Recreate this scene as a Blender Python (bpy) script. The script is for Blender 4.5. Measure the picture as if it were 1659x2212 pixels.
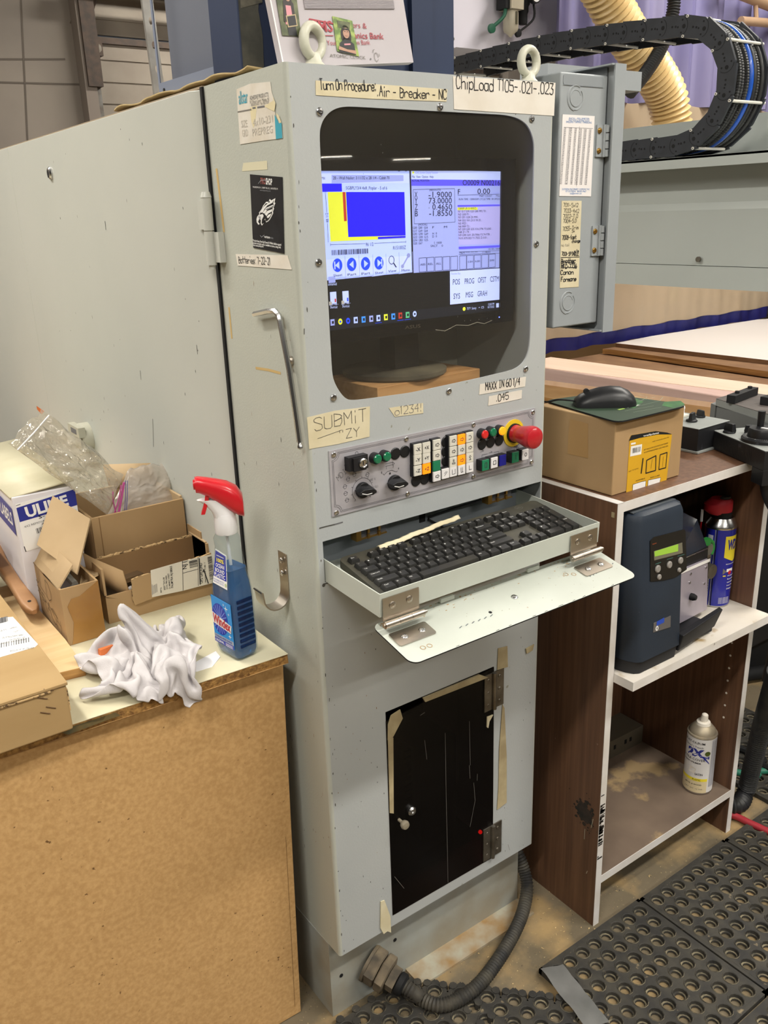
import bpy, bmesh, math, random
from math import pi, sin, cos, radians, sqrt, atan2
from mathutils import Vector, Matrix, noise
from mathutils.geometry import tessellate_polygon
for o in list(bpy.data.objects): bpy.data.objects.remove(o)
SC = bpy.context.scene
COL = SC.collection
random.seed(7)

# ------------------------------------------------------------------ camera
cam_d = bpy.data.cameras.new('camera'); cam_o = bpy.data.objects.new('camera', cam_d); COL.objects.link(cam_o)
cam_d.sensor_fit = 'VERTICAL'; cam_d.sensor_height = 36.0; cam_d.lens = 1873.101 / 2212 * 36.0
cam_d.clip_start = 0.02; cam_d.clip_end = 100
_r = ((0.80958, -0.58614, -0.03187), (-0.21554, -0.24633, -0.94492), (0.546, 0.77186, -0.32576))   # right, down, forward
cam_o.matrix_world = Matrix(((_r[0][0], -_r[1][0], -_r[2][0], -0.60892), (_r[0][1], -_r[1][1], -_r[2][1], -1.04318),
                             (_r[0][2], -_r[1][2], -_r[2][2], 1.42431), (0, 0, 0, 1)))
SC.camera = cam_o
# ------------------------------------------------------------------ world, light, exposure
W = bpy.data.worlds.new('shop_air'); SC.world = W; W.use_nodes = True
W.node_tree.nodes['Background'].inputs[0].default_value = (0.80, 0.86, 0.95, 1)
W.node_tree.nodes['Background'].inputs[1].default_value = 0.05
SC.view_settings.view_transform = 'Standard'; SC.view_settings.look = 'None'
SC.view_settings.gamma = 1.0; SC.view_settings.use_curve_mapping = False
SC.view_settings.exposure = 0.0
# the shop's fluorescent fixtures: (x, y, z, length, watts, turned along y?)
TUBES = [(-2.3, -1.4, 3.6, 2.4, 95, 0), (1.3, -1.9, 3.6, 2.4, 110, 0), (-1.2, 1.6, 3.6, 2.4, 90, 1), (3.4, 0.4, 3.6, 2.4, 120, 1),
         (-3.4, 3.6, 3.6, 2.4, 60, 0), (3.2, 4.4, 3.6, 2.4, 70, 0), (-0.6, -4.5, 3.6, 2.4, 90, 0), (4.0, -4.0, 3.6, 2.4, 80, 0),
         (19.7, -30.1, 3.6, 1.25, 40, .37), (23.4, -30.0, 3.52, 1.6, 40, .37)]
TUBE_COL = (1.0, 0.955, 0.88)
# ------------------------------------------------------------------ helpers
def lin(h):
    c = [int(h[i:i+2], 16) / 255 for i in (0, 2, 4)]
    return tuple((x / 12.92 if x <= 0.04045 else ((x + 0.055) / 1.055) ** 2.4) for x in c) + (1,)
MATS = {}
def M(name, col='808080', rough=.5, metal=0, var=0, vs=20, col2=None, bump=0, bs=200, stretch=(1, 1, 1), emit=0, alpha=1, trans=0, ior=1.45, coat=0, spec=.5, detail=4, lo=.35, hi=.65):
    """one procedural material: base colour, optional noise towards col2, optional bump"""
    if name in MATS: return MATS[name]
    m = bpy.data.materials.new(name); m.use_nodes = True; nt = m.node_tree; N = nt.nodes; L = nt.links
    b = N['Principled BSDF']; I = b.inputs
    I['Base Color'].default_value = lin(col); I['Roughness'].default_value = rough; I['Metallic'].default_value = metal
    I['IOR'].default_value = ior; I['Alpha'].default_value = alpha; I['Transmission Weight'].default_value = trans
    I['Coat Weight'].default_value = coat; I['Specular IOR Level'].default_value = spec
    if emit:
        I['Emission Color'].default_value = lin(col); I['Emission Strength'].default_value = emit
    if col2 or bump:
        tc = N.new('ShaderNodeTexCoord'); mp = N.new('ShaderNodeMapping'); mp.inputs['Scale'].default_value = stretch
        L.new(tc.outputs['Object'], mp.inputs['Vector'])
    if col2:
        n = N.new('ShaderNodeTexNoise'); n.inputs['Scale'].default_value = vs; n.inputs['Detail'].default_value = detail
        L.new(mp.outputs[0], n.inputs['Vector'])
        r = N.new('ShaderNodeValToRGB'); r.color_ramp.elements[0].position = lo; r.color_ramp.elements[1].position = hi
        r.color_ramp.elements[0].color = lin(col); r.color_ramp.elements[1].color = lin(col2)
        L.new(n.outputs['Fac'], r.inputs[0]); L.new(r.outputs[0], I['Base Color'])
        m['ramp'] = r.name
    if bump:
        n = N.new('ShaderNodeTexNoise'); n.inputs['Scale'].default_value = bs; n.inputs['Detail'].default_value = 3
        L.new(mp.outputs[0], n.inputs['Vector'])
        bp = N.new('ShaderNodeBump'); bp.inputs['Strength'].default_value = bump; bp.inputs['Distance'].default_value = .002
        L.new(n.outputs['Fac'], bp.inputs['Height']); L.new(bp.outputs[0], I['Normal'])
    m.diffuse_color = lin(col)
    MATS[name] = m; return m
def speck(m, col, scale, thr, stretch=(1, 1, 1), soft=.03):
    """adds a layer of specks / stains of its own colour over a material"""
    nt = m.node_tree; N = nt.nodes; L = nt.links; I = N['Principled BSDF'].inputs['Base Color']
    tc = N.new('ShaderNodeTexCoord'); mp = N.new('ShaderNodeMapping'); mp.inputs['Scale'].default_value = stretch
    mp.inputs['Location'].default_value = (scale * .37, 1.7, 3.1); L.new(tc.outputs['Object'], mp.inputs['Vector'])
    n = N.new('ShaderNodeTexNoise'); n.inputs['Scale'].default_value = scale; n.inputs['Detail'].default_value = 5
    L.new(mp.outputs[0], n.inputs['Vector'])
    r = N.new('ShaderNodeValToRGB'); r.color_ramp.elements[0].position = thr; r.color_ramp.elements[1].position = thr + soft
    L.new(n.outputs['Fac'], r.inputs[0])
    mx = N.new('ShaderNodeMix'); mx.data_type = 'RGBA'; L.new(r.outputs[0], mx.inputs[0])
    if I.is_linked: L.new(I.links[0].from_socket, mx.inputs[6])
    else: mx.inputs[6].default_value = I.default_value
    mx.inputs[7].default_value = lin(col); L.new(mx.outputs[2], I)
    return m
def clear(name, tint, gloss=.03, fres=1.45, opaque=0, dust='9a9a90', bump=0, bs=30):
    """thin pane / film: see-through with a fresnel reflection and optional haze"""
    if name in MATS: return MATS[name]
    m = bpy.data.materials.new(name); m.use_nodes = True; nt = m.node_tree; N = nt.nodes; L = nt.links; N.clear()
    out = N.new('ShaderNodeOutputMaterial'); t = N.new('ShaderNodeBsdfTransparent'); t.inputs[0].default_value = lin(tint)
    g = N.new('ShaderNodeBsdfGlossy'); g.inputs['Roughness'].default_value = gloss
    d = N.new('ShaderNodeBsdfDiffuse'); d.inputs[0].default_value = lin(dust)
    f0 = N.new('ShaderNodeFresnel'); f0.inputs[0].default_value = fres; ge = N.new('ShaderNodeNewGeometry'); iv = N.new('ShaderNodeMath'); iv.operation = 'SUBTRACT'; iv.inputs[0].default_value = 1
    f = N.new('ShaderNodeMath'); f.operation = 'MULTIPLY'; L.new(ge.outputs['Backfacing'], iv.inputs[1]); L.new(f0.outputs[0], f.inputs[0]); L.new(iv.outputs[0], f.inputs[1])   # no mirror on the inner side
    a = N.new('ShaderNodeMixShader'); a.inputs[0].default_value = opaque; L.new(t.outputs[0], a.inputs[1]); L.new(d.outputs[0], a.inputs[2])
    b = N.new('ShaderNodeMixShader'); L.new(f.outputs[0], b.inputs[0]); L.new(a.outputs[0], b.inputs[1]); L.new(g.outputs[0], b.inputs[2])
    if bump:
        tc = N.new('ShaderNodeTexCoord'); n = N.new('ShaderNodeTexNoise'); n.inputs['Scale'].default_value = bs; n.inputs['Detail'].default_value = 2
        L.new(tc.outputs['Object'], n.inputs['Vector']); bp = N.new('ShaderNodeBump'); bp.inputs['Strength'].default_value = bump; bp.inputs['Distance'].default_value = .02
        L.new(n.outputs['Fac'], bp.inputs['Height'])
        L.new(bp.outputs[0], g.inputs['Normal']); L.new(bp.outputs[0], f0.inputs['Normal'])
    L.new(b.outputs[0], out.inputs[0]); MATS[name] = m; return m
class Fr:
    """a flat frame: origin, right, up -> normal towards the reader"""
    def __init__(s, o, u, v): s.o = Vector(o); s.u = Vector(u).normalized(); s.v = Vector(v).normalized(); s.n = s.u.cross(s.v)
    def p(s, a, b, d=0): return s.o + s.u * a + s.v * b + s.n * d
def FY(y): return Fr((0, y, 0), (1, 0, 0), (0, 0, 1))
def FX(x): return Fr((x, 0, 0), (0, -1, 0), (0, 0, 1))
def FZ(z): return Fr((0, 0, z), (1, 0, 0), (0, 1, 0))
def rrect(x0, x1, y0, y1, r, n=6):
    P = []
    for cx, cy, a in ((x1 - r, y0 + r, -90), (x1 - r, y1 - r, 0), (x0 + r, y1 - r, 90), (x0 + r, y0 + r, 180)):
        P += [(cx + r * cos(radians(a + 90 * i / n)), cy + r * sin(radians(a + 90 * i / n))) for i in range(n + 1)]
    return P
def circ(x, y, r, n=16, ry=None, a0=0): return [(x + r * cos(a0 + 2 * pi * i / n), y + (ry or r) * sin(a0 + 2 * pi * i / n)) for i in range(n)]
FONT = {}
def glyphs(s, bold=0):
    k = (s, bold)
    if k not in FONT:
        c = bpy.data.curves.new('t', 'FONT'); c.body = s; c.size = 1; c.resolution_u = 2; c.offset = bold; c.fill_mode = 'FRONT'
        o = bpy.data.objects.new('t', c); me = bpy.data.meshes.new_from_object(o)
        FONT[k] = ([tuple(v.co[:2]) for v in me.vertices], [tuple(p.vertices) for p in me.polygons])
        bpy.data.objects.remove(o); bpy.data.curves.remove(c); bpy.data.meshes.remove(me)
    return FONT[k]
HW = {'A': '022942 1535', 'B': '0209 0938473605 0546443202', 'C': '473919070412324 3'.replace(' ', ''), 'D': '092947442202 0209', 'E': '49090242 0636', 'F': '490902 0636',
 'G': '4839190704123244 2444', 'H': '0209 4249 0646', 'I': '1939 2922 1232', 'L': '090242', 'M': '0209254942', 'N': '02094249', 'O': '29190704123243473929', 'P': '0209 0939473605',
 'R': '0209 0939473605 2642', 'S': '48391908074543321203', 'T': '0949 2922', 'U': '090312324349', 'V': '092249', 'W': '0912253249', 'X': '0942 0249', 'Y': '092649 2622', 'Z': '09490242',
 'a': '461605031222434 6'.replace(' ', '') + ' 4642', 'b': '0902 0526364543321203', 'c': '45361605031232', 'd': '4942 4536160503123243', 'e': '04444536160503123243', 'f': '49392822 0636', 'g': '46413010 4536160503123243',
 'h': '0902 0526364542', 'i': '2622 2829', 'k': '0902 4604 1542', 'l': '2922', 'm': '0602 05162522 25364542', 'n': '0602 0526364542', 'o': '261605031232434536 26'.replace(' ', ''), 'p': '0600 0526364543321203',
 'r': '0602 05263645', 's': '45361605144433221203', 't': '29233242 0646', 'u': '0603123243 4642', 'v': '062246', 'w': '0612253246', 'x': '0642 0246', 'y': '062246 4610',
 '0': '29190704123243473929', '1': '182922', '2': '08193948460242', '3': '0949264543321203', '4': '390545 3932', '5': '4909063645433212 03'.replace(' ', ''), '6': '39180503123243453605', '7': '094922',
 '8': '261718293847463626 26150312324345 36'.replace(' 36', '36'), '9': '46360718394942', '-': '0535', '.': '2223', ':': '2223 2627', '!': '2925 2223', '/': '0149', "'": '2927', '"': '1917 3937', '*': '2526'}
class B:
    def __init__(s): s.v = []; s.f = []; s.m = []; s.ml = []
    def mi(s, m):
        if m not in s.ml: s.ml.append(m)
        return s.ml.index(m)
    def add(s, vs, fs, m):
        k = len(s.v); i = s.mi(m); s.v += [tuple(v) for v in vs]
        s.f += [tuple(a + k for a in f) for f in fs]; s.m += [i] * len(fs); return s
    def hexa(s, P, m): return s.add(P, [(3, 2, 1, 0), (4, 5, 6, 7), (0, 1, 5, 4), (1, 2, 6, 5), (2, 3, 7, 6), (3, 0, 4, 7)], m)
    def box(s, x0, x1, y0, y1, z0, z1, m):
        return s.hexa([(x0, y0, z0), (x1, y0, z0), (x1, y1, z0), (x0, y1, z0), (x0, y0, z1), (x1, y0, z1), (x1, y1, z1), (x0, y1, z1)], m)
    def obox(s, c, ax, ay, hx, hy, hz, m):
        """box about c with horizontal axes ax, ay (vectors) and half sizes"""
        c = Vector(c); ax = Vector(ax).normalized() * hx; ay = Vector(ay).normalized() * hy; az = ax.cross(ay).normalized() * hz
        return s.hexa([c - ax - ay - az, c + ax - ay - az, c + ax + ay - az, c - ax + ay - az, c - ax - ay + az, c + ax - ay + az, c + ax + ay + az, c - ax + ay + az], m)
    def loft(s, rings, m, cap=True, close=True):
        n = len(rings[0]); vs = [p for r in rings for p in r]; fs = []
        for i in range(len(rings) - 1):
            for j in range(n if close else n - 1):
                fs.append((i * n + j, i * n + (j + 1) % n, (i + 1) * n + (j + 1) % n, (i + 1) * n + j))
        if cap: fs += [tuple(range(n - 1, -1, -1)), tuple((len(rings) - 1) * n + j for j in range(n))]
        return s.add(vs, fs, m)
    def cyl(s, p, q, r, m, r2=None, n=16):
        p = Vector(p); q = Vector(q); d = (q - p).normalized(); a = d.orthogonal().normalized(); b = d.cross(a); r2 = r if r2 is None else r2
        return s.loft([[c + a * (rr * cos(2 * pi * i / n)) + b * (rr * sin(2 * pi * i / n)) for i in range(n)] for c, rr in ((p, r), (q, r2))], m)
    def rev(s, o, d, prof, m, n=20, ref=None):
        """revolve [(r, t)] about the axis from o along d"""
        o = Vector(o); d = Vector(d).normalized(); a = Vector(ref).normalized() if ref else d.orthogonal().normalized(); b = d.cross(a)
        return s.loft([[o + d * t + a * (r * cos(2 * pi * i / n)) + b * (r * sin(2 * pi * i / n)) for i in range(n)] for r, t in prof], m)
    def tube(s, path, r, m, n=8, cap=True):
        P = [Vector(p) for p in path]; rings = []; up = None
        for i, p in enumerate(P):
            d = (P[min(i + 1, len(P) - 1)] - P[max(i - 1, 0)]).normalized()
            if up is None: up = d.orthogonal().normalized()
            up = (up - d * up.dot(d)).normalized(); b = d.cross(up); rr = r[i] if isinstance(r, (list, tuple)) else r
            rings.append([p + up * (rr * cos(2 * pi * j / n)) + b * (rr * sin(2 * pi * j / n)) for j in range(n)])
        return s.loft(rings, m, cap)
    def plate(s, fr, pts, d0, d1, m, holes=(), me=None):
        """polygon (with holes) in a frame, from depth d0 to d1 along its normal"""
        loops = [list(pts)] + [list(h) for h in holes]
        flat = [p for l in loops for p in l]; tri = tessellate_polygon([[Vector((a, b, 0)) for a, b in l] for l in loops]); n = len(flat)
        F = []
        for t in tri:
            (ax, ay), (bx, by), (cx, cy) = (flat[i] for i in t)
            F.append(t if (bx - ax) * (cy - ay) - (by - ay) * (cx - ax) > 0 else t[::-1])
        s.add([fr.p(a, b, d1) for a, b in flat], F, m)
        if d0 != d1:
            s.add([fr.p(a, b, d0) for a, b in flat], [t[::-1] for t in F], m)
            k = 0
            for l in loops:
                q = len(l); s.add([fr.p(a, b, d) for d in (d0, d1) for a, b in l], [(i, (i + 1) % q, q + (i + 1) % q, q + i) for i in range(q)], me or m); k += q
        return s
    def poly(s, fr, pts, m, d=.0006): return s.plate(fr, pts, d, d, m)
    def rect(s, fr, x0, x1, y0, y1, m, d=.0006): return s.add([fr.p(x0, y0, d), fr.p(x1, y0, d), fr.p(x1, y1, d), fr.p(x0, y1, d)], [(0, 1, 2, 3)], m)
    def lines(s, fr, L, w, m, d=.0006):
        for l in L:
            for (a, b), (c, e) in zip(l, l[1:]):
                d += 4e-6
                x, y = c - a, e - b; q = sqrt(x * x + y * y) or 1e-9; x, y = x / q * w / 2, y / q * w / 2; k = .4
                s.add([fr.p(a - y - x * k, b + x - y * k, d), fr.p(a + y - x * k, b - x - y * k, d), fr.p(c + y + x * k, e - x + y * k, d), fr.p(c - y + x * k, e + x + y * k, d)], [(0, 1, 2, 3)], m)
        return s
    def _fit(s, p0, p1, h, w):
        dx, dy = p1[0] - p0[0], p1[1] - p0[1]; q = sqrt(dx * dx + dy * dy); ux, uy = dx / q, dy / q; sx = q / w
        return lambda a, b: (p0[0] + ux * a * sx - uy * b * h, p0[1] + uy * a * sx + ux * b * h)
    def text(s, fr, t, p0, p1, h, m, bold=0, d=.0008):
        """printed text, cap height h, baseline stretched from p0 to p1"""
        v, f = glyphs(t, bold)
        if not v: return s
        x0 = min(a for a, b in v); x1 = max(a for a, b in v); k = s._fit(p0, p1, h / .7, x1 - x0)
        return s.add([fr.p(*k(a - x0, b), d) for a, b in v], f, m)
    def hand(s, fr, t, p0, p1, h, w, m, d=.0008, jit=.05):
        """handwriting along p0-p1"""
        L = []; x = 0
        for c in t:
            if c == ' ': x += .45; continue
            st = HW.get(c)
            narrow = c in "1il.:!'"
            sw = .55 if narrow else .8
            if st:
                ox = x - (.2 if narrow else 0); jy = random.uniform(-jit, jit)
                for k in st.split(): L.append([(ox + int(k[i]) / 4 * .62 + random.uniform(-.02, .02), (int(k[i + 1]) - 2) / 7 + jy + random.uniform(-.02, .02)) for i in range(0, len(k) - 1, 2)])
            x += .42 if narrow else sw
        k = s._fit(p0, p1, h, max(x - .15, .3)); return s.lines(fr, [[k(a, b) for a, b in l] for l in L], w, m, d)
WM = {}
def tagit(o, label=None, cat=None, group=None, kind=None):
    for k, v in (('label', label), ('category', cat), ('group', group), ('kind', kind)):
        if v: o[k] = v
    return o
def mesh(name, b, sharp=38):
    me = bpy.data.meshes.new(name); me.from_pydata(b.v, [], b.f)
    for m in b.ml: me.materials.append(m)
    me.polygons.foreach_set('material_index', b.m)
    if sharp:
        me.polygons.foreach_set('use_smooth', [True] * len(b.f)); me.set_sharp_from_angle(angle=radians(sharp))
    me.update(); return me
def ob(name, b, parent=None, label=None, cat=None, group=None, kind=None, bev=0, local=False, sharp=38, loc=None, rot=None, seg=2, weld=True):
    """link ONE mesh object; b in world space unless local (then in its thing's space)"""
    me = b if isinstance(b, bpy.types.Mesh) else mesh(name, b, sharp)
    o = bpy.data.objects.new(name, me); COL.objects.link(o)
    if parent:
        o.parent = parent; WM[o.name] = WM[parent.name]
        if not local and not isinstance(b, bpy.types.Mesh): me.transform(WM[parent.name].inverted())
    else:
        WM[o.name] = Matrix.Identity(4)
        if not isinstance(b, bpy.types.Mesh):
            c = Vector((sum(v[0] for v in b.v) / len(b.v), sum(v[1] for v in b.v) / len(b.v), min(v[2] for v in b.v)))
            me.transform(Matrix.Translation(-c)); o.location = c; WM[o.name] = Matrix.Translation(c)
    if loc is not None: o.location = loc
    if rot is not None: o.rotation_euler = rot
    if bev:
        if not isinstance(b, bpy.types.Mesh):
            bm = bmesh.new(); bm.from_mesh(me); bmesh.ops.remove_doubles(bm, verts=bm.verts, dist=1e-5); bm.to_mesh(me); bm.free()
            me.set_sharp_from_angle(angle=radians(60))
        d = o.modifiers.new('bevel', 'BEVEL'); d.width = bev; d.segments = seg; d.limit_method = 'ANGLE'; d.angle_limit = radians(40); d.harden_normals = True
    return tagit(o, label, cat, group, kind)
def thing(name, label, cat, loc=(0, 0, 0), rz=0, group=None):
    o = bpy.data.objects.new(name, None); COL.objects.link(o); o.location = loc; o.rotation_euler = (0, 0, rz); o.empty_display_size = .05
    WM[o.name] = Matrix.Translation(loc) @ Matrix.Rotation(rz, 4, 'Z'); return tagit(o, label, cat, group)
def spline(P, n=8):
    """smooth path through points"""
    P = [Vector(p) for p in P]; out = []
    for i in range(len(P) - 1):
        a = P[max(i - 1, 0)]; b = P[i]; c = P[i + 1]; d = P[min(i + 2, len(P) - 1)]
        for j in range(n):
            t = j / n; out.append(.5 * ((2 * b) + (c - a) * t + (2 * a - 5 * b + 4 * c - d) * t * t + (3 * b - a - 3 * c + d) * t ** 3))
    return out + [P[-1]]
def ribbed(path, r, pitch, dr, m, b, n=12):
    """corrugated hose along a path"""
    P = [Vector(p) for p in path]; L = [0]
    for p, q in zip(P, P[1:]): L.append(L[-1] + (q - p).length)
    k = max(2, int(L[-1] / pitch) * 4); pts = []; rad = []; j = 0
    for i in range(k + 1):
        s = L[-1] * i / k
        while j < len(L) - 2 and L[j + 1] < s: j += 1
        pts.append(P[j].lerp(P[j + 1], (s - L[j]) / max(1e-9, L[j + 1] - L[j]))); rad.append(r + dr * (1, 0, -1, 0)[i % 4])
    return b.tube(pts, rad, m, n)
def crinkle(b, amp, scale, seed=0):
    b.v = [tuple(Vector(v) + noise.noise_vector(Vector(v) * scale + Vector((seed, 0, 0))) * amp) for v in b.v]; return b
def grid(b, f, nu, nv, m):
    return b.add([f(i / nu, j / nv) for i in range(nu + 1) for j in range(nv + 1)], [(i * (nv + 1) + j, (i + 1) * (nv + 1) + j, (i + 1) * (nv + 1) + j + 1, i * (nv + 1) + j + 1) for i in range(nu) for j in range(nv)], m)
def screw(name, parent, p, n, r, m, slot=True, h=.5):
    b = B(); n = Vector(n).normalized(); p = Vector(p)
    b.rev(p, n, [(r, 0), (r, h * r * .5), (r * .8, h * r * .9), (r * .35, h * r), (r * .32, h * r * .6)], m, 12)
    return ob(name, b, parent)
# ------------------------------------------------------------------ materials
PAINT = M('grey_green_paint', 'b2b6b6', .38, 0, col2='abb0b1', vs=3.5, bump=.10, bs=260)
speck(PAINT, '8d8d80', 46, .735)
SIDE = M('grey_green_paint_lit_side', 'b9bcb2', .36, 0, col2='b2b6ae', vs=3, bump=.16, bs=300)  # same paint as the front; the side's brighter light is in its colour
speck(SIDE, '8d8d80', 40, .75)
PLINTH = M('dusty_plinth_paint', 'a3a7a2', .6, 0, col2='948f80', vs=9, bump=.05, bs=200)
CAB = M('cabinet_paint', 'c2c4bd', .34, 0, col2='bcbfb8', vs=2, bump=.06, bs=160)
TRAYP = M('tray_paint', 'bcc1b8', .45, col2='b5bab1', vs=8)
speck(TRAYP, '9c7f5c', 30, .72)
INSIDE = M('interior_grey', 'a3a69e', .6)
BLACK = M('black_plastic', '17181b', .42)
BLK2 = M('matte_black', '101113', .75)
RUB = M('black_rubber', '2c2b29', .75, col2='403d36', vs=26, bump=.2, bs=250)
speck(RUB, '8f8064', 60, .66, soft=.12)
RUBD = M('rubber_dusty_rim', '857c64', .85, col2='35332f', vs=60)
STEEL = M('bright_steel', 'c9c9c9', .25, 1)
NICKEL = M('nickel_steel', 'b3aba0', .36, 1)
DULL = M('dull_steel', '8b867c', .45, .9, col2='6f685d', vs=30)
BRASS = M('brass', 'b8924e', .35, 1)
INK = M('black_ink', '17171c', .6)
INKP = M('faint_pencil', '77736c', .7)
INKG = M('grey_print', '6a6a6c', .7)
TAPE = M('masking_tape', 'd9d0b2', .7, col2='cfc4a2', vs=25)
TAPEW = M('pale_paper_tape', 'e2ddd3', .7, col2='d8d1c4', vs=18)
TAPEO = M('old_brown_tape', 'b3a582', .8, col2='9c8d6c', vs=25)
WHITE = M('white_paper', 'ecebe8', .65)
WPL = M('white_plastic', 'e8e8ea', .35)
CARD = M('cardboard', 'b0926a', .85, col2='a3855d', vs=7, stretch=(1, 1, .3), bump=.08, bs=80)
CARD2 = M('cardboard_pale', 'bba27e', .85, col2='ae9570', vs=7, bump=.08, bs=80)
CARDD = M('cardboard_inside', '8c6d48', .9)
CARDE = M('corrugated_edge', 'c4a577', .9, col2='4f3a22', vs=180, lo=.5, hi=.6)
PTAPE = M('brown_packing_tape', 'a37a43', .22, col2='956c38', vs=12)
MELA = M('brown_woodgrain', '72523c', .5, col2='573d2d', vs=26, stretch=(4, 4, .12), lo=.3, hi=.7)
speck(MELA, '8d7a68', 70, .745)
WEDGE = M('white_edge_band', 'dedbd8', .5, col2='d2cdc6', vs=20)
speck(WEDGE, '6c675c', 30, .74)
CHIPB = M('particleboard', 'c6a06c', .9, col2='b58f5c', vs=130, detail=8, bump=.25, bs=140)
speck(CHIPB, '6b4c29', 95, .70, soft=.05)
CHIPE = M('particleboard_edge', 'a98148', .95, col2='6e4d27', vs=150, bump=.8, bs=260)
LAM = M('cream_laminate', 'd6d0b4', .5, col2='c9c2a4', vs=9)
WOOD = M('birch_ply', 'd9bd90', .6, col2='cfb081', vs=12, stretch=(.3, 4, 4))
PLYE = M('ply_edge', 'c4975c', .7, col2='8c6233', vs=20, stretch=(.2, .2, 9))
PALEW = M('pale_plywood', 'dcc0a4', .6, col2='d2b295', vs=6, stretch=(.3, 3, 1))
BROWNB = M('brown_hardboard', '8a6a4c', .6, col2='775840', vs=10)
WHITEB = M('white_board', 'dcd6d2', .45)
NAVYBL = M('label_blue', '28318c', .5)
RED = M('red_plastic', 'c8202a', .28, coat=.3)
# ================================================================== SETTING
FLOORM = M('concrete_floor', '7a6e59', .85, col2='605643', vs=4, bump=.3, bs=60, detail=8)
speck(FLOORM, 'a58b60', 8, .50, soft=.18)
speck(FLOORM, 'b39f74', 210, .66, soft=.06)
speck(FLOORM, '433d33', 120, .68, soft=.04)
WALLM = M('dim_plaster', '9c9389', .9, col2='8d857d', vs=1.4, bump=.1, bs=20)
speck(WALLM, '6b6258', 9, .71)
WALLD = M('far_dark_wall', '5d5b58', .9)
CEILM = M('dark_ceiling', '6a6966', .9)
b = B(); b.box(-9, 30, -36, 7, -.1, 0, FLOORM); ob('floor', b, kind='structure')
b = B(); b.box(-9, 30, -36, 7, 4.3, 4.4, CEILM); ob('ceiling', b, kind='structure')
# back wall: recessed plaster bays with a pier, and the sectional door in it
b = B(); fr = FY(5.5)
b.box(-9, 1.62, 5.5, 5.7, 0, 4.3, WALLM); b.box(1.62, 5.6, 5.62, 5.8, 3.4, 4.3, WALLM); b.box(5.6, 30, 5.5, 5.7, 0, 4.3, WALLM)
b.lines(fr, [[(1.0603,2.3121),(1.6401,2.3264)], [(1.0833,2.4493),(1.5045,2.4756)], [(1.2717,2.8059),(1.1735,1.9217)]], .012, M('plaster_joint', '6b635b', .9), .002)
ob('wall_back', b, kind='structure')
b = B(); b.box(-9.2, -9, -36, 7, 0, 4.3, WALLD); ob('wall_left', b, kind='structure')
b = B(); b.box(30, 30.2, -36, 7, 0, 4.3, WALLD); ob('wall_right', b, kind='structure')
b = B(); b.box(-9, 30, -36.2, -36, 0, 4.3, WALLD); ob('wall_front', b, kind='structure')
DOORP = M('door_panel_beige', 'a39a8d', .7, col2='968c80', vs=4); RAILD = M('rusty_rail', '4d4540', .6, .3, col2='5f5147', vs=20)
d1 = thing('door_1', None, None, (3.6, 5.6, 0)); d1['kind'] = 'structure'
z0 = 0
hs = [.53] * 6
for i, h in enumerate(hs):
    b = B(); b.box(1.66, 5.55, 5.57, 5.60, z0 + .006, z0 + h - .006, DOORP)
    for k in range(3): b.box(1.66, 5.55, 5.562, 5.575, z0 + .1 + k * .14, z0 + .115 + k * .14, DOORP)
    b.box(1.66, 5.55, 5.55, 5.572, z0 + h - .05, z0 + h - .012, RAILD)
    ob('door_panel', b, d1); z0 += h
b = B(); b.box(1.64, 1.70, 5.42, 5.5, 0, 3.05, M('galvanised_track', '8f8f8c', .5, .6, col2='6d675f', vs=14))
b.tube(spline([(1.67, 5.46, 2.5), (1.68, 5.42, 2.75), (1.78, 5.3, 2.95), (1.95, 5.0, 3.02), (2.6, 4.0, 3.05)], 6), .03, RAILD)
ob('door_track', b, d1)
b = B(); b.box(1.58, 1.66, 5.38, 5.5, 0, 3.2, M('pier_paint', '8b8178', .8)); b.box(1.60, 1.70, 5.36, 5.45, 2.3, 3.1, RAILD)
b.tube([(1.3, 5.4, 2.98), (2.9, 5.4, 2.98)], .028, RAILD); b.box(1.5, 3.2, 5.3, 5.36, 2.86, 2.92, RAILD); ob('door_rail', b, d1)
for i in range(3):
    b = B(); zz = (1.6296,2.541)[1] - i * .53; b.box(1.66, 1.74, 5.40, 5.56, zz - .045, zz + .045, RAILD); b.cyl((1.70, 5.39, zz), (1.70, 5.44, zz), .03, DULL, n=10); ob('roller_bracket', b, d1)
# fluorescent fixtures: housing with two glowing tubes, and the lamp that is their light
HOUS = M('white_fixture', 'd8d8d6', .5)
TUBEM = M('glowing_tube', 'fff4e2', .4, emit=16)
for i, (x, y, z, l, w, t) in enumerate(TUBES):
    fx = thing('ceiling_light', 'twin tube fluorescent ceiling light hanging ' + ('left of the viewer', 'right in front of the shelf unit', 'over the grey cabinet', 'over the router bed', 'before the back wall on the left', 'above the curtain', 'behind the viewer', 'behind the viewer on the right', 'far down the hall', 'farthest down the hall on the right')[i], 'light', (x, y, z), pi / 2 * t, 'fluorescent ceiling lights')
    b = B(); b.box(-l / 2, l / 2, -.12, .12, .03, .09, HOUS); b.box(-l / 2, l / 2, -.012, .012, .0, .03, HOUS); ob('housing', b, fx, local=True)
    for s in (-.06, .06):
        b = B(); b.cyl((-l / 2 + .03, s, .012), (l / 2 - .03, s, .012), .016, TUBEM, n=8); ob('tube', b, fx, local=True)
    b = B()
    for s in (-.8, .8): b.cyl((s, 0, .09), (s, 0, 4.3 - z), .008, DULL, n=6)
    ob('hanger', b, fx, local=True)
    ld = bpy.data.lights.new('tube_light', 'AREA'); ld.shape = 'RECTANGLE'; ld.size = l; ld.size_y = .2; ld.energy = w; ld.color = TUBE_COL
    lo = bpy.data.objects.new('tube_light', ld); COL.objects.link(lo); lo.parent = fx; lo.location = (0, 0, -.012)
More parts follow.
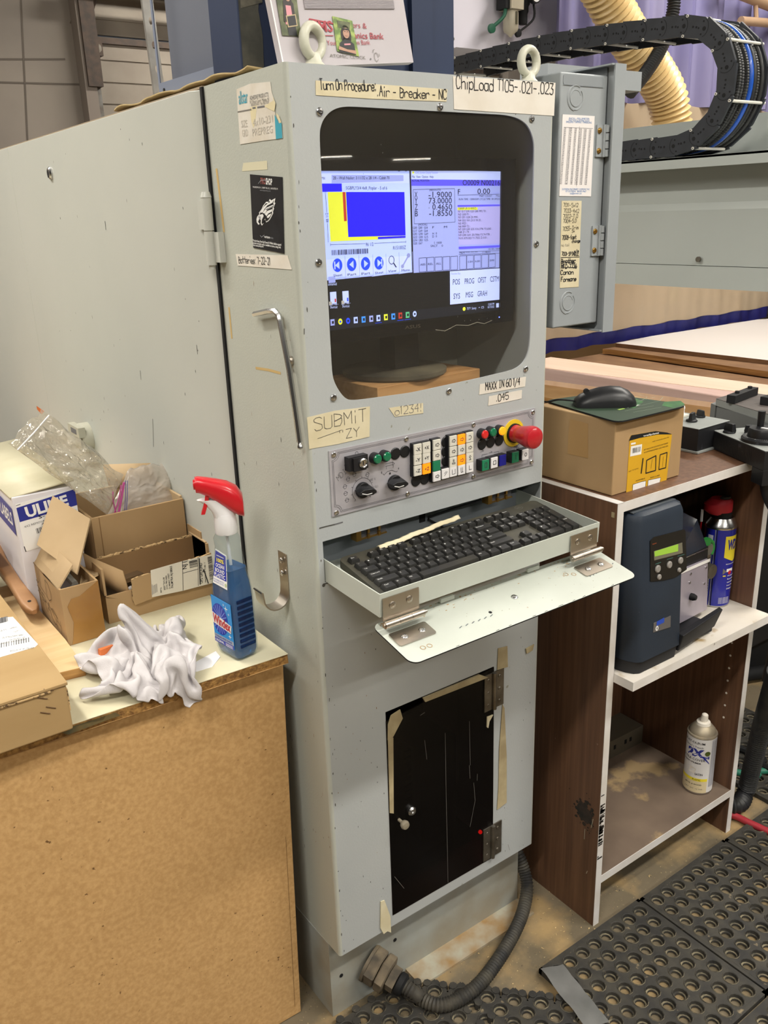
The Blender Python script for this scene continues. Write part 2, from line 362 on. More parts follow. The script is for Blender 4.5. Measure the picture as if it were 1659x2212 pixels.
# brown sheet and teal pipe far behind on the left
b = B(); b.box(-.6, .6, 4.6, 4.64, 0, 1.32, M('brown_sheet', '8b6f5c', .8)); b.box(-.6, .6, 4.59, 4.6, .9, 1.0, M('dark_stripe', '4d4743', .8))
tagit(ob('plywood_sheet', b), 'brown plywood sheet standing on edge far behind the grey cabinet, left edge of the photo', 'board')
b = B(); b.tube([(0.5257,4.4,0.9184), (0.5456,4.4,0.4851)], .016, M('teal_pipe', '3f9a9c', .5)); q = (0.5456,4.4,0.4851); b.tube([q, (q[0] + .04, 4.4, .0)], .016, MATS['teal_pipe'])
tagit(ob('leaning_pipe', b), 'thin teal pipe leaning behind the left edge of the grey cabinet', 'pipe')
# ================================================================== OPERATOR CONSOLE
Wc, H0, H1, Dc, rc = .48, .174, 1.6065, .235, .006
con = thing('operator_console', 'tall grey-green machine control console with monitor window, keyboard drawer and smoked lower door', 'control console', (.24, .1, 0))
win = [(0.0462,1.5198), (0.048,1.5325), (0.0552,1.5444), (0.0686,1.5543), (0.0878,1.559), (0.1979,1.5584), (0.3775,1.5576), (0.4057,1.5535), (0.4251,1.5435), (0.436,1.527), (0.4387,1.5141),
       (0.4393,1.2221), (0.4366,1.1974), (0.4259,1.1811), (0.4053,1.1716), (0.3252,1.1678), (0.1871,1.1634), (0.0843,1.1668), (0.0687,1.1707), (0.0577,1.1835), (0.0496,1.1988), (0.0468,1.2121)]
win = win[::-1]
def chaikin(P):
    out = []
    for a, c in zip(P, P[1:] + P[:1]):
        L_ = sqrt((c[0] - a[0]) ** 2 + (c[1] - a[1]) ** 2); k = min(.25, .009 / L_); out += [(a[0] + (c[0] - a[0]) * k, a[1] + (c[1] - a[1]) * k), (c[0] + (a[0] - c[0]) * k, c[1] + (a[1] - c[1]) * k)]
    return out
win = chaikin(chaikin(win))
slot = [(.0149, .897), (.0149, .9631), (.4737, .9631), (.4737, .897)]
dr = [(.118, .197), (.367, .197), (.365, .6295), (.118, .6295)]
def rim(P, g):
    cx = sum(a for a, _ in P) / len(P); cy = sum(b for _, b in P) / len(P)
    return P
b = B(); fr = FY(0)
b.plate(fr, [(rc, H0), (Wc - rc, H0), (Wc - rc, H1), (rc, H1)], -.0025, 0, PAINT, (win, slot[::-1], dr))
n = 5
for x0, sx in ((0, 1), (Wc, -1)):
    pr = [(x0 + sx * rc * (1 - sin(a)), rc * (1 - cos(a))) for a in [pi / 2 * i / n for i in range(n + 1)]]
    pr = [(x0 + sx * (rc - rc * sin(t)), rc - rc * cos(t)) for t in [pi / 2 * i / n for i in range(n + 1)]]
    rings = [[(x, y, z) for x, y in pr] for z in (H0, H1)]
    vs = rings[0] + rings[1]; k = n + 1
    fs = [(i, i + 1, k + i + 1, k + i) if sx < 0 else (i + 1, i, k + i, k + i + 1) for i in range(n)]
    b.add(vs, fs, SIDE)
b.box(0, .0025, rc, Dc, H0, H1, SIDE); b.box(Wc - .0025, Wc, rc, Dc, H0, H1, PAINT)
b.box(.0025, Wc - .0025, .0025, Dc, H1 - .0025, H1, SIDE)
b.box(.0025, Wc - .0025, Dc - .0025, Dc, H0, H1, INSIDE)
b.box(.0025, Wc - .0025, .0025, Dc - .003, H0, H0 + .003, PAINT)
b.box(.0025, Wc - .0025, .003, Dc - .003, 1.117, 1.122, INSIDE); b.box(.0025, Wc - .0025, .003, Dc - .003, .99, .995, INSIDE)
b.box(.0025, Wc - .0025, .003, Dc - .003, .85, .853, INSIDE)
ob('body', b, con)
b = B(); b.plate(FY(.0032), [(x + (.012 if x > .24 else -.012), z + (.012 if z > 1.3 else -.012)) for x, z in win], 0, .0012, clear('smoky_acrylic', 'fafaf8', .012, 1.5, .022, 'c9c0b2'))
ob('window_pane', b, con, 'clear acrylic window pane over the monitor')
for x, z in [(0.0481,1.5511), (0.2495,1.5639), (0.431,1.5536), (0.0342,1.3638), (0.4474,1.3693), (0.0468,1.1764), (0.2616,1.1555), (0.4295,1.1695)]:
    screw('window_screw', con, (x, -.0003, z), (0, -1, 0), .0052, STEEL)
# lower smoked door
DARKA = clear('dark_smoked_acrylic', '948680', .28, 1.3, .10, '2a2523')
b = B(); b.plate(FY(-.001), [(.1175, .199), (.3665, .198), (.3645, .628), (.1175, .612)], -.003, 0, DARKA)
fr = FY(-.0012)
SCR = M('scratch_grey', '6e6a66', .8)
for l in ([[(0.2462,0.537),(0.2467,0.4368)], [(0.2467,0.4368),(0.2495,0.2013)]], [[(0.3037,0.5383),(0.3062,0.4422)], [(0.3037,0.4434),(0.3055,0.4133)], [(0.3147,0.3993),(0.3185,0.3577),(0.3056,0.3031)]], [[(0.1992,0.5413),(0.2033,0.5)]], [[(0.124,0.2844),(0.1446,0.2463)]], [[(0.1906,0.5954),(0.2004,0.5974)]], [[(0.3239,0.4149),(0.3232,0.4004)]], [[(0.4077,0.209),(0.4121,0.1922)]]):
    b.lines(fr, l, .0007, SCR, .0004)
lo = ob('smoked_door', b, con, 'dark smoked acrylic access door')
b = B(); b.rev((0.1645,0,0.41), (0, -1, 0), [(.0085, 0), (.0085, .006), (.006, .009), (.003, .009), (.0028, .007)], STEEL, 18); ob('lock', b, lo)
b = B(); b.rev((0.1382,0,0.4019), (0, -1, 0), [(.003, 0), (.003, .01), (.007, .014), (.0085, .019), (.007, .023), (.002, .024)], M('beige_knob', '8b8371', .5), 16); ob('knob', b, lo)
b = B(); b.rev((0.3857,0.06,0.2122), (0, -1, 0), [(.004, 0), (.004, .004), (.002, .006)], M('red_lamp', 'ff1a1a', .4, emit=6), 10); ob('red_indicator', b, con, 'glowing red lamp behind the smoked door')
b = B(); b.box(.14, .19, .05, .19, .25, .52, M('dim_module_dark', '1d1a19', .7)); b.box(.25, .34, .08, .2, .24, .45, M('dim_module', '2f2a28', .7)); b.box(.13, .36, .06, .2, .2, .235, M('dim_shelf', '3a3633', .7))
for k in range(14): b.box(.20, .245, .10, .105, .33 + k * .009, .334 + k * .009, MATS['dim_module'])
b.box(.118, .368, .22, .23, .2, .63, MATS['dim_module']); ob('drive_module', b, con)
for zc in (.581, .2405):
    hg = B(); zz0, zz1 = zc - .038, zc + .038
    hg.box(.3395, .359, -.0035, -.0012, zz0, zz1, DULL); hg.box(.366, .3882, -.0025, -.0002, zz0, zz1, DULL); hg.cyl((.3625, -.005, zz0), (.3625, -.005, zz1), .0042, DULL, n=12)
    h = ob('door_hinge', hg, con, 'worn steel hinge of the smoked door')
    for k in range(3):
        for x in (.349, .377): screw('rivet', h, (x, -.0025, zc - .026 + k * .026), (0, -1, 0), .0034, DULL)
# masking tape remnants around the lower door
fr = FY(-.0006)
for i, P in enumerate(([(0.3737,0.6642), (0.397,0.6612), (0.399,0.617), (0.3721,0.6198)], [(0.3867,0.5418), (0.3918,0.5319), (0.3996,0.4212), (0.4016,0.3131), (0.3761,0.308), (0.3792,0.363), (0.3799,0.4461)],
                       [(0.1962,0.6283), (0.3266,0.6275), (0.3474,0.6145), (0.3231,0.6151), (0.2008,0.6192)], [(0.1214,0.6056), (0.1281,0.6201), (0.1474,0.624), (0.1525,0.6047), (0.1311,0.577), (0.1196,0.5746)],
                       [(0.1203,0.5772), (0.1311,0.5756), (0.1266,0.4215), (0.1184,0.4264)], [(0.0913,0.2466), (0.0995,0.2452), (0.1111,0.2014), (0.1113,0.1635), (0.1033,0.1719), (0.0948,0.1702), (0.0882,0.1878)], [(0.4444,0.6398), (0.4656,0.642), (0.4621,0.6308), (0.4467,0.6288)], [(0.3471,0.5304), (0.3619,0.5293), (0.3527,0.5187), (0.3499,0.5055), (0.3465,0.5085)])):
    b = B(); b.plate(fr, P if sum(P[k][0] * P[(k + 1) % len(P)][1] - P[(k + 1) % len(P)][0] * P[k][1] for k in range(len(P))) > 0 else P[::-1], 0, .0035 if i == 2 else .0009 + .0002 * i, TAPEO if i in (0, 1, 4, 6, 3, 2) else TAPE)
    ob('tape_scrap', b, con, 'torn scrap of old masking tape')
# paint chips and scuffs, stray marks of their own
CHIPD = M('paint_chip_dark', '4b4a45', .8); CHIPT = M('paint_chip_rust', '8a6c4a', .8); b = B(); rnd = random.Random(3)
def chip(fr, x, z, w, h, m):
    b.poly(fr, [(x + w * cos(t) * rnd.uniform(.5, 1), z + h * sin(t) * rnd.uniform(.5, 1)) for t in [2 * pi * i / 6 for i in range(6)]], m, .0003)
F0 = FY(0); S0 = FX(0)
for k in range(36): chip(F0, rnd.uniform(.008, .11), rnd.uniform(.18, .85), rnd.uniform(.0004, .001), rnd.uniform(.001, .003), CHIPD if rnd.random() < .7 else CHIPT)
for k in range(26): chip(F0, rnd.uniform(.37, .47), rnd.uniform(.18, .9), rnd.uniform(.0004, .001), rnd.uniform(.0008, .003), CHIPD)
for k in range(30): chip(F0, rnd.uniform(.004, .012), rnd.uniform(.18, 1.6), rnd.uniform(.0006, .0014), rnd.uniform(.001, .005), CHIPD)
for k in range(26): chip(F0, rnd.uniform(.01, .47), rnd.uniform(1.0, 1.6), rnd.uniform(.0004, .001), rnd.uniform(.0006, .002), CHIPD)
for k in range(50): chip(S0, -rnd.uniform(.01, .2), rnd.uniform(.2, 1.4), rnd.uniform(.0003, .0009), rnd.uniform(.001, .006), CHIPD if rnd.random() < .6 else CHIPT)
b.lines(F0, [[(0.0107,0.9856), (0.0229,0.9856)], [(0.0229,0.9856), (0.0368,0.9852)]], .002, CHIPD, .0003); b.lines(F0, [[(0.0368,0.9852), (0.0518,0.9854)]], .0022, INKG, .0003)
b.lines(F0, [[(0.0114,0.8949), (0.0297,0.8943)]], .002, CHIPD, .0003); b.poly(F0, circ(*(0.0121,0.8931), .003, 8), CHIPD, .0004)
b.lines(F0, [[(0.0054,1.2781), (0.0049,1.2706)]], .0012, CHIPD, .0003)
YEL = M('yellowed_glue', 'c3a76f', .8)
b.poly(S0, [(-0.1295,1.4969), (-0.0611,1.4957), (-0.0616,1.4847), (-0.1357,1.4863)][::-1], M('glue_residue', 'cfcaae', .8), .0003)
b.lines(S0, [[(-0.1413,1.2081), (-0.1018,1.21)], [(-0.1018,1.21), (-0.0657,1.2096)]], .004, YEL, .0003)
b.lines(S0, [[(-0.2163,1.4932), (-0.2126,1.4518)], [(-0.2126,1.4518), (-0.2097,1.4058)]], .006, MATS['yellowed_glue'], .0003); b.lines(S0, [[(-0.2153,1.2929), (-0.2149,1.2467)]], .005, YEL, .0003)
ob('paint_wear', b, con, kind='stuff')
# plinth with its floor flange
b = B(); b.box(-.001, .4752, .037, Dc, .0, H0, PLINTH); b.box(.17, .4752, -.014, .037, 0, .005, M('chipped_flange', 'a9a594', .8, col2='97794f', vs=18))
pl = ob('plinth', b, con, 'dusty grey-green plinth under the console')
for x, z in ((0.022,0.0859), (0.1468,0.0933)):
    b = B(); b.cyl((x, .0368, z), (x, .0362, z), .004, BLK2, n=10); ob('bolt_hole', b, pl)
# lifting eye bolts
for px, pz in ((.0715, 1.6065), (.4675, 1.6065)):
    b = B(); R, r = .0185, .0062; cz = pz + .034; cy = .045; rot = .35 if px < .2 else .1
    rings = []
    for i in range(29):
        a = 2 * pi * i / 28; c = Vector((px + R * cos(a) * cos(rot), cy + R * cos(a) * sin(rot), cz + R * sin(a)))
        e = Vector((cos(a) * cos(rot), cos(a) * sin(rot), sin(a))); nn = Vector((-sin(rot), cos(rot), 0))
        rings.append([c + e * (r * cos(2 * pi * j / 12)) + nn * (r * 1.15 * sin(2 * pi * j / 12)) for j in range(12)])
    EYE = M('eyebolt_paint', 'cdcdbd', .4, col2='c2c1b0', vs=60); speck(EYE, '55524b', 120, .70) if 'eyebolt_paint_s' not in MATS else None; MATS['eyebolt_paint_s'] = EYE
    b.loft(rings, EYE, cap=False); b.rev((px, cy, pz), (0, 0, 1), [(.015, 0), (.015, .006), (.011, .010), (.009, .02)], EYE, 18)
    ob('eye_bolt', b, con, 'cream painted lifting eye bolt')
# hook on the side
HK = B(); hw = .5
def ring2(pts, y0, y1, t=.0022):
    out = []
    for i, (x, z) in enumerate(pts):
        p = pts[max(i - 1, 0)]; q = pts[min(i + 1, len(pts) - 1)]; dx, dz = q[0] - p[0], q[1] - p[1]; L = sqrt(dx * dx + dz * dz); nx, nz = -dz / L * t, dx / L * t
        out.append([(x, y0, z), (x, y1, z), (x + nx, y1, z + nz), (x + nx, y0, z + nz)])
    return out
pts = [(-.001, .9195), (-.001, .862)] + [(-.001 - .022 * (1 - cos(t)), .855 - .0235 * sin(t)) for t in [pi * i / 10 for i in range(1, 10)]] + [(-.0452, .858), (-.0462, .866), (-.049, .8675)]
HK.loft(ring2(pts, .087, .1145), NICKEL); hk = ob('wall_hook', HK, con, 'bent steel strip hook on the side')
for z in (.9065, .8845): screw('hook_screw', hk, (-.0033, .101, z), (-1, 0, 0), .0046, STEEL)
# cable inside, door hinge of the big cabinet belongs to the cabinet
# ------------------------------------------------------------------ labels stuck on the console
def sticker(name, P, fr, m, label, off=.0004, th=.0003, parent=None):
    A = sum(P[k][0] * P[(k + 1) % len(P)][1] - P[(k + 1) % len(P)][0] * P[k][1] for k in range(len(P)))
    b = B(); b.plate(fr, P if A > 0 else P[::-1], off, off + th, m); return ob(name, b, parent or con, label)
F0 = FY(0); S0 = FX(0)
def written(name, b, p): return ob(name, b, p)
s = sticker('tape_label', [(0.0443,1.5873), (0.1546,1.5876), (0.2633,1.5871), (0.2613,1.5712), (0.1307,1.5695), (0.0435,1.5702)], F0, TAPE, 'masking tape strip with the turn-on procedure')
b = B(); b.hand(F0, 'Turn On Procedure:', (0.0503,1.5774), (0.1385,1.5789), .0125, .0011, INK, .001); b.hand(F0, '.Air - Breaker - NC', (0.1401,1.573), (0.2613,1.5741), .0125, .0011, INK, .001); ob('handwriting', b, s)
s = sticker('paper_label', [(0.2737,1.6043), (0.4805,1.6061), (0.4794,1.5594), (0.2753,1.5617)], F0, TAPEW, 'large pale taped paper with chip load numbers')
b = B(); b.hand(F0, 'ChipLoad', (0.2793,1.5887), (0.3507,1.5887), .017, .0013, INK, .001); b.hand(F0, 'T105-.021-.023', (0.3589,1.5896), (0.4758,1.5891), .0155, .0013, INK, .001); ob('handwriting', b, s)
s = sticker('tape_label', [(0.001,1.1549), (0.0476,1.1572), (0.1095,1.1542), (0.1068,1.1087), (0.0514,1.1073), (0.0014,1.1086)], F0, TAPE, 'wide masking tape square reading submit')
b = B(); b.hand(F0, 'SUBMiT', (0.0117,1.1332), (0.1028,1.1333), .019, .0008, M('pencil', '55524c', .7), .001); b.hand(F0, '"ZY', (0.0517,1.1124), (0.0892,1.113), .014, .0008, MATS['pencil'], .001); b.lines(F0, [[(0.0161,1.1214), (0.0581,1.1272)]], .0007, MATS['pencil'], .001); ob('handwriting', b, s)
s = sticker('tape_label', [(0.1442,1.1466), (0.2096,1.1445), (0.2098,1.1284), (0.1548,1.1314)], F0, TAPE, 'small torn tape reading o1234!')
b = B(); b.hand(F0, 'o1234!', (0.1549,1.1338), (0.2068,1.1326), .0125, .0008, INKG, .001); ob('handwriting', b, s)
s = sticker('tape_label', [(0.3269,1.1578), (0.4308,1.1564), (0.4288,1.1401), (0.3253,1.1408)], F0, TAPEW, 'white tape strip reading maxx in 60 1/4')
b = B(); b.hand(F0, 'MAXX IN 60 1/4', (0.339,1.1463), (0.4164,1.1449), .0125, .0013, INK, .001); ob('handwriting', b, s)
s = sticker('tape_label', [(0.3468,1.1352), (0.4219,1.1354), (0.4213,1.1206), (0.3452,1.1196)], F0, TAPEW, 'short white tape reading .045')
b = B(); b.hand(F0, '.045', (0.3626,1.1241), (0.3909,1.1245), .0115, .0012, INK, .001); ob('handwriting', b, s)
s = sticker('tape_label', [(-0.1763,1.3737), (-0.022,1.3745), (-0.013,1.3562), (-0.1729,1.3573)], S0, TAPEW, 'pale tape strip with battery date')
b = B(); b.hand(S0, 'Batteries: 7-22-21', (-0.1677,1.3613), (-0.0706,1.3614), .0095, .0009, INK, .001); ob('handwriting', b, s)
# torn adhesive products sticker
OLDW = M('aged_sticker', 'd9d4ca', .6, col2='cfc7b8', vs=30)
s = sticker('supplier_sticker', [(-0.1319,1.5906), (-0.1061,1.5918), (-0.0919,1.5926), (-0.0371,1.5883), (-0.0353,1.576), (-0.0281,1.5629), (-0.0305,1.5542), (-0.0285,1.5425), (-0.0156,1.5363), (-0.0143,1.5197), (-0.0706,1.5208), (-0.1341,1.5212)], S0, OLDW, 'torn old supplier sticker with teal edge')
b = B(); TEAL = M('teal_print', '3e9db3', .6)
b.poly(S0, [(-0.0312,1.5493), (-0.0208,1.5376), (-0.0146,1.5379), (-0.015,1.5198), (-0.0319,1.5198)][::-1], TEAL, .0009)
b.rect(S0, (-0.1082,1.6935)[0], (-0.0716,1.6868)[0], (-0.2427,1.5729)[1], (-0.2423,1.5746)[1], INKP, .0009) if 0 else b.lines(S0, [[(-0.1331,1.5623), (-0.0934,1.5614)]], .0018, INKP, .0009)
b.text(S0, 'allstar', (-0.1272,1.5713), (-0.101,1.5708), .016, TEAL, .01, .001)
b.text(S0, 'ADHESIVE PRODUCTS:', (-0.0954,1.5731), (-0.0433,1.572), .005, INKG, 0, .001)
b.text(S0, '50 Tilbury Court  Malaga, NJ', (-0.0961,1.569), (-0.0433,1.5674), .0035, INKP, 0, .001); b.text(S0, '800-875-0021  Fax 856-1021', (-0.0927,1.5653), (-0.0447,1.5636), .0035, INKP, 0, .001)
b.lines(S0, [[(-0.0892,1.5627), (-0.0813,1.5624)], [(-0.0755,1.5621), (-0.0563,1.5615)]], .002, INKG, .001)
FADE = M('faded_print', 'bdb7ac', .7)
b.text(S0, 'SIZE', (-0.1256,1.5419), (-0.1078,1.5415), .009, FADE, 0, .001); b.text(S0, 'GRD', (-0.1248,1.5303), (-0.1082,1.53), .009, FADE, 0, .001); b.text(S0, '4x10-231', (-0.091,1.5406), (-0.0369,1.5408), .009, FADE, 0, .001); b.text(S0, 'PREPREG', (-0.095,1.5288), (-0.0388,1.5284), .009, FADE, 0, .001)
TORN = M('torn_fibre', 'd6cba6', .9)
b.poly(S0, [(-0.0969,1.5643), (-0.077,1.5648), (-0.0838,1.5477), (-0.0914,1.538), (-0.0959,1.5471)][::-1], TORN, .0008); b.poly(S0, [(-0.0563,1.5618), (-0.0313,1.5657), (-0.0324,1.5707), (-0.0264,1.5619), (-0.0307,1.5526), (-0.0456,1.5574)][::-1], TORN, .0011); b.poly(S0, [(-0.0263,1.5505), (-0.0195,1.5465), (-0.0146,1.5379), (-0.0196,1.5383), (-0.0236,1.5436)][::-1], MATS['torn_fibre'], .0012)
ob('sticker_print', b, s)
# black team pro-shop card
CARDK = M('black_glossy_card', '24262a', .25, col2='1b1c20', vs=40)
s = sticker('team_card', [(-0.111,1.4811), (-0.022,1.4732), (-0.0304,1.3768), (-0.1182,1.3837)], S0, CARDK, 'black glossy pro shop card with a bird head emblem', th=.0008)
b = B(); G1 = M('card_white', 'e6e6e4', .5); G2 = M('card_grey', '8e9094', .5)
def P2(L): return L
hd = [(-0.1012,1.4219), (-0.0983,1.4254), (-0.091,1.4288), (-0.0928,1.4301), (-0.0842,1.4346), (-0.0788,1.4394), (-0.0693,1.444), (-0.0629,1.4438), (-0.0586,1.4474), (-0.0552,1.4453), (-0.043,1.4478), (-0.0467,1.4423), (-0.0438,1.4419), (-0.0499,1.4361), (-0.0486,1.4349), (-0.0526,1.4305), (-0.0516,1.4293), (-0.0572,1.4247), (-0.0627,1.4208), (-0.0675,1.4186), (-0.0735,1.4173), (-0.0755,1.4215), (-0.0796,1.4198), (-0.0818,1.4158), (-0.0865,1.4132), (-0.0896,1.416), (-0.0898,1.4194), (-0.0928,1.4153), (-0.0969,1.4143), (-0.1011,1.4178)]
def ccw(L): return L if sum(L[k][0] * L[(k + 1) % len(L)][1] - L[(k + 1) % len(L)][0] * L[k][1] for k in range(len(L))) > 0 else L[::-1]
b.poly(S0, ccw(hd), G1, .0014)
cx = sum(p[0] for p in hd) / len(hd); cz = sum(p[1] for p in hd) / len(hd)
b.poly(S0, ccw([(cx + (x - cx) * .86, cz + (z - cz) * .88) for x, z in hd]), CARDK, .0016)
for L in ([(-0.0881,1.43), (-0.0767,1.4379), (-0.0639,1.4421), (-0.0477,1.4454), (-0.0508,1.4424), (-0.0663,1.4391), (-0.0758,1.4344), (-0.0802,1.4307)], [(-0.0811,1.4298), (-0.0705,1.4361), (-0.0485,1.44), (-0.052,1.4367), (-0.0671,1.4336), (-0.0743,1.4288)], [(-0.0756,1.428), (-0.0673,1.4322), (-0.052,1.4344), (-0.0551,1.4311), (-0.0652,1.4287), (-0.0703,1.4256)], [(-0.0705,1.4244), (-0.0643,1.4273), (-0.0562,1.4288), (-0.0597,1.4255), (-0.0669,1.4226)], [(-0.0981,1.4218), (-0.0913,1.427), (-0.0813,1.4286), (-0.0787,1.4258), (-0.0845,1.4211), (-0.0865,1.4158), (-0.088,1.4206), (-0.092,1.423), (-0.0955,1.4186)]):
    b.poly(S0, ccw(L), G1 if L[0][0] else G1, .0018)
b.poly(S0, ccw([(-0.0727,1.4344), (-0.0503,1.4383), (-0.0519,1.437), (-0.0691,1.4331)]), G2, .002); b.poly(S0, ccw([(-0.0937,1.4242), (-0.0887,1.4263), (-0.0869,1.4229), (-0.0911,1.4212)]), G2, .002)
b.text(S0, 'PRO', (-0.0812,1.4675), (-0.0677,1.4662), .008, M('card_red', '9c5a55', .5), .02, .0014); b.text(S0, 'SHOP', (-0.0669,1.4662), (-0.0493,1.4644), .008, G1, .03, .0014); b.lines(S0, [[(-0.088,1.4681), (-0.0797,1.4722)], [(-0.0789,1.4722), (-0.0484,1.4701)]], .0008, G2, .0014)
b.text(S0, 'PHILADELPHIA, PA  |  CHERRY HILL, NJ  |  LANCASTER, PA', (-0.1049,1.4634), (-0.0349,1.4581), .0022, G1, 0, .0014); b.text(S0, 'www.theproshop.com', (-0.0849,1.4587), (-0.0549,1.4565), .0018, G2, 0, .0014)
b.lines(S0, [[(-0.0937,1.4003), (-0.0902,1.3978)], [(-0.0902,1.3978), (-0.0819,1.4007)]], .0008, G2, .0014); b.text(S0, 'verizon', (-0.0825,1.3971), (-0.0664,1.3961), .0034, G1, .02, .0014); b.text(S0, 'wireless', (-0.0664,1.3961), (-0.0567,1.3954), .003, G2, 0, .0014)
b.text(S0, 'The last three, New Era/Cleared II Official sideline apparel', (-0.1171,1.3923), (-0.036,1.3868), .0028, G1, .02, .0014); b.text(S0, 'product at the fan wall, is available at stores, along with', (-0.1177,1.389), (-0.0376,1.3833), .0028, G1, .02, .0014); b.text(S0, 'link to www.proshop.store', (-0.117,1.3857), (-0.0865,1.3842), .0028, G1, .02, .0014)
ob('card_print', b, s)
# ------------------------------------------------------------------ control panel
PLATE = M('brushed_panel_plate', 'b7b5bb', .35, .25, col2='adabb2', vs=30); LINEK = M('panel_line', '3a3a40', .6)
fr = FY(0)
b = B(); cpz0, cpz1, cpx0, cpx1 = .9985, 1.0998, .0332, .4532
b.plate(fr, [(cpx0, cpz0), (cpx1, cpz0), (cpx1, cpz1), (cpx0, cpz1)], 0, .002, PLATE)
cp = ob('control_panel', b, con, 'brushed control panel with buttons and selector knobs')
b = B(); F2 = FY(-.002)
def notch(ins, q):
    x0, x1, z0, z1 = cpx0 + ins, cpx1 - ins, cpz0 + ins, cpz1 - ins; P = []
    for cx, cz, a in ((x1, z0, 180), (x1, z1, 270), (x0, z1, 0), (x0, z0, 90)):
        arc = [(cx + q * cos(radians(a - 90 * i / 5)), cz + q * sin(radians(a - 90 * i / 5))) for i in range(6)]
        P += arc
    return P + [P[0]]
b.lines(F2, [notch(.0045, .0105)], .0004, LINEK, .0002); b.lines(F2, [notch(.0065, .0105)], .0004, LINEK, .0002)
b.poly(F2, circ(*(0.0813,1.088), .0028, 14), LINEK, .0002); b.poly(F2, circ(*(0.0813,1.088), .0021, 14), PLATE, .0003)
KC = (0.0888,1.0294)
b.lines(F2, [[(KC[0] + .0185 * cos(t), KC[1] + .0185 * sin(t)) for t in [radians(-45 + i * 13.5) for i in range(21)]]], .0005, LINEK, .0002)
for k in range(9):
    a = radians(-45 + k * 33.75); b.lines(F2, [[(KC[0] + .0185 * cos(a), KC[1] + .0185 * sin(a)), (KC[0] + .021 * cos(a), KC[1] + .021 * sin(a))]], .0006, LINEK, .0002)
for s_, q0, q1 in (('//// 1', (0.1026,1.0398), (0.1129,1.0399)), ('//// 0.1', (0.1061,1.0273), (0.1176,1.0271)), ('//// 0.01', (0.1,1.0182), (0.1172,1.0178)), ('1', (0.1251,1.0473), (0.1262,1.0473)), ('2', (0.1339,1.0531), (0.1355,1.0531)), ('3', (0.1466,1.053), (0.1483,1.053)), ('4', (0.1569,1.0475), (0.1589,1.0475))): b.text(F2, s_, q0, q1, .0038, LINEK, 0, .0002)
b.lines(F2, [[(0.1283,1.0469), (0.1301,1.0444), (0.1366,1.0488), (0.145,1.049), (0.1538,1.0445), (0.1554,1.0462)], [(0.1333,1.0614), (0.1467,1.0615)], [(0.1332,1.0577), (0.1466,1.0578)], [(0.1467,1.0624), (0.1505,1.0589), (0.1472,1.0566), (0.1467,1.0624)]], .0006, LINEK, .0002)
b.poly(F2, circ(*(0.1412,1.0447), .0018, 10), LINEK, .0003)
for gx, gz in ((0.0618,1.0736), (0.0638,1.0514), (0.0755,1.0564), (0.0578,1.0407), (0.0584,1.03), (0.0602,1.0191), (0.0991,1.0512)):
    b.lines(F2, [[(gx + .003 * cos(t), gz + .0035 * sin(t)) for t in [2 * pi * i / 7 for i in range(8)]], [(gx - .004, gz), (gx + .004, gz + .001)]], .0005, LINEK, .0002)
b.hand(F2, 'MDI', (0.0471,1.0522), (0.0625,1.0621), .0085, .0006, INKG, .0003)
b.text(F2, 'NC', (0.404,1.0369), (0.4162,1.0367), .0055, LINEK, .02, .0003)
b.lines(F2, [[(0.3308,1.033), (0.3307,1.039), (0.3433,1.0385)], [(0.357,1.0386), (0.3684,1.0383), (0.3685,1.032)], [(0.3269,1.0445), (0.3346,1.045), (0.3313,1.0475)], [(0.3462,1.0391), (0.354,1.0395), (0.3507,1.0419)]], .0006, LINEK, .0002)
ob('panel_print', b, cp)
for x, z in ((0.0408,1.0931), (0.174,1.0934), (0.0403,1.0037), (0.1742,1.0045), (0.3115,1.0934), (0.3117,1.0053), (0.4465,1.005), (0.4472,1.0933)): screw('panel_screw', cp, (x, -.002, z), (0, -1, 0), .0042, STEEL)
BTN = M('cream_button', 'd8d5c9', .4); BTNW = M('white_button', 'e6e4e4', .4); BTNO = M('lit_orange_button', 'f78a14', .4, emit=.75); BTNG = M('green_button', '1f7a55', .35); BTNB = M('blue_button', '1c1f8f', .35); FRM = M('button_frame_black', '1c1c1f', .5)
def sq(x, z, m, t='', sx=.0074, sz=.0082, y=-.012, glyph=None, frame=True):
    if frame:
        b = B(); b.box(x - .0088, x + .0088, -.0095, -.002, z - .0098, z + .0098, FRM); bt = ob('button_housing', b, cp, bev=.0006)
    else: bt = cp
    b = B(); b.box(x - sx, x + sx, y, -.009, z - sz, z + sz, m); k = FY(y)
    if t: b.text(k, t, (x - .0045 if len(t) > 1 else x - .002, z - .0028), (x + .0045 if len(t) > 1 else x + .002, z - .0028), .0056, LINEK, .02, .0003)
    if glyph: b.lines(k, [[(x + p * .001, z + q * .001) for p, q in l] for l in glyph], .0008, LINEK, .0003)
    ob('push_button', b, cp, bev=.0005)
AR = [[(-3, 1.5), (1, 1.5), (1, 3), (4, 0), (1, -3), (1, -1.5), (-3, -1.5), (-3, 1.5)]]
for q, t in (((0.1894,1.0763), '-X'), ((0.2065,1.0761), '+X'), ((0.189,1.0594), '-Y'), ((0.2062,1.0592), '+Y'), ((0.1886,1.0419), '-Z')): sq(*q, BTN, t)
sq(*(0.2062,1.0417), BTNO, '+Z')
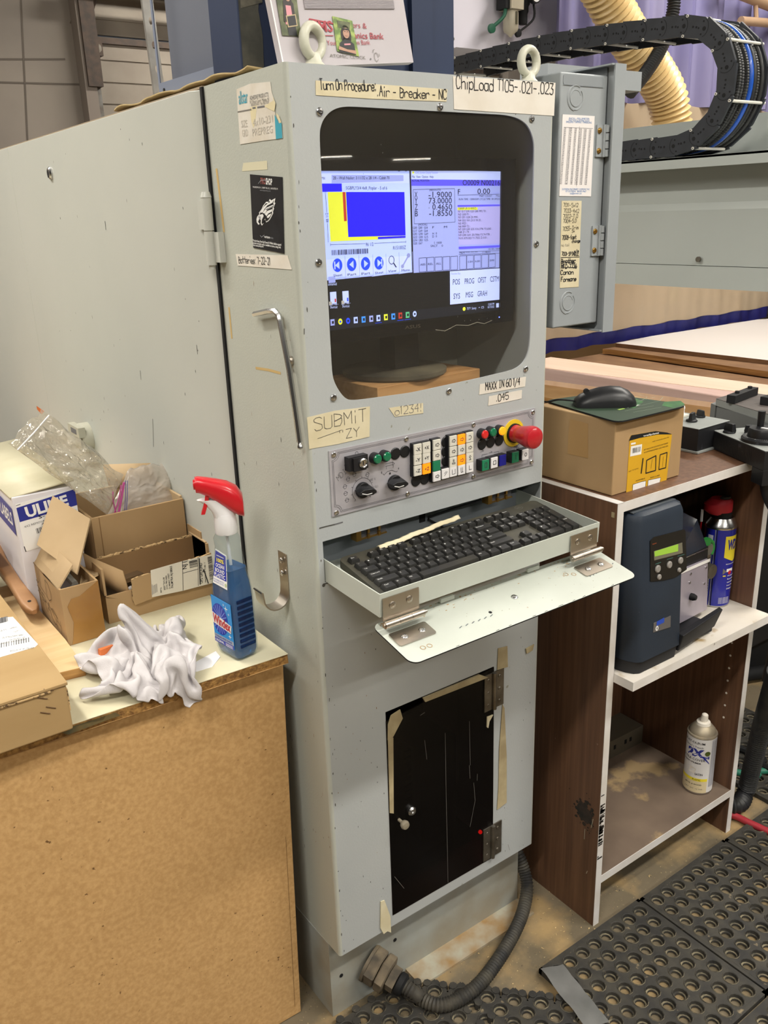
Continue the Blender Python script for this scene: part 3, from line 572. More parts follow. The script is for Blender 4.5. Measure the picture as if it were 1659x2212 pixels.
for q, m, g in (((0.2274,1.0768), BTN, AR), ((0.2272,1.0595), BTN, AR), ((0.2264,1.0423), BTNG, None), ((0.2266,1.0251), BTNW, AR), ((0.2444,1.0259), BTNW, [[(-3, -3), (3, 3)], [(-3, 1), (1, 4)]]), ((0.2612,1.0772), BTN, AR), ((0.2787,1.0767), BTNO, AR), ((0.296,1.0771), BTN, [[(-3, 3), (1, 3), (3, 0), (1, -3), (-3, -3)]]), ((0.2611,1.0597), BTN, AR), ((0.2786,1.0595), BTN, AR), ((0.296,1.0598), BTN, AR), ((0.261,1.0421), BTN, [[(-3, -3), (3, -3), (3, -1), (-3, -1), (-3, -3)], [(-1, 1), (1, 1), (1, 4), (-1, 4), (-1, 1)]]), ((0.2786,1.042), BTNO, AR), ((0.296,1.0428), BTN, [[(2, 2), (0, 4), (-2, 2), (0, 0), (2, 2)], [(-2, -3), (2, -3), (0, -1)]]), ((0.2609,1.0261), BTNW, [[(-3, 4), (-3, -4), (3, -4), (3, 4)]]), ((0.2785,1.0258), BTNW, [[(-2, 4), (-2, -4), (3, -4)], [(1, 4), (1, -4)]]), ((0.296,1.0259), BTNW, [[(-2, 4), (-2, -3), (3, -3)]])): sq(*q, m, glyph=g)
for q, m, g in (((0.3277,1.0249), BTNG, [[(-2, -4), (-2, 4), (2, 4), (2, -4), (-2, -4)]]), ((0.3471,1.0255), BTNW, [[(-3, -3), (-3, 3), (3, 3), (3, -3), (-3, -3)]]), ((0.3663,1.0258), BTNB, None), ((0.3957,1.0256), BTNG, [[(0, 4), (0, -4)]]), ((0.4191,1.0261), BTNW, [[(2.5 * cos(t), 3 * sin(t)) for t in [2 * pi * i / 10 for i in range(11)]]])):
    b = B(); x, z = q; b.box(x - .0095, x + .0095, -.014, -.002, z - .0095, z + .0095, FRM); ob('button_housing', b, cp, bev=.0006)
    b = B(); b.box(x - .0075, x + .0075, -.0155, -.013, z - .0095, z + .009, m)
    if g: b.lines(FY(-.0155), [[(x + p_ * .001, z + q_ * .001) for p_, q_ in l] for l in g], .001, LINEK, .0003)
    ob('push_button', b, cp, bev=.0008)
for q in ((0.1523,1.0744), (0.1704,1.0745), (0.2536,1.0755), (0.2535,1.0598), (0.2533,1.044), (0.3306,1.0576), (0.3495,1.0579), (0.3691,1.0578), (0.1912,1.0231), (0.2087,1.0228)):
    b = B(); b.rev((q[0], -.002, q[1]), (0, -1, 0), [(.0095, 0), (.0095, .0012), (.0085, .002)], BLACK, 20); ob('blanking_plug', b, cp)
LENG = M('green_lens', '15704c', .25, coat=.5); LENR = M('red_lens', 'd22a2a', .25, coat=.5)
for q, m in (((0.1115,1.0755), LENG), ((0.1292,1.076), LENG), ((0.3273,1.0765), LENR), ((0.3458,1.077), LENG), ((0.3658,1.0761), M('lit_amber_lens', 'f9941c', .3, emit=.9))):
    b = B(); c = (q[0], -.002, q[1]); b.rev(c, (0, -1, 0), [(.0088, 0), (.0088, .009), (.0078, .0105)], FRM, 20); h = ob('lamp_bezel', b, cp)
    b = B(); b.rev((q[0], -.0118, q[1]), (0, -1, 0), [(.0072, 0), (.0072, .002), (.006, .0035), (.002, .004)], m, 20); ob('pilot_lamp', b, cp)
b = B(); x, z = (0.0762,1.0763); b.box(x - .017, x + .017, -.014, -.002, z - .0105, z + .0105, FRM); b.box(x - .011, x + .011, -.018, -.014, z - .011, z + .009, FRM); b.rev((x + .005, -.018, z), (0, -1, 0), [(.0075, 0), (.0075, .002), (.006, .0032), (.0055, .001), (.001, .001)], STEEL, 20); b.box(x + .0042, x + .0058, -.0192, -.0185, z - .003, z + .003, BLK2); ob('key_switch', b, cp, 'black key switch with a chrome ring')
for q, a in (((0.0882,1.0295), -.12), ((0.1481,1.0289), -.1)):
    b = B(); x, z = q; b.rev((x, -.002, z), (0, -1, 0), [(.0125, 0), (.0125, .004), (.0115, .006)], BLACK, 22)
    ux = Vector((cos(a), 0, sin(a))); uz = Vector((-sin(a), 0, cos(a))); c = Vector((x, -.006, z)); rg = []
    for t, l, w in ((0, .017, .008), (.008, .0165, .0065), (.014, .015, .0045)):
        rg.append([c + Vector((0, -t, 0)) + ux * p_ * l + uz * q_ * w for p_, q_ in ((-1, .15), (-.5, -1), (.6, -1), (1, -.3), (1, .3), (.6, 1), (-.5, 1))][::-1])
    b.loft(rg, BLACK); b.lines(Fr(c + Vector((0, -.0142, 0)), ux, uz), [[(-.012, -.001), (-.003, -.003), (.006, -.0015)]], .0012, WHITE, .0003); ob('selector_knob', b, cp, 'black rotary selector knob', bev=.0008)
ex, ez = (0.4019,1.0646)
b = B(); b.rev((ex, -.002, ez), (0, -1, 0), [(.0235, 0), (.0235, .0015)], M('yellow_disc', 'e3c32c', .45), 32); b.rev((ex, -.0035, ez), (0, -1, 0), [(.0165, 0), (.0165, .004)], BLK2, 24)
es = ob('emergency_stop', b, con, 'red emergency stop mushroom on a yellow disc')
b = B(); b.rev((ex, -.0075, ez), (0, -1, 0), [(.0150, 0), (.0145, .004), (.0138, .006), (.0145, .010), (.0165, .022), (.0185, .030), (.0195, .036), (.0195, .041), (.0175, .0465), (.012, .0495), (.004, .0505)], M('red_mushroom', 'b5222b', .3, coat=.4), 32); ob('mushroom_cap', b, es)
# ------------------------------------------------------------------ keyboard drawer (a part of the console, pulled out and sagging)
tf = Fr((0, -.142, .9256), (1, 0, 0), (0, 1, .057))
def tb(b, x0, x1, y0, y1, d0, d1, m):
    P = [tf.p(x, y, d) for d in (d0, d1) for x, y in ((x0, y0), (x1, y0), (x1, y1), (x0, y1))]; return b.hexa(P, m)
b = B(); t = .0018
tb(b, .0165, .4685, 0, t, -.036, 0, TRAYP); tb(b, .0165, .0165 + t, t, .215, -.036, 0, TRAYP); tb(b, .4685 - t, .4685, t, .215, -.036, 0, TRAYP); tb(b, .0165 + t, .4685 - t, t, .215, -.036, -.0345, TRAYP)
tray = ob('keyboard_drawer', b, con, 'pulled out pale sheet metal keyboard drawer')
b = B(); b.box(.020, .47, .055, .057, .86, .9625, M('blue_grey_backplate', '7f868c', .55))
bx = (0.2466,0.9272); b.box(bx[0] - .006, bx[0] + .006, .0535, .055, .925, .965, BLK2); b.box(.02, .47, .05, .055, .9605, .964, BLK2)
b.tube(spline([(0.2577,0.052,0.9278), (0.2711,0.05,0.9184), (0.2854,0.045,0.9079)], 5), .002, BLK2); b.tube(spline([(0.2577,0.052,0.9311), (0.2992,0.04,0.9398), (0.3502,0.02,0.9504)], 5), .0018, BLK2)
ob('drawer_backplate', b, con)
for q0, q1 in (((0.077,0.9632), (0.1357,0.9552)), ((0.3495,0.9578), (0.4072,0.9555))):
    b = B(); x0, x1 = q0[0], q1[0]; zc = .9545; b.box(x0 + .008, x1, .006, .016, zc - .006, zc + .008, M('catch_dark', '3b3e42', .4)); b.box(x0 + .006, x1, .003, .006, zc - .0075, zc - .0055, BRASS); b.box(x0, x0 + .009, .002, .018, zc - .008, zc + .008, BRASS)
    for k in (.4, .75):
        xx = x0 + (x1 - x0) * k; b.box(xx - .002, xx + .002, .002, .006, zc - .008, zc - .001, BRASS); b.box(xx - .002, xx + .002, .002, .006, zc + .001, zc + .0085, BRASS)
    ob('drawer_catch', b, con, 'brass drawer catch')
# fold down flap with two hinges
ff = Fr((.0165, -.2135, .8475), (1, 0, 0), (0, .095, .0215)); wf, df = .468, .098
b = B(); b.plate(ff, rrect(0, wf, 0, df, .014), -.0022, 0, TRAYP, me=BLK2)
flap = ob('fold_down_flap', b, tray, 'hanging pale metal drawer flap with chipped edges')
b = B(); rnd = random.Random(5)
for k in range(60): b.poly(ff, [(x_, y_) for x_, y_ in circ(rnd.uniform(.01, wf - .01), df - abs(rnd.gauss(0, .012)) - .002, rnd.uniform(.0006, .003), 6, rnd.uniform(.0004, .0012))], M('flap_stain', 'a88a62', .8), .0003)
for k in range(30): b.poly(ff, circ(rnd.uniform(.01, wf - .01), rnd.uniform(.005, df), rnd.uniform(.0004, .0012), 6, rnd.uniform(.0003, .0008)), M('flap_speck', '8c8672', .8), .0003)
for x, y in ((.035, .022), (.046, .021), (.36, .06), (.372, .054)): b.lines(ff, [circ(x, y, .0038, 12) + [circ(x, y, .0038, 12)[0]]], .0009, MATS['flap_stain'], .0004)
b.lines(ff, [[(.392 + .008 * k, .036 + .001 * k + rnd.uniform(-.001, .001)), (.396 + .008 * k, .039 + .001 * k)] for k in range(9)] + [[(.11 + .012 * k, .032), (.116 + .012 * k, .034)] for k in range(6)], .0014, M('flap_smear', '5d6468', .7), .0003)
for k in range(9): b.box(.03 + k * .05 + rnd.uniform(-.01, .01), 0, -.2150, -.2138, .8455, .8475, BLK2) if 0 else None
for k in range(10):
    x = rnd.uniform(.02, .44); b.add([ff.p(x, -.0001, -.0005), ff.p(x + rnd.uniform(.004, .014), -.0001, -.0005), ff.p(x + .008, .002, .0003), ff.p(x + .002, .0016, .0003)], [(0, 1, 2, 3)], BLK2)
ob('flap_wear', b, flap, kind='stuff')
screw('flap_screw', flap, ff.p(.238, .052, 0), ff.n, .0055, STEEL, h=.4); b = B(); b.cyl(ff.p(.177, .04, -.0001), ff.p(.177, .04, .0004), .0028, BLK2, n=10); ob('flap_hole', b, flap)
for hx in (.020, .398):
    b = B(); b.plate(tf if 0 else Fr((0, -.1425, 0), (1, 0, 0), (0, 0, 1)), [(hx, .8845), (hx + .0635, .8845), (hx + .0635, .9185), (hx, .9185)], 0, .0016, NICKEL)
    for i, (s0, s1) in enumerate(((-.002, .022), (.0225, .044), (.0445, .067))): b.cyl((hx + s0, -.1495, .8805), (hx + s1, -.1495, .8805), .0052, NICKEL, n=16)
    b.cyl((hx - .004, -.1495, .8805), (hx + .072, -.1495, .8805), .003, NICKEL, n=10)
    hf = Fr(ff.o + Vector((hx - .0165, 0, 0)) + ff.n * .0004, ff.u, ff.v); b.plate(hf, rrect(.004, .0695, .038, .068, .004), 0, .0018, NICKEL)
    h = ob('flap_hinge', b, flap, 'tarnished steel butt hinge')
    for sx in (.016, .046): screw('hinge_rivet', h, (hx + sx, -.1442, .905), (0, -1, 0), .0055, NICKEL, h=.3)
    for sx in (.022, .053): screw('hinge_screw', h, hf.p(sx, .052, .0018), ff.n, .0052, STEEL, h=.5)
for hx in (.12, .30):
    b = B(); q = ff.p(hx, df - .004, .004); b.box(q[0], q[0] + .026, q[1] - .006, q[1] - .002, q[2], q[2] + .006, TRAYP); ob('latch_tab', b, flap)
# ================================================================== KEYBOARD
kf = Fr((.0415, .003, .932), (1, .012, 0), (.03, .985, .15)); KW, KD = .427, .128
kf.o = kf.o - kf.v * KD
kb = thing('keyboard', 'dusty black full-size computer keyboard lying in the pulled out drawer', 'keyboard', tuple(kf.o))
KBM = M('dusty_key_plastic', '232426', .5, col2='38362f', vs=18, bump=.05); KDK = M('keyboard_deck', '33332f', .6, col2='4d4a3e', vs=14); LEG = M('key_legend', 'd9dad8', .6)
b = B(); b.plate(kf, rrect(0, KW, 0, KD, .012), -.016, -.004, KDK); ob('case', b, kb, bev=.0015)
def kbox(w, h):
    b = B(); r0 = [(0, 0), (w, 0), (w, h), (0, h)]; rings = []
    for ins, d in ((0, -.004), (.0004, .0005), (.0016, .0032)): rings.append([kf.p(x + (ins if x == 0 else -ins), y + (ins if y == 0 else -ins), d) - kf.o for x, y in r0])
    return b.loft(rings, KBM)
U = (KW - .014) / 22.6; V = .0176; KC = {}; leg = B()
def key(x, y, w=1, h=1, t=''):
    k = (round(w, 2), round(h, 2)); kw, kh = w * U - .0026, h * V - .0026
    if k not in KC: KC[k] = mesh('key', kbox(kw, kh))
    p = kf.p(.007 + x * U + .0013, .0065 + y * V + .0013) - kf.o
    ob('key', KC[k], kb, loc=p)
    if t: leg.text(kf, t, (.007 + x * U + .0045, .0065 + y * V + kh - .0055), (.007 + x * U + .0045 + (.0022 if len(t) == 1 else min(.0018 * len(t), kw - .006)), .0065 + y * V + kh - .0055), .0026, LEG, .01, .0035)
R0 = [(1.25, 'Ctrl'), (1.25, 'H'), (1.25, 'Alt'), (6.25, ''), (1.25, 'Alt'), (1.25, 'H'), (1.25, 'E'), (1.25, 'Ctrl')]
R1 = [(2.25, 'Shift')] + [(1, c) for c in 'ZXCVBNM,./'] + [(2.75, 'Shift')]
R2 = [(1.75, 'Caps Lock')] + [(1, c) for c in "ASDFGHJKL;'"] + [(2.25, 'Enter')]
R3 = [(1.5, 'Tab')] + [(1, c) for c in 'QWERTYUIOP[]'] + [(1.5, '|')]
R4 = [(1, '~')] + [(1, c) for c in '1234567890-='] + [(2, 'Backspace')]
for i, r in enumerate((R0, R1, R2, R3, R4)):
    x = 0
    for w, t in r: key(x, i, w, 1, t); x += w
fx = [0] + [2 + k for k in range(4)] + [6.5 + k for k in range(4)] + [11 + k for k in range(4)]
for x, t in zip(fx, ['Esc'] + ['F%d' % k for k in range(1, 13)]): key(x, 5.25, 1, .85, t)
for k, t in enumerate(('PrtSc', 'ScrLk', 'Pause')): key(15.25 + k, 5.25, 1, .85, t)
for k, t in enumerate(('Ins', 'Home', 'PgUp')): key(15.25 + k, 4, 1, 1, t); 
for k, t in enumerate(('Del', 'End', 'PgDn')): key(15.25 + k, 3, 1, 1, t)
for k, t in enumerate('<v>'): key(15.25 + k, 0, 1, 1, t)
key(16.25, 1, 1, 1, '^')
for r, s_ in ((4, ('Num', '/', '*', '-')), (3, '789'), (2, '456'), (1, '123')):
    for k, t in enumerate(s_): key(18.5 + k, r, 1, 1, t)
key(21.5, 2, 1, 2, '+'); key(21.5, 0, 1, 2, 'Enter'); key(18.5, 0, 2, 1, '0'); key(20.5, 0, 1, 1, '.')
leg.lines(kf, [[(.007 + 20.2 * U + .008 * cos(t), .117 + .0058 * sin(t)) for t in [2 * pi * i / 16 for i in range(17)]]], .0006, M('worn_emblem', '6d6b64', .6), -.0035)
leg.text(kf, 'DELL', (.007 + 20.2 * U - .005, .1152), (.007 + 20.2 * U + .005, .1152), .0036, MATS['worn_emblem'], .02, -.0035)
ob('key_legends', leg, kb)
b = B(); P0 = kf.p(.068, KD - .014, .0); P1 = kf.p(.245, KD + .002, .004)
def tapef(u, v):
    p = P0.lerp(P1, u); q = kf.v * (v - .5) * .013; s_ = sin(u * 19) * .0005 + sin(u * 67) * .0003
    return p + q + kf.n * (.0015 + .004 * (1 - abs(2 * v - 1)) + s_) + kf.v * s_ * .8
grid(b, tapef, 50, 6, TAPE); b.v += []; tp = tagit(ob('tape_strip', b), 'crumpled strip of masking tape lying along the top of the black keyboard', 'tape')
md = tp.modifiers.new('thick', 'SOLIDIFY'); md.thickness = .0006
# ================================================================== MONITOR behind the window
mon = thing('monitor', 'black flat monitor showing machine control windows, behind the console window on a wooden block', 'monitor', (.27, .135, 1.1665))
y0 = .0655; mr = (0.4604,1.497); mb = (0.4544,1.2418); sr = (0.4303,1.4824); sl = (.0615, 0)
MX0, MX1, MZ0, MZ1 = .038, mr[0], mb[1], mr[1] + .004; SX0, SX1, SZ0, SZ1 = .066, (0.4293,1.4824)[0], (0.4318,1.2626)[1] - .001, (0.4293,1.4824)[1] + .0005
BEZ = M('glossy_black_bezel', '101114', .18, coat=.4)
b = B(); b.plate(FY(y0), [(MX0, MZ0), (MX1, MZ0), (MX1, MZ1), (MX0, MZ1)], -.03, .0025, BEZ, ([(SX0, SZ0), (SX0, SZ1), (SX1, SZ1), (SX1, SZ0)],)); b.box(MX0 + .06, MX1 - .06, y0 + .03, y0 + .055, MZ0 + .04, MZ1 - .04, BLACK)
ob('housing', b, mon)
SCRK = M('screen_black', '15171c', .35, emit=.35); SWH = M('screen_white', 'b6c4ff', .35, emit=.92); SLV = M('screen_lavender', '9aa6ee', .35, emit=.72); SGR = M('screen_grey', '8f98d6', .35, emit=.62); SBL = M('screen_blue', '1a10ff', .35, emit=.85); SBAR = M('screen_bar_blue', '5a55f2', .35, emit=.75); SYE = M('screen_yellow', 'd9e03c', .35, emit=.8); SRE = M('screen_red', 'b8382e', .35, emit=.7); SIN = M('screen_ink', '262b55', .35, emit=.12); SBT = M('screen_button_blue', '1f46f0', .35, emit=.8); SDK = M('screen_taskbar', '1b1f2b', .35, emit=.4); SGN = M('screen_green', '58b98a', .35, emit=.7)
fs = FY(y0 + .001); b = B(); b.rect(fs, SX0, SX1, SZ0, SZ1, SCRK, 0); sc = ob('screen', b, mon, 'lit screen with program windows')
b = B()
def q4(P, m, d): b.poly(fs, ccw(P), m, d)
WN = M('screen_window', 'a9bbff', .35, emit=.95); D1, D2, D3 = .0003, .0006, .0009
lx = SX0 + .0002
def L4(x1a, ya, x1b, yb):
    pass
q4([(SX0, (0.0874,1.4864)[1]), (0.2436,1.4854), (0.2448,1.3355), (SX0, (0.0865,1.3378)[1] - .004)], WN, D1)
q4([(SX0, (0.087,1.4669)[1]), (0.2424,1.4656), (0.2425,1.4713), (0.2428,1.4793), (SX0, (0.0879,1.4797)[1])], SWH, D2)
q4([(0.1043,1.4778), (0.2319,1.4769), (0.2317,1.4689), (0.1039,1.4667)], SLV, D3)
b.text(fs, '2B - Wall Nailer: 3 11/32 x 28 1/4 - Cab# 70', (0.1061,1.4717), (0.2056,1.4715), .0042, SIN, 0, .0012); b.text(fs, 'Parts:', ((0.0821,1.4722)[0], (0.0935,1.4721)[1]), (0.0935,1.4721), .0042, SIN, 0, .0012)
q4([(SX0 + .003, (0.0961,1.4664)[1]), (0.1207,1.4662), (0.1207,1.4554), (SX0 + .003, (0.0958,1.4554)[1])], SBL, D3); b.text(fs, 'SGBPLY3/4 4x8_Poplar - 5 of 6', (0.1275,1.4581), (0.2008,1.4572), .0045, SIN, 0, .0012)
q4([(0.0962,1.4551), (0.2327,1.4533), (0.2329,1.387), (0.0971,1.3879)], SYE, D3); q4([(0.1274,1.4547), (0.2327,1.4533), (0.233,1.3909), (0.128,1.3929)], SBL, .0012); q4([(0.1214,1.4548), (0.1262,1.4547), (0.1264,1.4152), (0.1218,1.415)], SRE, .0012); q4([(0.1809,1.3908), (0.233,1.3904), (0.2329,1.3875), (0.1812,1.3877)], SBL, .0012)
b.lines(fs, [[(0.0968,1.3836), (0.1576,1.3825)], [(0.1743,1.3821), (0.2336,1.3816)], [(0.0969,1.3852), (0.0967,1.382)], [(0.2336,1.3832), (0.2336,1.3801)], [(0.0924,1.4552), (0.0931,1.4278)], [(0.0932,1.4131), (0.0931,1.3873)]], .0005, SIN, .0009)
b.text(fs, '96 1/2', (0.1585,1.3787), (0.1724,1.3786), .005, SIN, 0, .0012); b.text(fs, '48 1/2', (0.0956,1.4141), (0.0949,1.4273), .0045, SIN, 0, .0012); b.text(fs, 'R151005Z', (0.209,1.3714), (0.2331,1.3711), .0052, SIN, 0, .0012)
rb = random.Random(2); x = 106
while x < 425:
    w = rb.choice((3, 3, 5, 8)); yy = 770 - (x - 106) * .045
    p = fs; a0 = (0.0979,1.376); a1 = (0.1625,1.3753); h0 = (0.0979,1.376)[1] - (0.0983,1.3688)[1]; t0 = (x - 106) / 319; t1 = (x + w - 106) / 319; X0 = a0[0] + (a1[0] - a0[0]) * t0; X1 = a0[0] + (a1[0] - a0[0]) * t1; Zt = a0[1] + (a1[1] - a0[1]) * t0
    b.rect(fs, X0, X1, Zt - h0, Zt, SIN, .0012); x += w + rb.choice((3, 4, 6))
q4([(SX0, (0.0881,1.3637)[1]), (0.2428,1.3604), (0.2433,1.339), (SX0, (0.0876,1.3405)[1] - .003)], SWH, D2)
for i, (c, t) in enumerate((((0.1069,1.3543), 'Sheet'), ((0.1319,1.354), 'Part'), ((0.1569,1.3537), 'Part'), ((0.1815,1.3533), 'Sheet'), ((0.2062,1.3543), 'View'), ((0.2319,1.3539), 'Menu'))):
    x, z = c; w = .0137
    b.lines(fs, [[(x + w, z + .0125), (x + w, z - .0178), (x - w, z - .0190)]], .0006, SGR, .0009)
    b.text(fs, t, (x - .0078, z - .0160), (x + .0078, z - .0155), .0036, SIN, 0, .0012)
    if i < 4:
        b.poly(fs, circ(x, z, .0084, 20, .0096), SBT, .0012); s = -1 if i < 2 else 1
        b.poly(fs, ccw([(x + s * .0045, z), (x - s * .003, z + .0055), (x - s * .003, z - .0055)]), WN, .0015)
        if i in (0, 3): b.rect(fs, x + s * .005 - .001, x + s * .005 + .001, z - .0055, z + .0055, WN, .0015)
    elif i == 4: b.lines(fs, [circ(x - .001, z + .002, .005, 14, .006) + [circ(x - .001, z + .002, .005, 14, .006)[0]]], .0009, SIN, .0012); b.lines(fs, [[(x + .003, z - .003), (x + .0075, z - .009)]], .0018, SIN, .0012)
    else: b.lines(fs, [[(x - .006, z - .008), (x + .005, z + .006)]], .0024, SGR, .0012); b.poly(fs, circ(x + .006, z + .0075, .0035, 8), SGR, .0012); b.poly(fs, circ(x - .006, z - .008, .003, 8), SGR, .0012)
b.lines(fs, [[(0.2094,1.4833), (0.2123,1.4833)], [(0.222,1.4825), (0.225,1.4825), (0.2251,1.4844)], [(0.2354,1.4844), (0.2383,1.4822)], [(0.2384,1.4844), (0.2353,1.4822)]], .0006, SIN, D3)
# right window
q4([(0.2466,1.4844), (0.4296,1.482), (0.4307,1.3319), (0.2479,1.3345)], SLV, D1); q4([(0.2466,1.4844), (0.4296,1.482), (0.4298,1.4688), (0.2464,1.4713)], SWH, D2)
b.text(fs, 'CNC Screen Display Function', (0.2547,1.479), (0.2982,1.4789), .0035, SGR, 0, D3); b.text(fs, 'File  View  Option  Help', (0.248,1.4732), (0.2897,1.473), .0034, SIN, 0, D3); b.poly(fs, ccw([(0.2487,1.4822), (0.2522,1.4822), (0.2521,1.479), (0.2486,1.479)]), SYE, D3)
q4([(0.2467,1.4709), (0.4293,1.4689), (0.4291,1.4603), (0.2469,1.462)], SBAR, D2); b.text(fs, 'ACTUAL POSITION', (0.2474,1.4677), (0.2811,1.4678), .003, SIN, 0, D3); b.text(fs, 'O0009 N00216', (0.3483,1.4618), (0.4281,1.4607), .0082, SIN, 0, D3)
b.lines(fs, [[(0.2498,1.4567), (0.3318,1.457), (0.3324,1.4072), (0.2507,1.4072), (0.2498,1.4567)], [(0.3388,1.4472), (0.4276,1.4476)], [(0.3388,1.4556), (0.3388,1.4472)]], .0005, SIN, D3)
for t, v, ya, yb in (('X', '-1.9000', 308, 308), ('Y', '73.0000', 362, 362), ('Z', '0.4650', 417, 417), ('B', '-1.8550', 472, 470)): 
    pass
for t, v, p0, p1, p2, p3 in (('X', '-1.9000', (0.2521,1.4452), (0.2578,1.4451), (0.2795,1.4448), (0.3261,1.4443)), ('Y', '73.0000', (0.2521,1.4365), (0.2579,1.4364), (0.2793,1.436), (0.326,1.4354)), ('Z', '0.4650', (0.2523,1.4274), (0.2579,1.4273), (0.2866,1.4268), (0.3264,1.4262)), ('B', '-1.8550', (0.2523,1.418), (0.2581,1.418), (0.2801,1.4177), (0.3268,1.4171))):
    b.text(fs, t, p0, p1, .0085, SIN, 0, D3); b.text(fs, v, p2, p3, .0085, SIN, 0, D3)
b.text(fs, '(ABSOLUTE)', (0.2813,1.4543), (0.3035,1.4544), .003, SIN, 0, D3); b.text(fs, 'F', (0.3388,1.4489), (0.3431,1.4488), .0075, SIN, 0, D3); b.text(fs, '0.00', (0.3796,1.4483), (0.4067,1.4482), .0085, SIN, 0, D3); b.text(fs, 'INCH/M', (0.4142,1.4478), (0.4263,1.4478), .0026, SGR, 0, D3)
b.text(fs, 'PART COUNT      7936', (0.384,1.4439), (0.4276,1.4435), .0028, SIN, 0, D3); b.text(fs, 'RUN TIME  1200H50M CYCLE TIME  0H 0M25S', (0.3407,1.4398), (0.4285,1.4388), .0028, SIN, 0, D3)
b.text(fs, '(MODAL)', (0.2586,1.4043), (0.2762,1.4041), .003, SIN, 0, D3)
for i, (p0, p1) in enumerate((((0.2478,1.4), (0.277,1.3993)), ((0.2477,1.3953), (0.2769,1.3946)), ((0.2476,1.3908), (0.2773,1.3901)), ((0.2479,1.3862), (0.2772,1.3855)), ((0.2478,1.3815), (0.2771,1.381)), ((0.2481,1.3771), (0.2657,1.3767)))): b.text(fs, ('G00  G80  G54', 'G17  G49  G64', 'G90  G98  G69', 'G22  G98  G15', 'G94  G50  G25', 'G20  G67')[i], p0, p1, .0033, SIN, 0, D3)
b.text(fs, 'S  10000', (0.289,1.376), (0.3048,1.3758), .0033, SIN, 0, D3); b.text(fs, 'SACT .   0', (0.282,1.3718), (0.3071,1.371), .0033, SIN, 0, D3); b.text(fs, 'H  0', (0.286,1.3901), (0.2952,1.3901), .0033, SIN, 0, D3); b.text(fs, 'D  0', (0.2859,1.3857), (0.2951,1.3857), .0033, SIN, 0, D3); b.text(fs, 'F       M', (0.2862,1.3993), (0.3158,1.399), .0033, SIN, 0, D3)
q4([(0.3371,1.4333), (0.4291,1.4321), (0.4306,1.3698), (0.3403,1.3721)], M('screen_pale_violet', 'a9a6ea', .35, emit=.75), D2); q4([(0.3378,1.4327), (0.4286,1.4317), (0.4286,1.4291), (0.3378,1.4298)], SBAR, D3); q4([(0.3378,1.4288), (0.3797,1.4282), (0.38,1.4244), (0.3377,1.4251)], SYE, D3)
for t, p0, p1 in (('O0009 (R151005Z) ;', (0.3387,1.4259), (0.3792,1.4255)), ('N1 G17 G90 G20 G80 M92 T0 ;', (0.3387,1.4216), (0.399,1.4206)), ('N2 G00 F1 ;', (0.3389,1.417), (0.3641,1.4166)), ('N3 G91 G28 Z0 M95 ;', (0.3389,1.4127), (0.3822,1.4119)), ('N4 G52 X41.D13 Y0.35 ;', (0.3391,1.408), (0.3887,1.407)), ('N5 M23 ;', (0.339,1.4033), (0.3578,1.4031)), ('N6 M09 T2 ;', (0.3393,1.3988), (0.3641,1.3983)), ('N7 G90 G00 G55 X16.3796 Y3.6365 ;', (0.3392,1.3945), (0.4114,1.3931)), ('N8 Z1.74 ;', (0.3395,1.3901), (0.3641,1.3899)), ('N9 G90 G01 Z0.7006 Y3.74 F78. ;', (0.3394,1.3856), (0.4094,1.3843)), ('N10 X70.022 Y1.7552 Z-0.01 ;', (0.3397,1.3809), (0.4024,1.3795))): b.text(fs, t, p0, p1, .0032, SIN, 0, .0012)
q4([(0.3398,1.3695), (0.4306,1.3678), (0.4307,1.3644), (0.3401,1.3656)], SBAR, D3); b.text(fs, 'OS 95% 1000R', (0.4041,1.3611), (0.4297,1.3606), .003, SIN, 0, D3); b.lines(fs, [[(0.3403,1.3615), (0.4297,1.3589)], [(0.3403,1.3575), (0.4298,1.3551)]], .0005, SIN, D3); b.text(fs, 'MEM **** *** ***      11:48:41', (0.3417,1.3585), (0.4077,1.3566), .003, SIN, 0, D3)
for i, (p, t) in enumerate((((0.2661,1.3458), 'ABS'), ((0.2815,1.3456), 'REL'), ((0.2978,1.3454), 'ALL'), ((0.3138,1.3452), ''), ((0.3301,1.3449), ''), ((0.3489,1.3446), ''), ((0.3642,1.3444), 'O-SRH'), ((0.3801,1.3443), 'N-SRH'), ((0.3967,1.3441), ''), ((0.4124,1.3439), 'REWIND'))):
    x, z = p; w, h = .0072, .0105
    b.lines(fs, [[(x - w, z - h), (x + w, z - h), (x + w, z + h), (x - w, z + h), (x - w, z - h)]], .0006, SIN, D3)
    if t: b.text(fs, t, (x - .0052, z - .001), (x + .0052, z - .001), .0032, SIN, 0, D3)
# function keypad window
q4([(0.3208,1.3325), (0.4315,1.3307), (0.4321,1.2794), (0.3208,1.2802)], SWH, .0012); b.text(fs, 'Function Key', (0.3232,1.3271), (0.343,1.3265), .0034, SGR, 0, .0015)
for t, p0, p1 in (('POS', (0.3267,1.3111), (0.3415,1.3108)), ('PROG', (0.3518,1.3106), (0.3722,1.3102)), ('OFST', (0.3805,1.3104), (0.3987,1.3099)), ('CSTM', (0.4077,1.3102), (0.4274,1.3098)), ('SYS', (0.3277,1.2886), (0.3416,1.2882)), ('MSG', (0.3542,1.2889), (0.3697,1.2884)), ('GRAH', (0.3798,1.2887), (0.4007,1.2882))): b.text(fs, t, p0, p1, .0088, SIN, 0, .0015)
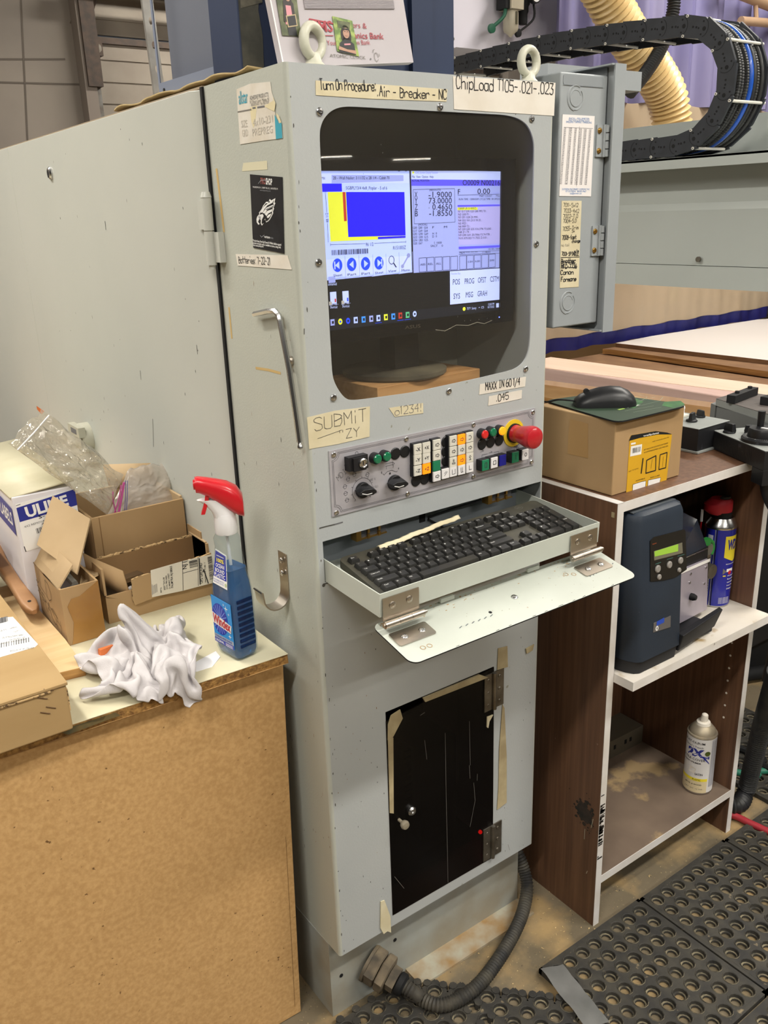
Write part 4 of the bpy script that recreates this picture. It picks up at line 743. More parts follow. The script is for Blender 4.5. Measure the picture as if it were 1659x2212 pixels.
# desktop icons and taskbar
q4([(SX0, (0.089,1.2831)[1] - .004), (0.4329,1.2763), (0.4331,1.2629), (SX0, SZ0)], SDK, .0002)
for c in ((0.097,1.3081), (0.1188,1.3077)):
    x, z = c; b.rect(fs, x - .0055, x + .0055, z - .008, z + .009, SWH, D3); b.rect(fs, x - .008, x - .003, z - .0095, z - .0045, WPL, .0012); b.rect(fs, x + .002, x + .0045, z - .006, z - .001, SRE if x < .11 else SBT, .0012)
b.rect(fs, *(lambda a: (a[0] - .006, a[0] + .006, a[1] - .004, a[1] + .005))((0.0961,1.334)), SLV, D3); b.text(fs, 'unnamed', (0.0893,1.3266), (0.1041,1.3262), .0042, SWH, 0, D3)
b.text(fs, '2020 Files -', (0.0892,1.2982), (0.105,1.2975), .004, SWH, 0, D3); b.text(fs, 'Shortcut', (0.0907,1.2937), (0.1033,1.2931), .004, SWH, 0, D3); b.text(fs, '2021 Files -', (0.1105,1.2977), (0.1269,1.2973), .004, SWH, 0, D3); b.text(fs, 'Shortcut', (0.1119,1.2933), (0.1248,1.2928), .004, SWH, 0, D3)
ic = [((0.0934,1.2732), SLV), ((0.1072,1.2731), SYE), ((0.1212,1.2729), SBT), ((0.1351,1.2727), WN), ((0.1494,1.2723), M('screen_sky', '3d8df0', .35, emit=.8)), ((0.1637,1.2721), SLV), ((0.1772,1.2718), WN), ((0.1914,1.2719), SYE), ((0.2057,1.2717), MATS['screen_sky']), ((0.2195,1.2718), SRE), ((0.2337,1.2716), SGN), ((0.2479,1.2718), WN)]
for i, (c, m) in enumerate(ic):
    x, z = c
    if i in (1, 2, 11): b.poly(fs, circ(x, z, .0038, 14, .0046), m, D3); b.poly(fs, circ(x, z, .0017, 10), SBT if i == 1 else SDK, .0012)
    else: b.rect(fs, x - .0036, x + .0036, z - .0046, z + .0046, m, D3); b.rect(fs, x - .0012, x + .0022, z - .002, z + .002, SDK if i != 6 else SIN, .0012)
    if i in (6, 9, 10): b.rect(fs, x - .0062, x + .0062, z - .0075, z - .0068, SBT, D3)
b.text(fs, '75°F  Sunny', (0.3572,1.2687), (0.3778,1.2682), .004, SWH, 0, D3); b.poly(fs, circ(*(0.351,1.2707), .0032, 12), SYE, D3); b.text(fs, '12:00 PM', (0.4045,1.2718), (0.418,1.2718), .0036, SWH, 0, D3); b.text(fs, '8/17/2022', (0.4035,1.2673), (0.4181,1.2672), .0036, SWH, 0, D3); b.lines(fs, [[(0.3829,1.2697), (0.3845,1.2708), (0.386,1.2696)], [(0.3896,1.2685), (0.3942,1.2685), (0.3942,1.2711), (0.3896,1.2712), (0.3896,1.2685)]], .0005, SWH, D3); b.rect(fs, *(lambda a: (a[0] - .003, a[0] + .003, a[1] - .003, a[1] + .004))((0.4256,1.2698)), SWH, D3)
ob('screen_content', b, sc)
b = B(); b.text(FY(y0 - .0025), 'ASUS', (0.2252,1.2505), (0.2567,1.2503), .0052, STEEL, .01, .0006); b.poly(FY(y0 - .0025), circ(*(0.427,1.2507), .0012, 10), M('blue_led', '5a6bff', .4, emit=5), .0006)
for q in ((0.3491,1.2518), (0.3623,1.2513), (0.3808,1.2511), (0.3995,1.2509)): b.poly(FY(y0 - .0025), circ(*q, .0008, 6), INKG, .0006)
b.lines(FY(y0 - .0025), [[(0.287,1.2436), (0.3063,1.2395), (0.3311,1.2468), (0.3562,1.2436), (0.3767,1.2469), (0.3922,1.2432), (0.41,1.2469)]], .0006, M('loose_thread', 'c9c3b4', .8), .001)
ob('bezel_marks', b, mon)
DUSTB = M('dusty_black_base', '33322e', .5, col2='6a6353', vs=9)
b = B(); b.rev(((0.2612,0.1172)[0], .142, 1.1665), (0, 0, 1), [(.085, 0), (.0885, .003), (.0885, .009), (.085, .0105), (.02, .011)], DUSTB, 40); ob('stand_base', b, mon)
b = B(); b.loft([[(.247, .115 + k, 1.172), (.297, .115 + k, 1.172), (.297, .155 + k, 1.172), (.247, .155 + k, 1.172)] if 0 else [(.247, .12, z), (.297, .12, z), (.302, .155, z), (.242, .155, z)] for k, z in ((0, 1.177), (0, MZ0 + .08))], BLACK); ob('stand_neck', b, mon)
bk = B(); P = [(0.1655,0.0584,1.166), (0.394,0.0738,1.166)]; A0, A1 = Vector(P[0]), Vector(P[1]); dv = (A1 - A0).normalized(); nv = Vector((-dv.y, dv.x, 0)); Q = [A0, A1, A1 + nv * .145, A0 + nv * .145]
PINE = M('pine_block', 'c89a67', .65, col2='b07f4c', vs=14, stretch=(.4, 5, 5)); bk.hexa([p - Vector((0, 0, .0435)) for p in Q] + Q, PINE)
tagit(ob('wood_block', bk, bev=.0012), 'pine wood block under the monitor base inside the console', 'wood block')
bc = B(); q = Vector((.085, .16, 1.1222)); bc.rev(q, (0, 0, 1), [(.018, 0), (.019, .002), (.019, .075), (.015, .082), (.008, .084)], M('blue_can', '1c2a5e', .5), 20); tagit(ob('blue_can', bc), 'dark blue can standing left of the monitor base inside the console', 'can')
# ================================================================== allen key and its magnet
ak = thing('hex_key', 'long chrome ball-end hex key held upright by a magnet on the console side', 'hex key', (-.012, .03, 1.39))
b = B(); xk = -.0085
path = [(xk, .0835 + .055, 1.6115), (xk, .064 + .006, 1.6168)] 
path = [(-0.0085,0.1171,1.2905), (-0.0085,0.0725,1.2981), (-0.0085,0.0535,1.2994), (-0.0085,0.0437,1.2943), (-0.0085,0.041,1.2863), (-0.0085,0.0242,1.2197), (-0.0085,0.0087,1.1189)]
b.tube(path, .0041, STEEL, 6); e = Vector(path[-1]); d = (e - Vector(path[-2])).normalized(); b.rev(e, d, [(.0026, -.001), (.0026, .003), (.0042, .0055), (.0042, .0085), (.002, .0105)], STEEL, 12); ob('shaft', b, ak)
b = B(); q = (-0.0005,0.0312,1.2316); b.rev(q, (-1, 0, 0), [(.0075, 0), (.0075, .004), (.0068, .005)], NICKEL, 20); tagit(ob('disc_magnet', b), 'small round silver magnet holding the hex key on the console side', 'magnet')
# ================================================================== objects on the console top
# wall clock panel leaning against the blue box, rolled a few degrees
kc0 = Vector((.0325, .045, 1.6068)); cf = Fr(kc0, (1, 0, 0), (0, .05, .36)); rl = radians(5.2); ku, kv = (cos(rl), sin(rl)), (-sin(rl), cos(rl))
def kp(a, b_): return (-.0078 + ku[0] * a + kv[0] * b_, .0004 + ku[1] * a + kv[1] * b_)
clk = thing('wall_clock_panel', 'pale grey wall clock panel with red bank lettering leaning behind the left eye bolt', 'clock', tuple(cf.p(*kp(0, 0))))
CLK = M('clock_grey', 'b7b1b5', .5); CRED = M('clock_red', 'a8404a', .5)
b = B(); b.plate(cf, [kp(0, 0), kp(.2172, 0), kp(.2172, .30), kp(0, .30)], -.012, 0, CLK); b.lines(cf, [[kp(.0006, 0), kp(.0006, .3)]], .002, WHITE, .0006)
b.plate(cf, [kp(.05, .069), kp(.198, .069), kp(.198, .25), kp(.05, .25)], 0, .0015, M('clock_inset', 'aaa4a8', .5))
for k in range(24): b.lines(cf, [[kp(.05, .070 + k * .0018), kp(.198, .070 + k * .0018)]], .0005, M('clock_ribs', '8f8a8e', .6), .002)
b.plate(cf, [kp(.06, .091), kp(.19, .091), kp(.19, .2), kp(.06, .2)], .0015, .003, M('clock_display', '8f9488', .3)); b.lines(cf, [[kp(.06, .091), kp(.19, .091), kp(.19, .2)]], .003, M('display_rim', 'c9c4be', .4), .0035)
ob('panel', b, clk)
b = B(); b.lines(cf, [[(.0775, .0595), (.0405, .062), (.0405, .058)]], .0016, CRED, .001); b.text(cf, 'FMS', (.045, .0475), (.076, .0495), .013, CRED, .02, .001); b.lines(cf, [[(.052, .043), (.075, .0445)]], .001, CRED, .001); b.text(cf, 'Farmers &', (.085, .0565), (.132, .0578), .007, CRED, 0, .001); b.text(cf, 'Mechanics Bank', (.083, .0425), (.1595, .0465), .0078, CRED, .01, .001); b.text(cf, 'Your Hometown Bank', (.064, .032), (.135, .0378), .006, CRED, 0, .001)
b.text(cf, 'ATOMIC CLOCK', (.066, .0175), (.1245, .0185), .004, INKP, 0, .001); b.poly(cf, circ(.133, .0195, .0012, 8), INKG, .001); b.lines(cf, [[(.143 + .0035 * cos(t), .0225 + .0055 * sin(t)) for t in [2 * pi * i / 12 for i in range(12)]], [(.138, .028), (.1385, .031), (.141, .032)], [(.148, .027), (.149, .024)]], .0007, INKP, .001); ob('clock_print', b, clk)
# two photographs tucked on it
FOL = M('photo_foliage', '5f7a3a', .35, col2='9fb25a', vs=90, lo=.4, hi=.6); FOD = M('photo_dark_green', '3f4a2c', .4, col2='6f7350', vs=70); SKN = M('photo_skin', 'b58c76', .4); HAIR = M('photo_hair', '2b2220', .4); TEE = M('photo_black', '232427', .4); PINKP = M('photo_pink', 'd38f98', .4)
p1 = thing('girl_photo', 'photo of a long-haired girl holding a small chalkboard, left edge of the clock panel', 'photo', tuple(cf.p(.01, .04)))
b = B(); b.plate(cf, [(-.004, .0385), (.0245, .0395), (.0245, .105), (-.0075, .105)], .0008, .0014, FOD); e = .0017
b.poly(cf, circ(.010, .077, .0065, 12, .013), HAIR, e); b.poly(cf, circ(.0105, .0855, .0042, 12, .0058), SKN, e + .0002); b.poly(cf, [(.003, .052), (.017, .053), (.0165, .075), (.005, .075)], PINKP, e + .0001); b.poly(cf, [(.001, .055), (.006, .055), (.006, .082), (.003, .08)], HAIR, e + .0002); b.poly(cf, [(.0145, .062), (.0185, .06), (.018, .078), (.0135, .082)], HAIR, e + .0002)
b.poly(cf, [(.0055, .0392), (.0185, .0396), (.0175, .052), (.005, .052)], TEE, e); b.poly(cf, [(.0055, .0485), (.0205, .0515), (.0195, .0655), (.0045, .0625)], M('photo_frame_tan', 'b9a680', .4), e + .0004); b.poly(cf, [(.007, .0502), (.019, .0525), (.0182, .064), (.006, .0614)], TEE, e + .0006); ob('print', b, p1)
p2 = thing('child_photo', 'photo of a dark-haired child with folded arms before bright leaves, middle of the clock panel', 'photo', tuple(cf.p(.09, .02)))
b = B(); b.plate(cf, rrect(-.0165, .0165, -.0225, .0225, .002, 3) and [(.0785, .0255), (.1135, .0212), (.1085, .0655), (.077, .0685)], .0008, .0014, FOL)
b.poly(cf, [(.083, .064), (.104, .063), (.103, .055), (.084, .055)], FOD, e); b.poly(cf, circ(.0955, .046, .0085, 14, .013), HAIR, e); b.poly(cf, [(.086, .03), (.091, .045), (.1, .045), (.105, .031)], HAIR, e); b.poly(cf, circ(.0957, .049, .0053, 14, .0066), SKN, e + .0003); b.poly(cf, [(.0905, .054), (.101, .0535), (.0985, .0525), (.093, .053)], HAIR, e + .0005)
b.poly(cf, [(.082, .0245), (.1085, .0225), (.107, .036), (.1, .0405), (.092, .041), (.084, .036)], TEE, e + .0002); b.poly(cf, [(.0895, .031), (.102, .031), (.101, .038), (.0905, .0375)], PINKP, e + .0004) if 0 else b.lines(cf, [[(.091, .0345), (.1005, .0355)]], .002, PINKP, e + .0004); b.poly(cf, [(.0805, .0275), (.1085, .0235), (.109, .028), (.0945, .0285), (.082, .032)], SKN, e + .0006); b.lines(cf, [[(.0938, .0457), (.0958, .0452), (.0978, .0458)]], .0005, M('photo_smile', '9c6a60', .4), e + .0006); b.poly(cf, [(.0905, .051), (.0925, .0545), (.0985, .0545), (.101, .051), (.099, .0528), (.0945, .0532)][::-1], HAIR, e + .0007); b.lines(cf, [[(.0932, .0508), (.0945, .0509)], [(.0973, .0507), (.0986, .0507)]], .0008, HAIR, e + .0006); ob('print', b, p2)
# navy steel box behind
NAVY = M('navy_enclosure', '2c3854', .45, col2='27324c', vs=3); b = B(); b.box(.012, .392, .135, .225, 1.6068, 1.98, NAVY)
nb = ob('navy_enclosure', b, bev=.003); tagit(nb, 'tall dark navy steel box standing on top of the console behind the clock panel', 'box')
b = B(); GUM = M('old_glue_patch', '5c5c54', .8, col2='474843', vs=40); 
b.poly(FY(.1345), [(.0135, 1.608), (.045, 1.608), (.047, 1.66), (.043, 1.69), (.047, 1.72), (.042, 1.76), (.0135, 1.76)], GUM, .0005); b.poly(FY(.1345), [(.016, 1.69), (.05, 1.7), (.046, 1.74), (.02, 1.745)], M('old_glue_light', '7a776a', .85, col2='55554d', vs=60), .0008); g = ob('glue_patch', b, nb, 'rough grey glue patch'); WM[g.name] = WM[nb.name]
b = B(); b.box(.30, .34, .125, .135, 1.6068, 1.98, NAVY) ; g = ob('side_flange', b, nb)
# kraft paper pad and the blue-grey frame panel
pad = B()
def pf(u, v):
    y = .62 - u * .52; x = .004 + v * .20; z = 1.6085 + .002 * abs(sin(u * 17 + v * 5)) + (.0045 * abs(sin(u * 9 + 1)) if v < .1 else 0); return (x - (.006 * abs(sin(u * 13)) if v < .05 else 0), y, z)
grid(pad, pf, 44, 6, M('kraft_paper', 'b09a6d', .85, col2='9c8659', vs=20)); pp = tagit(ob('kraft_paper_pad', pad), 'crumpled kraft paper laid along the top edge of the grey cabinet', 'paper'); md = pp.modifiers.new('thick', 'SOLIDIFY'); md.thickness = .003; md.offset = 1
BGF = M('blue_grey_sheet', '7f889c', .4, col2='788195', vs=4); BGI = M('blue_grey_inner', '666b78', .5)
fp = thing('sheet_metal_frame', 'blue-grey sheet metal frame panel with wooden insert standing on kraft paper on the cabinet', 'frame', (.03, .32, 1.611))
b = B(); fr = Fr((.042, 0, 0), (.04, -1, 0), (0, 0, 1)); Y0_, Y1_ = -.455, -.196; z0_ = 1.614
b.plate(fr, [(Y0_, z0_), (Y1_, z0_), (Y1_, 1.98), (Y0_, 1.98)], -.002, 0, BGF, ([(Y0_ + .006, z0_ + .024), (Y0_ + .006, 1.974), (Y1_ - .014, 1.974), (Y1_ - .014, z0_ + .024)],)); b.plate(fr, [(Y0_, z0_), (Y1_, z0_), (Y1_, z0_ + .002), (Y0_, z0_ + .002)], -.03, -.002, BGF); ob('frame', b, fp)
for u_ in (Y0_ + .02, Y1_ - .03):
    b = B(); b.cyl(fr.p(u_, z0_ + .012, .0002), fr.p(u_, z0_ + .012, .0012), .0032, BLK2, n=10); ob('hole', b, fp)
b = B(); b.plate(fr, [(Y0_ + .004, z0_ + .02), (Y1_ - .065, z0_ + .02), (Y1_ - .085, 1.978), (Y0_ + .004, 1.978)], -.03, -.024, BGI); ob('back_panel', b, fp)
b = B(); b.plate(fr, [(Y1_ - .066, z0_ + .02), (Y1_ - .045, z0_ + .02), (Y1_ - .055, 1.978), (Y1_ - .086, 1.978)], -.03, -.016, M('red_brown_strip', '6b3b2c', .6)); ob('brown_strip', b, fp)
b = B(); b.plate(fr, [(Y1_ - .045, z0_ + .02), (Y1_ - .012, z0_ + .02), (Y1_ - .012, 1.978), (Y1_ - .056, 1.978)], -.03, -.010, M('tan_wood_strip', 'd0a57d', .6, col2='c2946a', vs=12, stretch=(4, 4, .3))); ob('wood_strip', b, fp)
# slotted steel angle standing behind
b = B(); fr = Fr((.164, .8, 1.55), (.98, -.2, 0), (-.03, 0, 1)); GAL = M('galvanised_angle', 'a9a8a4', .45, .7, col2='8f8d88', vs=20)
hl = [[(.010 + .0035 * cos(t), .035 + k * .043 + .007 * sin(t)) for t in [-2 * pi * i / 10 for i in range(10)]] for k in range(9)]
b.plate(fr, [(0, 0), (.02, 0), (.02, .43), (0, .43)], -.0015, 0, GAL, hl); b.plate(Fr(fr.o, fr.n * -1, fr.v), [(0, 0), (.016, 0), (.016, .43), (0, .43)], -.0015, 0, GAL) ; b.box(.158, .19, .8, .83, 1.42, 1.56, GAL)
tagit(ob('slotted_angle', b), 'upright galvanised slotted angle with oval holes rising behind the grey cabinet', 'steel angle')
# ================================================================== electrical box on the console's right side
EB = M('light_steel_box', '9da3a6', .42, col2='979da1', vs=4, bump=.05, bs=200)
eb = thing('junction_box', 'grey steel junction box with knockouts, chart and tape list, fixed right of the console', 'electrical box', (.56, .1, 1.228))
ex0, ex1, ey0, ey1, ez0, ez1 = .504, .615, .011, .20, 1.228, 1.625
b = B(); b.box(ex0, ex1, ey0, ey1, ez0, ez1, EB); ob('box', b, eb, bev=.003)
b = B(); b.box(.484, .504, .05, .16, 1.30, 1.55, EB); b.box(.483, .503, .03, .06, 1.216, 1.228, BLK2); ob('mounting_bracket', b, eb)
b = B(); b.box(.619, .622, -.004, ey1 + .006, ez0 - .012, ez1 + .016, EB); b.box(.612, .637, -.006, -.003, ez0 - .016, ez1 + .016, EB); b.box(.606, .622, -.004, ey1, ez1 + .0135, ez1 + .016, EB); b.box(.606, .622, -.004, ey1, ez0 - .014, ez0 - .0115, EB); b.box(.637, .6385, -.006, .006, ez0 - .016, ez1 + .016, EB)
cv = ob('cover', b, eb, 'turned lid edge of the box')
b = B(); b.box(.615, .6192, .014, ey1, ez0 - .004, ez1 + .012, M('gasket_grey', '5c6062', .6)); ob('gasket', b, eb)
fe = FY(ey0)
b = B(); b.plate(fe, rrect(ex0 + .005, ex1 - .012, 1.6065, 1.6215, .004), 0, .0008, M('recess_steel', '8f9599', .4)); b.lines(fe, [[(ex0 + .006, 1.6065), (ex1 - .013, 1.6065)]], .0012, M('embossed_edge', '7d8387', .5), .001); ob('embossed_recess', b, eb)
for cx, cz in ((0.539,1.5883), (0.5379,1.2686)):
    b = B()
    for r, a0, a1 in ((.0122, 20, 340), (.0172, 110, 400), (.0185, 60, 260)):
        P = [(cx + r * cos(radians(a0 + (a1 - a0) * i / 24)), cz + r * sin(radians(a0 + (a1 - a0) * i / 24))) for i in range(25)]
        b.tube([fe.p(x, z, .0002) for x, z in P], .0011, EB, 6)
    b.plate(fe, circ(cx, cz, .0115, 20), 0, .0006, EB); ob('knockout', b, eb)
for zc in ((-0.3469,1.526)[1], (-0.3734,1.3677)[1]):
    b = B(); b.box(.5905, .6085, ey0 - .003, ey0 - .0002, zc - .0245, zc + .0245, EB); b.box(.604, .612, ey0 - .006, ey0 - .001, zc - .025, zc + .025, EB)
    for k in range(4): b.cyl((.6115, ey0 - .0055, zc - .0245 + k * .0125), (.6115, ey0 - .0055, zc - .0135 + k * .0125), .0042, EB, n=12)
    h = ob('lid_hinge', b, eb)
    for dz in (-.0155, .0155): screw('brass_screw', h, (.596, ey0 - .003, zc + dz), (0, -1, 0), .0046, BRASS, h=.6)
# decimal chart on it
CH = M('chart_plastic', 'ece8e6', .4); s = sticker('conversion_chart', [(0.5101,1.5636), (0.5853,1.5634), (0.5847,1.4396), (0.5083,1.4415)], fe, CH, 'white drill size chart with blue headings', .0003, .0006, eb)
b = B(); BLP = M('chart_blue', '4f86c4', .5); GP = M('chart_grey_print', '6b6a72', .6)
for t, p0, p1 in (('INCH - MILLIMETER', (0.5249,1.5568), (0.5727,1.5574)), ('DRILL SIZES & DECIMAL EQUIV.', (0.524,1.554), (0.5735,1.5543)), ('DRILLING - TAPPING - THREADING', (0.5182,1.5515), (0.5784,1.5519)), ('EXTREMA MACHINERY COMPANY INC', (0.5145,1.4505), (0.5805,1.4497)), ('877-EXTREMA   800-821-9667', (0.5227,1.4472), (0.5722,1.4465)), ('sales@extremamc.com', (0.533,1.4439), (0.5609,1.4435))): b.text(fe, t, p0, p1, .0028, BLP, 0, .0011)
b.lines(fe, [[(0.5137,1.5448), (0.5824,1.5445)], [(0.5495,1.5467), (0.5477,1.4562)]], .0005, GP, .0011)
rr = random.Random(4); l00, l10, l11 = (0.4937,1.5744), (0.5131,1.5751), (0.5137,1.5627)
def Lp(a, c): return (l00[0] + a * (l10[0] - l00[0]) / 100, l10[1] + c * (l11[1] - l10[1]) / 100)
for i in range(32):
    y = 258 + i * 21.6; dx = -i * .95
    for k, (xa, w) in enumerate(((103, 26), (165, 34), (230, 26), (285, 36), (345, 32), (408, 28))): b.text(fe, '%d' % rr.choice((132, 316, 764, 932, 564)) if k in (0, 3) else '%.3f' % rr.uniform(.1, .99), Lp(xa + dx, y + xa * .04), Lp(xa + w + dx, y + (xa + w) * .04), .0022, GP, .01, .0011)
ob('chart_print', b, s)
s = sticker('tape_list', [(0.5147,1.4341), (0.5626,1.4332), (0.5626,1.3646), (0.5637,1.2932), (0.5171,1.2947), (0.5153,1.3804)], fe, TAPE, 'masking tape list of tool numbers', .0003, .0003, eb)
b = B()
for t, p0, p1, w, h in (('7011-5x12', (0.5184,1.4244), (0.5542,1.4236), .0006, .006), ('7033-4x12', (0.5197,1.4156), (0.5568,1.4146), .0006, .006), ('7002-T.O', (0.5189,1.407), (0.5544,1.4063), .0006, .006), ('7004-S.D', (0.5192,1.3997), (0.5515,1.3987), .0006, .006), ('7055-Trim', (0.5191,1.3868), (0.5569,1.3881), .0006, .0065), ('5x', (0.5415,1.3835), (0.5482,1.3832), .0006, .005), ('7008-fast', (0.5183,1.3728), (0.5526,1.3723), .001, .007), ('change', (0.5425,1.3669), (0.5624,1.3672), .001, .005), ('w/o', (0.5486,1.3511), (0.5598,1.3508), .0011, .005), ('7001-SPINDLE', (0.5186,1.3474), (0.5601,1.3455), .001, .006), ('Brother', (0.5182,1.3346), (0.5532,1.3341), .0013, .0075), ('MFC-7736', (0.5186,1.3266), (0.5565,1.325), .0013, .007), ('Canon', (0.5176,1.3166), (0.5485,1.3156), .0014, .0075), ('Formans', (0.5191,1.3048), (0.5566,1.3037), .0014, .0075)): b.hand(fe, t, p0, p1, h, w, INK, .0009)
b.lines(fe, [[(0.5171,1.3444), (0.5618,1.3429)], [(0.5181,1.337), (0.5527,1.3341)], [(0.5196,1.3279), (0.5564,1.326)]], .0011, INK, .0009); b.hand(fe, 'no tail', (0.5168,1.3619), (0.5365,1.3617), .005, .0004, INKP, .0009); ob('handwriting', b, s)
# ================================================================== big grey cabinet behind the console
cab = thing('electrical_cabinet', 'big pale grey electrical cabinet with long hinged door, left behind the console', 'cabinet', (.24, 1.2, 0))
b = B(); b.box(0, .48, .238, 2.21, .06, 1.604, CAB); b.box(.02, .46, .26, 2.19, 0, .06, PLINTH); b.box(-.002, .48, .236, 2.21, 1.604, 1.6075, M('cabinet_top_edge', 'a08f78', .7)); ob('carcass', b, cab)
b = B(); yb = 1.326
b.loft([[(-.012, .262, .09), (-.012, .262, 1.603), (-.0005, .244, 1.603), (-.0005, .244, .09)], [(-.012, yb - .0012, .09), (-.012, yb - .0012, 1.603), (-.0005, yb - .0012, 1.603), (-.0005, yb - .0012, .09)]], CAB); cd = ob('door', b, cab, bev=.0015)
b = B(); b.box(-.0115, -.0005, yb + .0012, 2.208, .09, 1.603, CAB); ob('side_panel', b, cab, bev=.0015)
b = B(); b.box(-.0035, .004, .2352, .2425, .05, 1.606, BLK2); ob('door_gasket', b, cab, 'black rubber gap seal')
b = B(); b.box(-.010, .45, .238, 2.2, 1.6078, 1.6085, TAPEO) if 0 else None
b.rev((-0.012,1.0009,1.5285), (-1, 0, 0), [(.013, 0), (.013, .003), (.010, .006), (.006, .0065), (.0055, .002)], STEEL, 20); b.box(-.0185, -.016, *(lambda p: (p[1] - .004, p[1] + .004, p[2] - .007, p[2] + .007))((-0.012,1.0019,1.5267)), BLK2); ob('door_lock', b, cd, 'round chrome door lock')
b = B(); q = (-0.012,1.0005,0.9484)
b.rev((q[0], q[1], q[2] - .004), (-1, 0, 0), [(.036, 0), (.036, .02), (.031, .026), (.03, .012)], M('latch_cream', 'b3b2a2', .45), 24); b.box(-.046, -.03, q[1] - .035, q[1] + .045, q[2] + .004, q[2] + .028, MATS['latch_cream']); b.box(-.040, -.031, q[1] - .02, q[1] + .025, q[2] - .03, q[2] + .004, MATS['latch_cream']); b.box(-.0468, -.046, q[1] - .018, q[1] + .022, q[2] + .010, q[2] + .022, INKG); ob('door_handle', b, cd, 'cream swivel latch handle', bev=.001)
hx = -.0165; p0, p1, p2 = (-0.0165,0.207,1.4628), (-0.0165,0.2099,1.4071), (-0.0165,0.208,1.3571)
b = B(); hy = .233; b.cyl((hx + .003, hy, p1[2] + .0006), (hx + .003, hy, p0[2] - .008), .0078, CAB, n=16); b.cyl((hx + .003, hy, p0[2] - .008), (hx + .003, hy, p0[2]), .0085, CAB, .006, n=16); b.cyl((hx + .003, hy, p2[2]), (hx + .003, hy, p1[2] - .0006), .0078, CAB, n=16)
b.box(-.016, -.0005, .238, .262, p1[2] + .002, p0[2] - .012, CAB); b.box(-.010, -.0004, .210, .232, p2[2] + .004, p1[2] - .002, CAB); b.cyl((hx + .003, hy, p2[2] - .006), (hx + .003, hy, p2[2]), .005, CAB, n=12); ob('barrel_hinge', b, cd)
b = B(); fx = FX(-.012); rnd = random.Random(9)
for k in range(40): b.poly(fx, circ(-rnd.uniform(.3, 1.25), rnd.uniform(.95, 1.58), rnd.uniform(.0005, .0011), 6, rnd.uniform(.001, .004)), CHIPD, .0003)
b.lines(fx, [[(-0.6965,1.4265), (-0.6974,1.4112)]], .002, CHIPD, .0004); b.lines(fx, [[(-0.3249,1.2265), (-0.325,1.2111)], [(-0.5699,1.0595), (-0.5833,1.0011)], [(-0.6056,1.1501), (-0.6068,1.1319)]], .0012, CHIPD, .0004); ob('door_wear', b, cd, kind='stuff')
# ================================================================== corrugated conduit and gland at the plinth
cg = thing('corrugated_conduit', 'black corrugated cable conduit curling from the console plinth over the floor', 'conduit', (.12, .03, 0))
GL = M('dusty_gland', '7d705b', .8, col2='4b453c', vs=26); g0 = Vector((.084, .037, .078)); gd = Vector((.42, -.85, -.30)).normalized()
b = B(); b.rev(g0, gd, [(.036, 0), (.036, .006)], GL, 24); b.rev(g0 + gd * .006, gd, [(.0355, 0), (.0355, .018), (.033, .020)], GL, 6); b.rev(g0 + gd * .028, gd, [(.034, 0), (.036, .002), (.036, .016), (.033, .018)], GL, 6); b.rev(g0 + gd * .047, gd, [(.024, 0), (.024, .016)], GL, 6); b.rev(g0 + gd * .064, gd, [(.019, 0), (.0215, .002), (.0215, .012), (.017, .016)], BLK2, 18); ob('cable_gland', b, cg, 'dusty hexagonal cable gland')
b = B(); s0 = g0 + gd * .075; path = spline([s0, s0 + gd * .03, (0.1315,-0.0203,0.025), (0.1602,-0.0823,0.024), (0.2296,-0.0945,0.024), (0.3143,-0.0738,0.026), (0.4083,-0.0353,0.032), (0.4654,0,0.045), (0.4869,0.0253,0.07), (.487, .06, .12), (.49, .12, .16)], 10)
ribbed(path, .0128, .0062, .0012, M('black_conduit', '2a2a2a', .6, col2='4a463d', vs=30), b, 14); ob('corrugated_tube', b, cg)
b = B(); c = path[22]; b.rev(c - (path[23] - path[21]).normalized() * .001, path[23] - path[21], [(.0148, 0), (.0148, .002)], M('straw', 'c7b68d', .8), 14); ob('cable_tie', b, cg, 'pale tie around the conduit')
b = B(); q = (0.8741,0.19,1.6546); b.box(.6385, q[0] + .022, .17, .24, q[2] - .022, q[2] + .012, EB); b.box(.6385, .66, .175, .235, q[2] - .034, q[2] - .022, BLK2); ob('channel_bracket', b, eb, 'grey channel bracket jutting out to the right')
# ================================================================== COUNTER on the left
ct = thing('work_counter', 'particleboard work counter with cream laminate top and raw front panel, left of the console', 'counter', (-.4, .4, 0))
cr = (-0.0233,0.0662); cl_ = (-0.4585,0.0829); sl_ = (cl_[1] - cr[1]) / (cl_[0] - cr[0])
def cy(x): return cr[1] + (x - cr[0]) * sl_
b = B(); xl = -1.15; xr = cr[0] + .001
P = [(xl, cy(xl)), (xr, cy(xr)), (-.0205, 1.6), (xl, 1.6)]
b.plate(FZ(0), P, .7595, .7603, LAM); ob('laminate_top', b, ct)
b = B(); n = 60; rnd = random.Random(12); top = []; bot = []
for i in range(n + 1):
    x = xl + (xr - xl) * i / n; top.append((x, cy(x) + rnd.uniform(-.0008, .0012) - (0 if 4 < i < n - 1 else -.002))); bot.append((x, cy(x) + .001 + rnd.uniform(-.001, .002)))
vs = [(x, y, .7594) for x, y in top] + [(x, y, .743 + rnd.uniform(-.0006, .001)) for x, y in bot]; b.add(vs, [(i, n + 1 + i, n + 2 + i, i + 1)[::1] for i in range(n)], CHIPE)
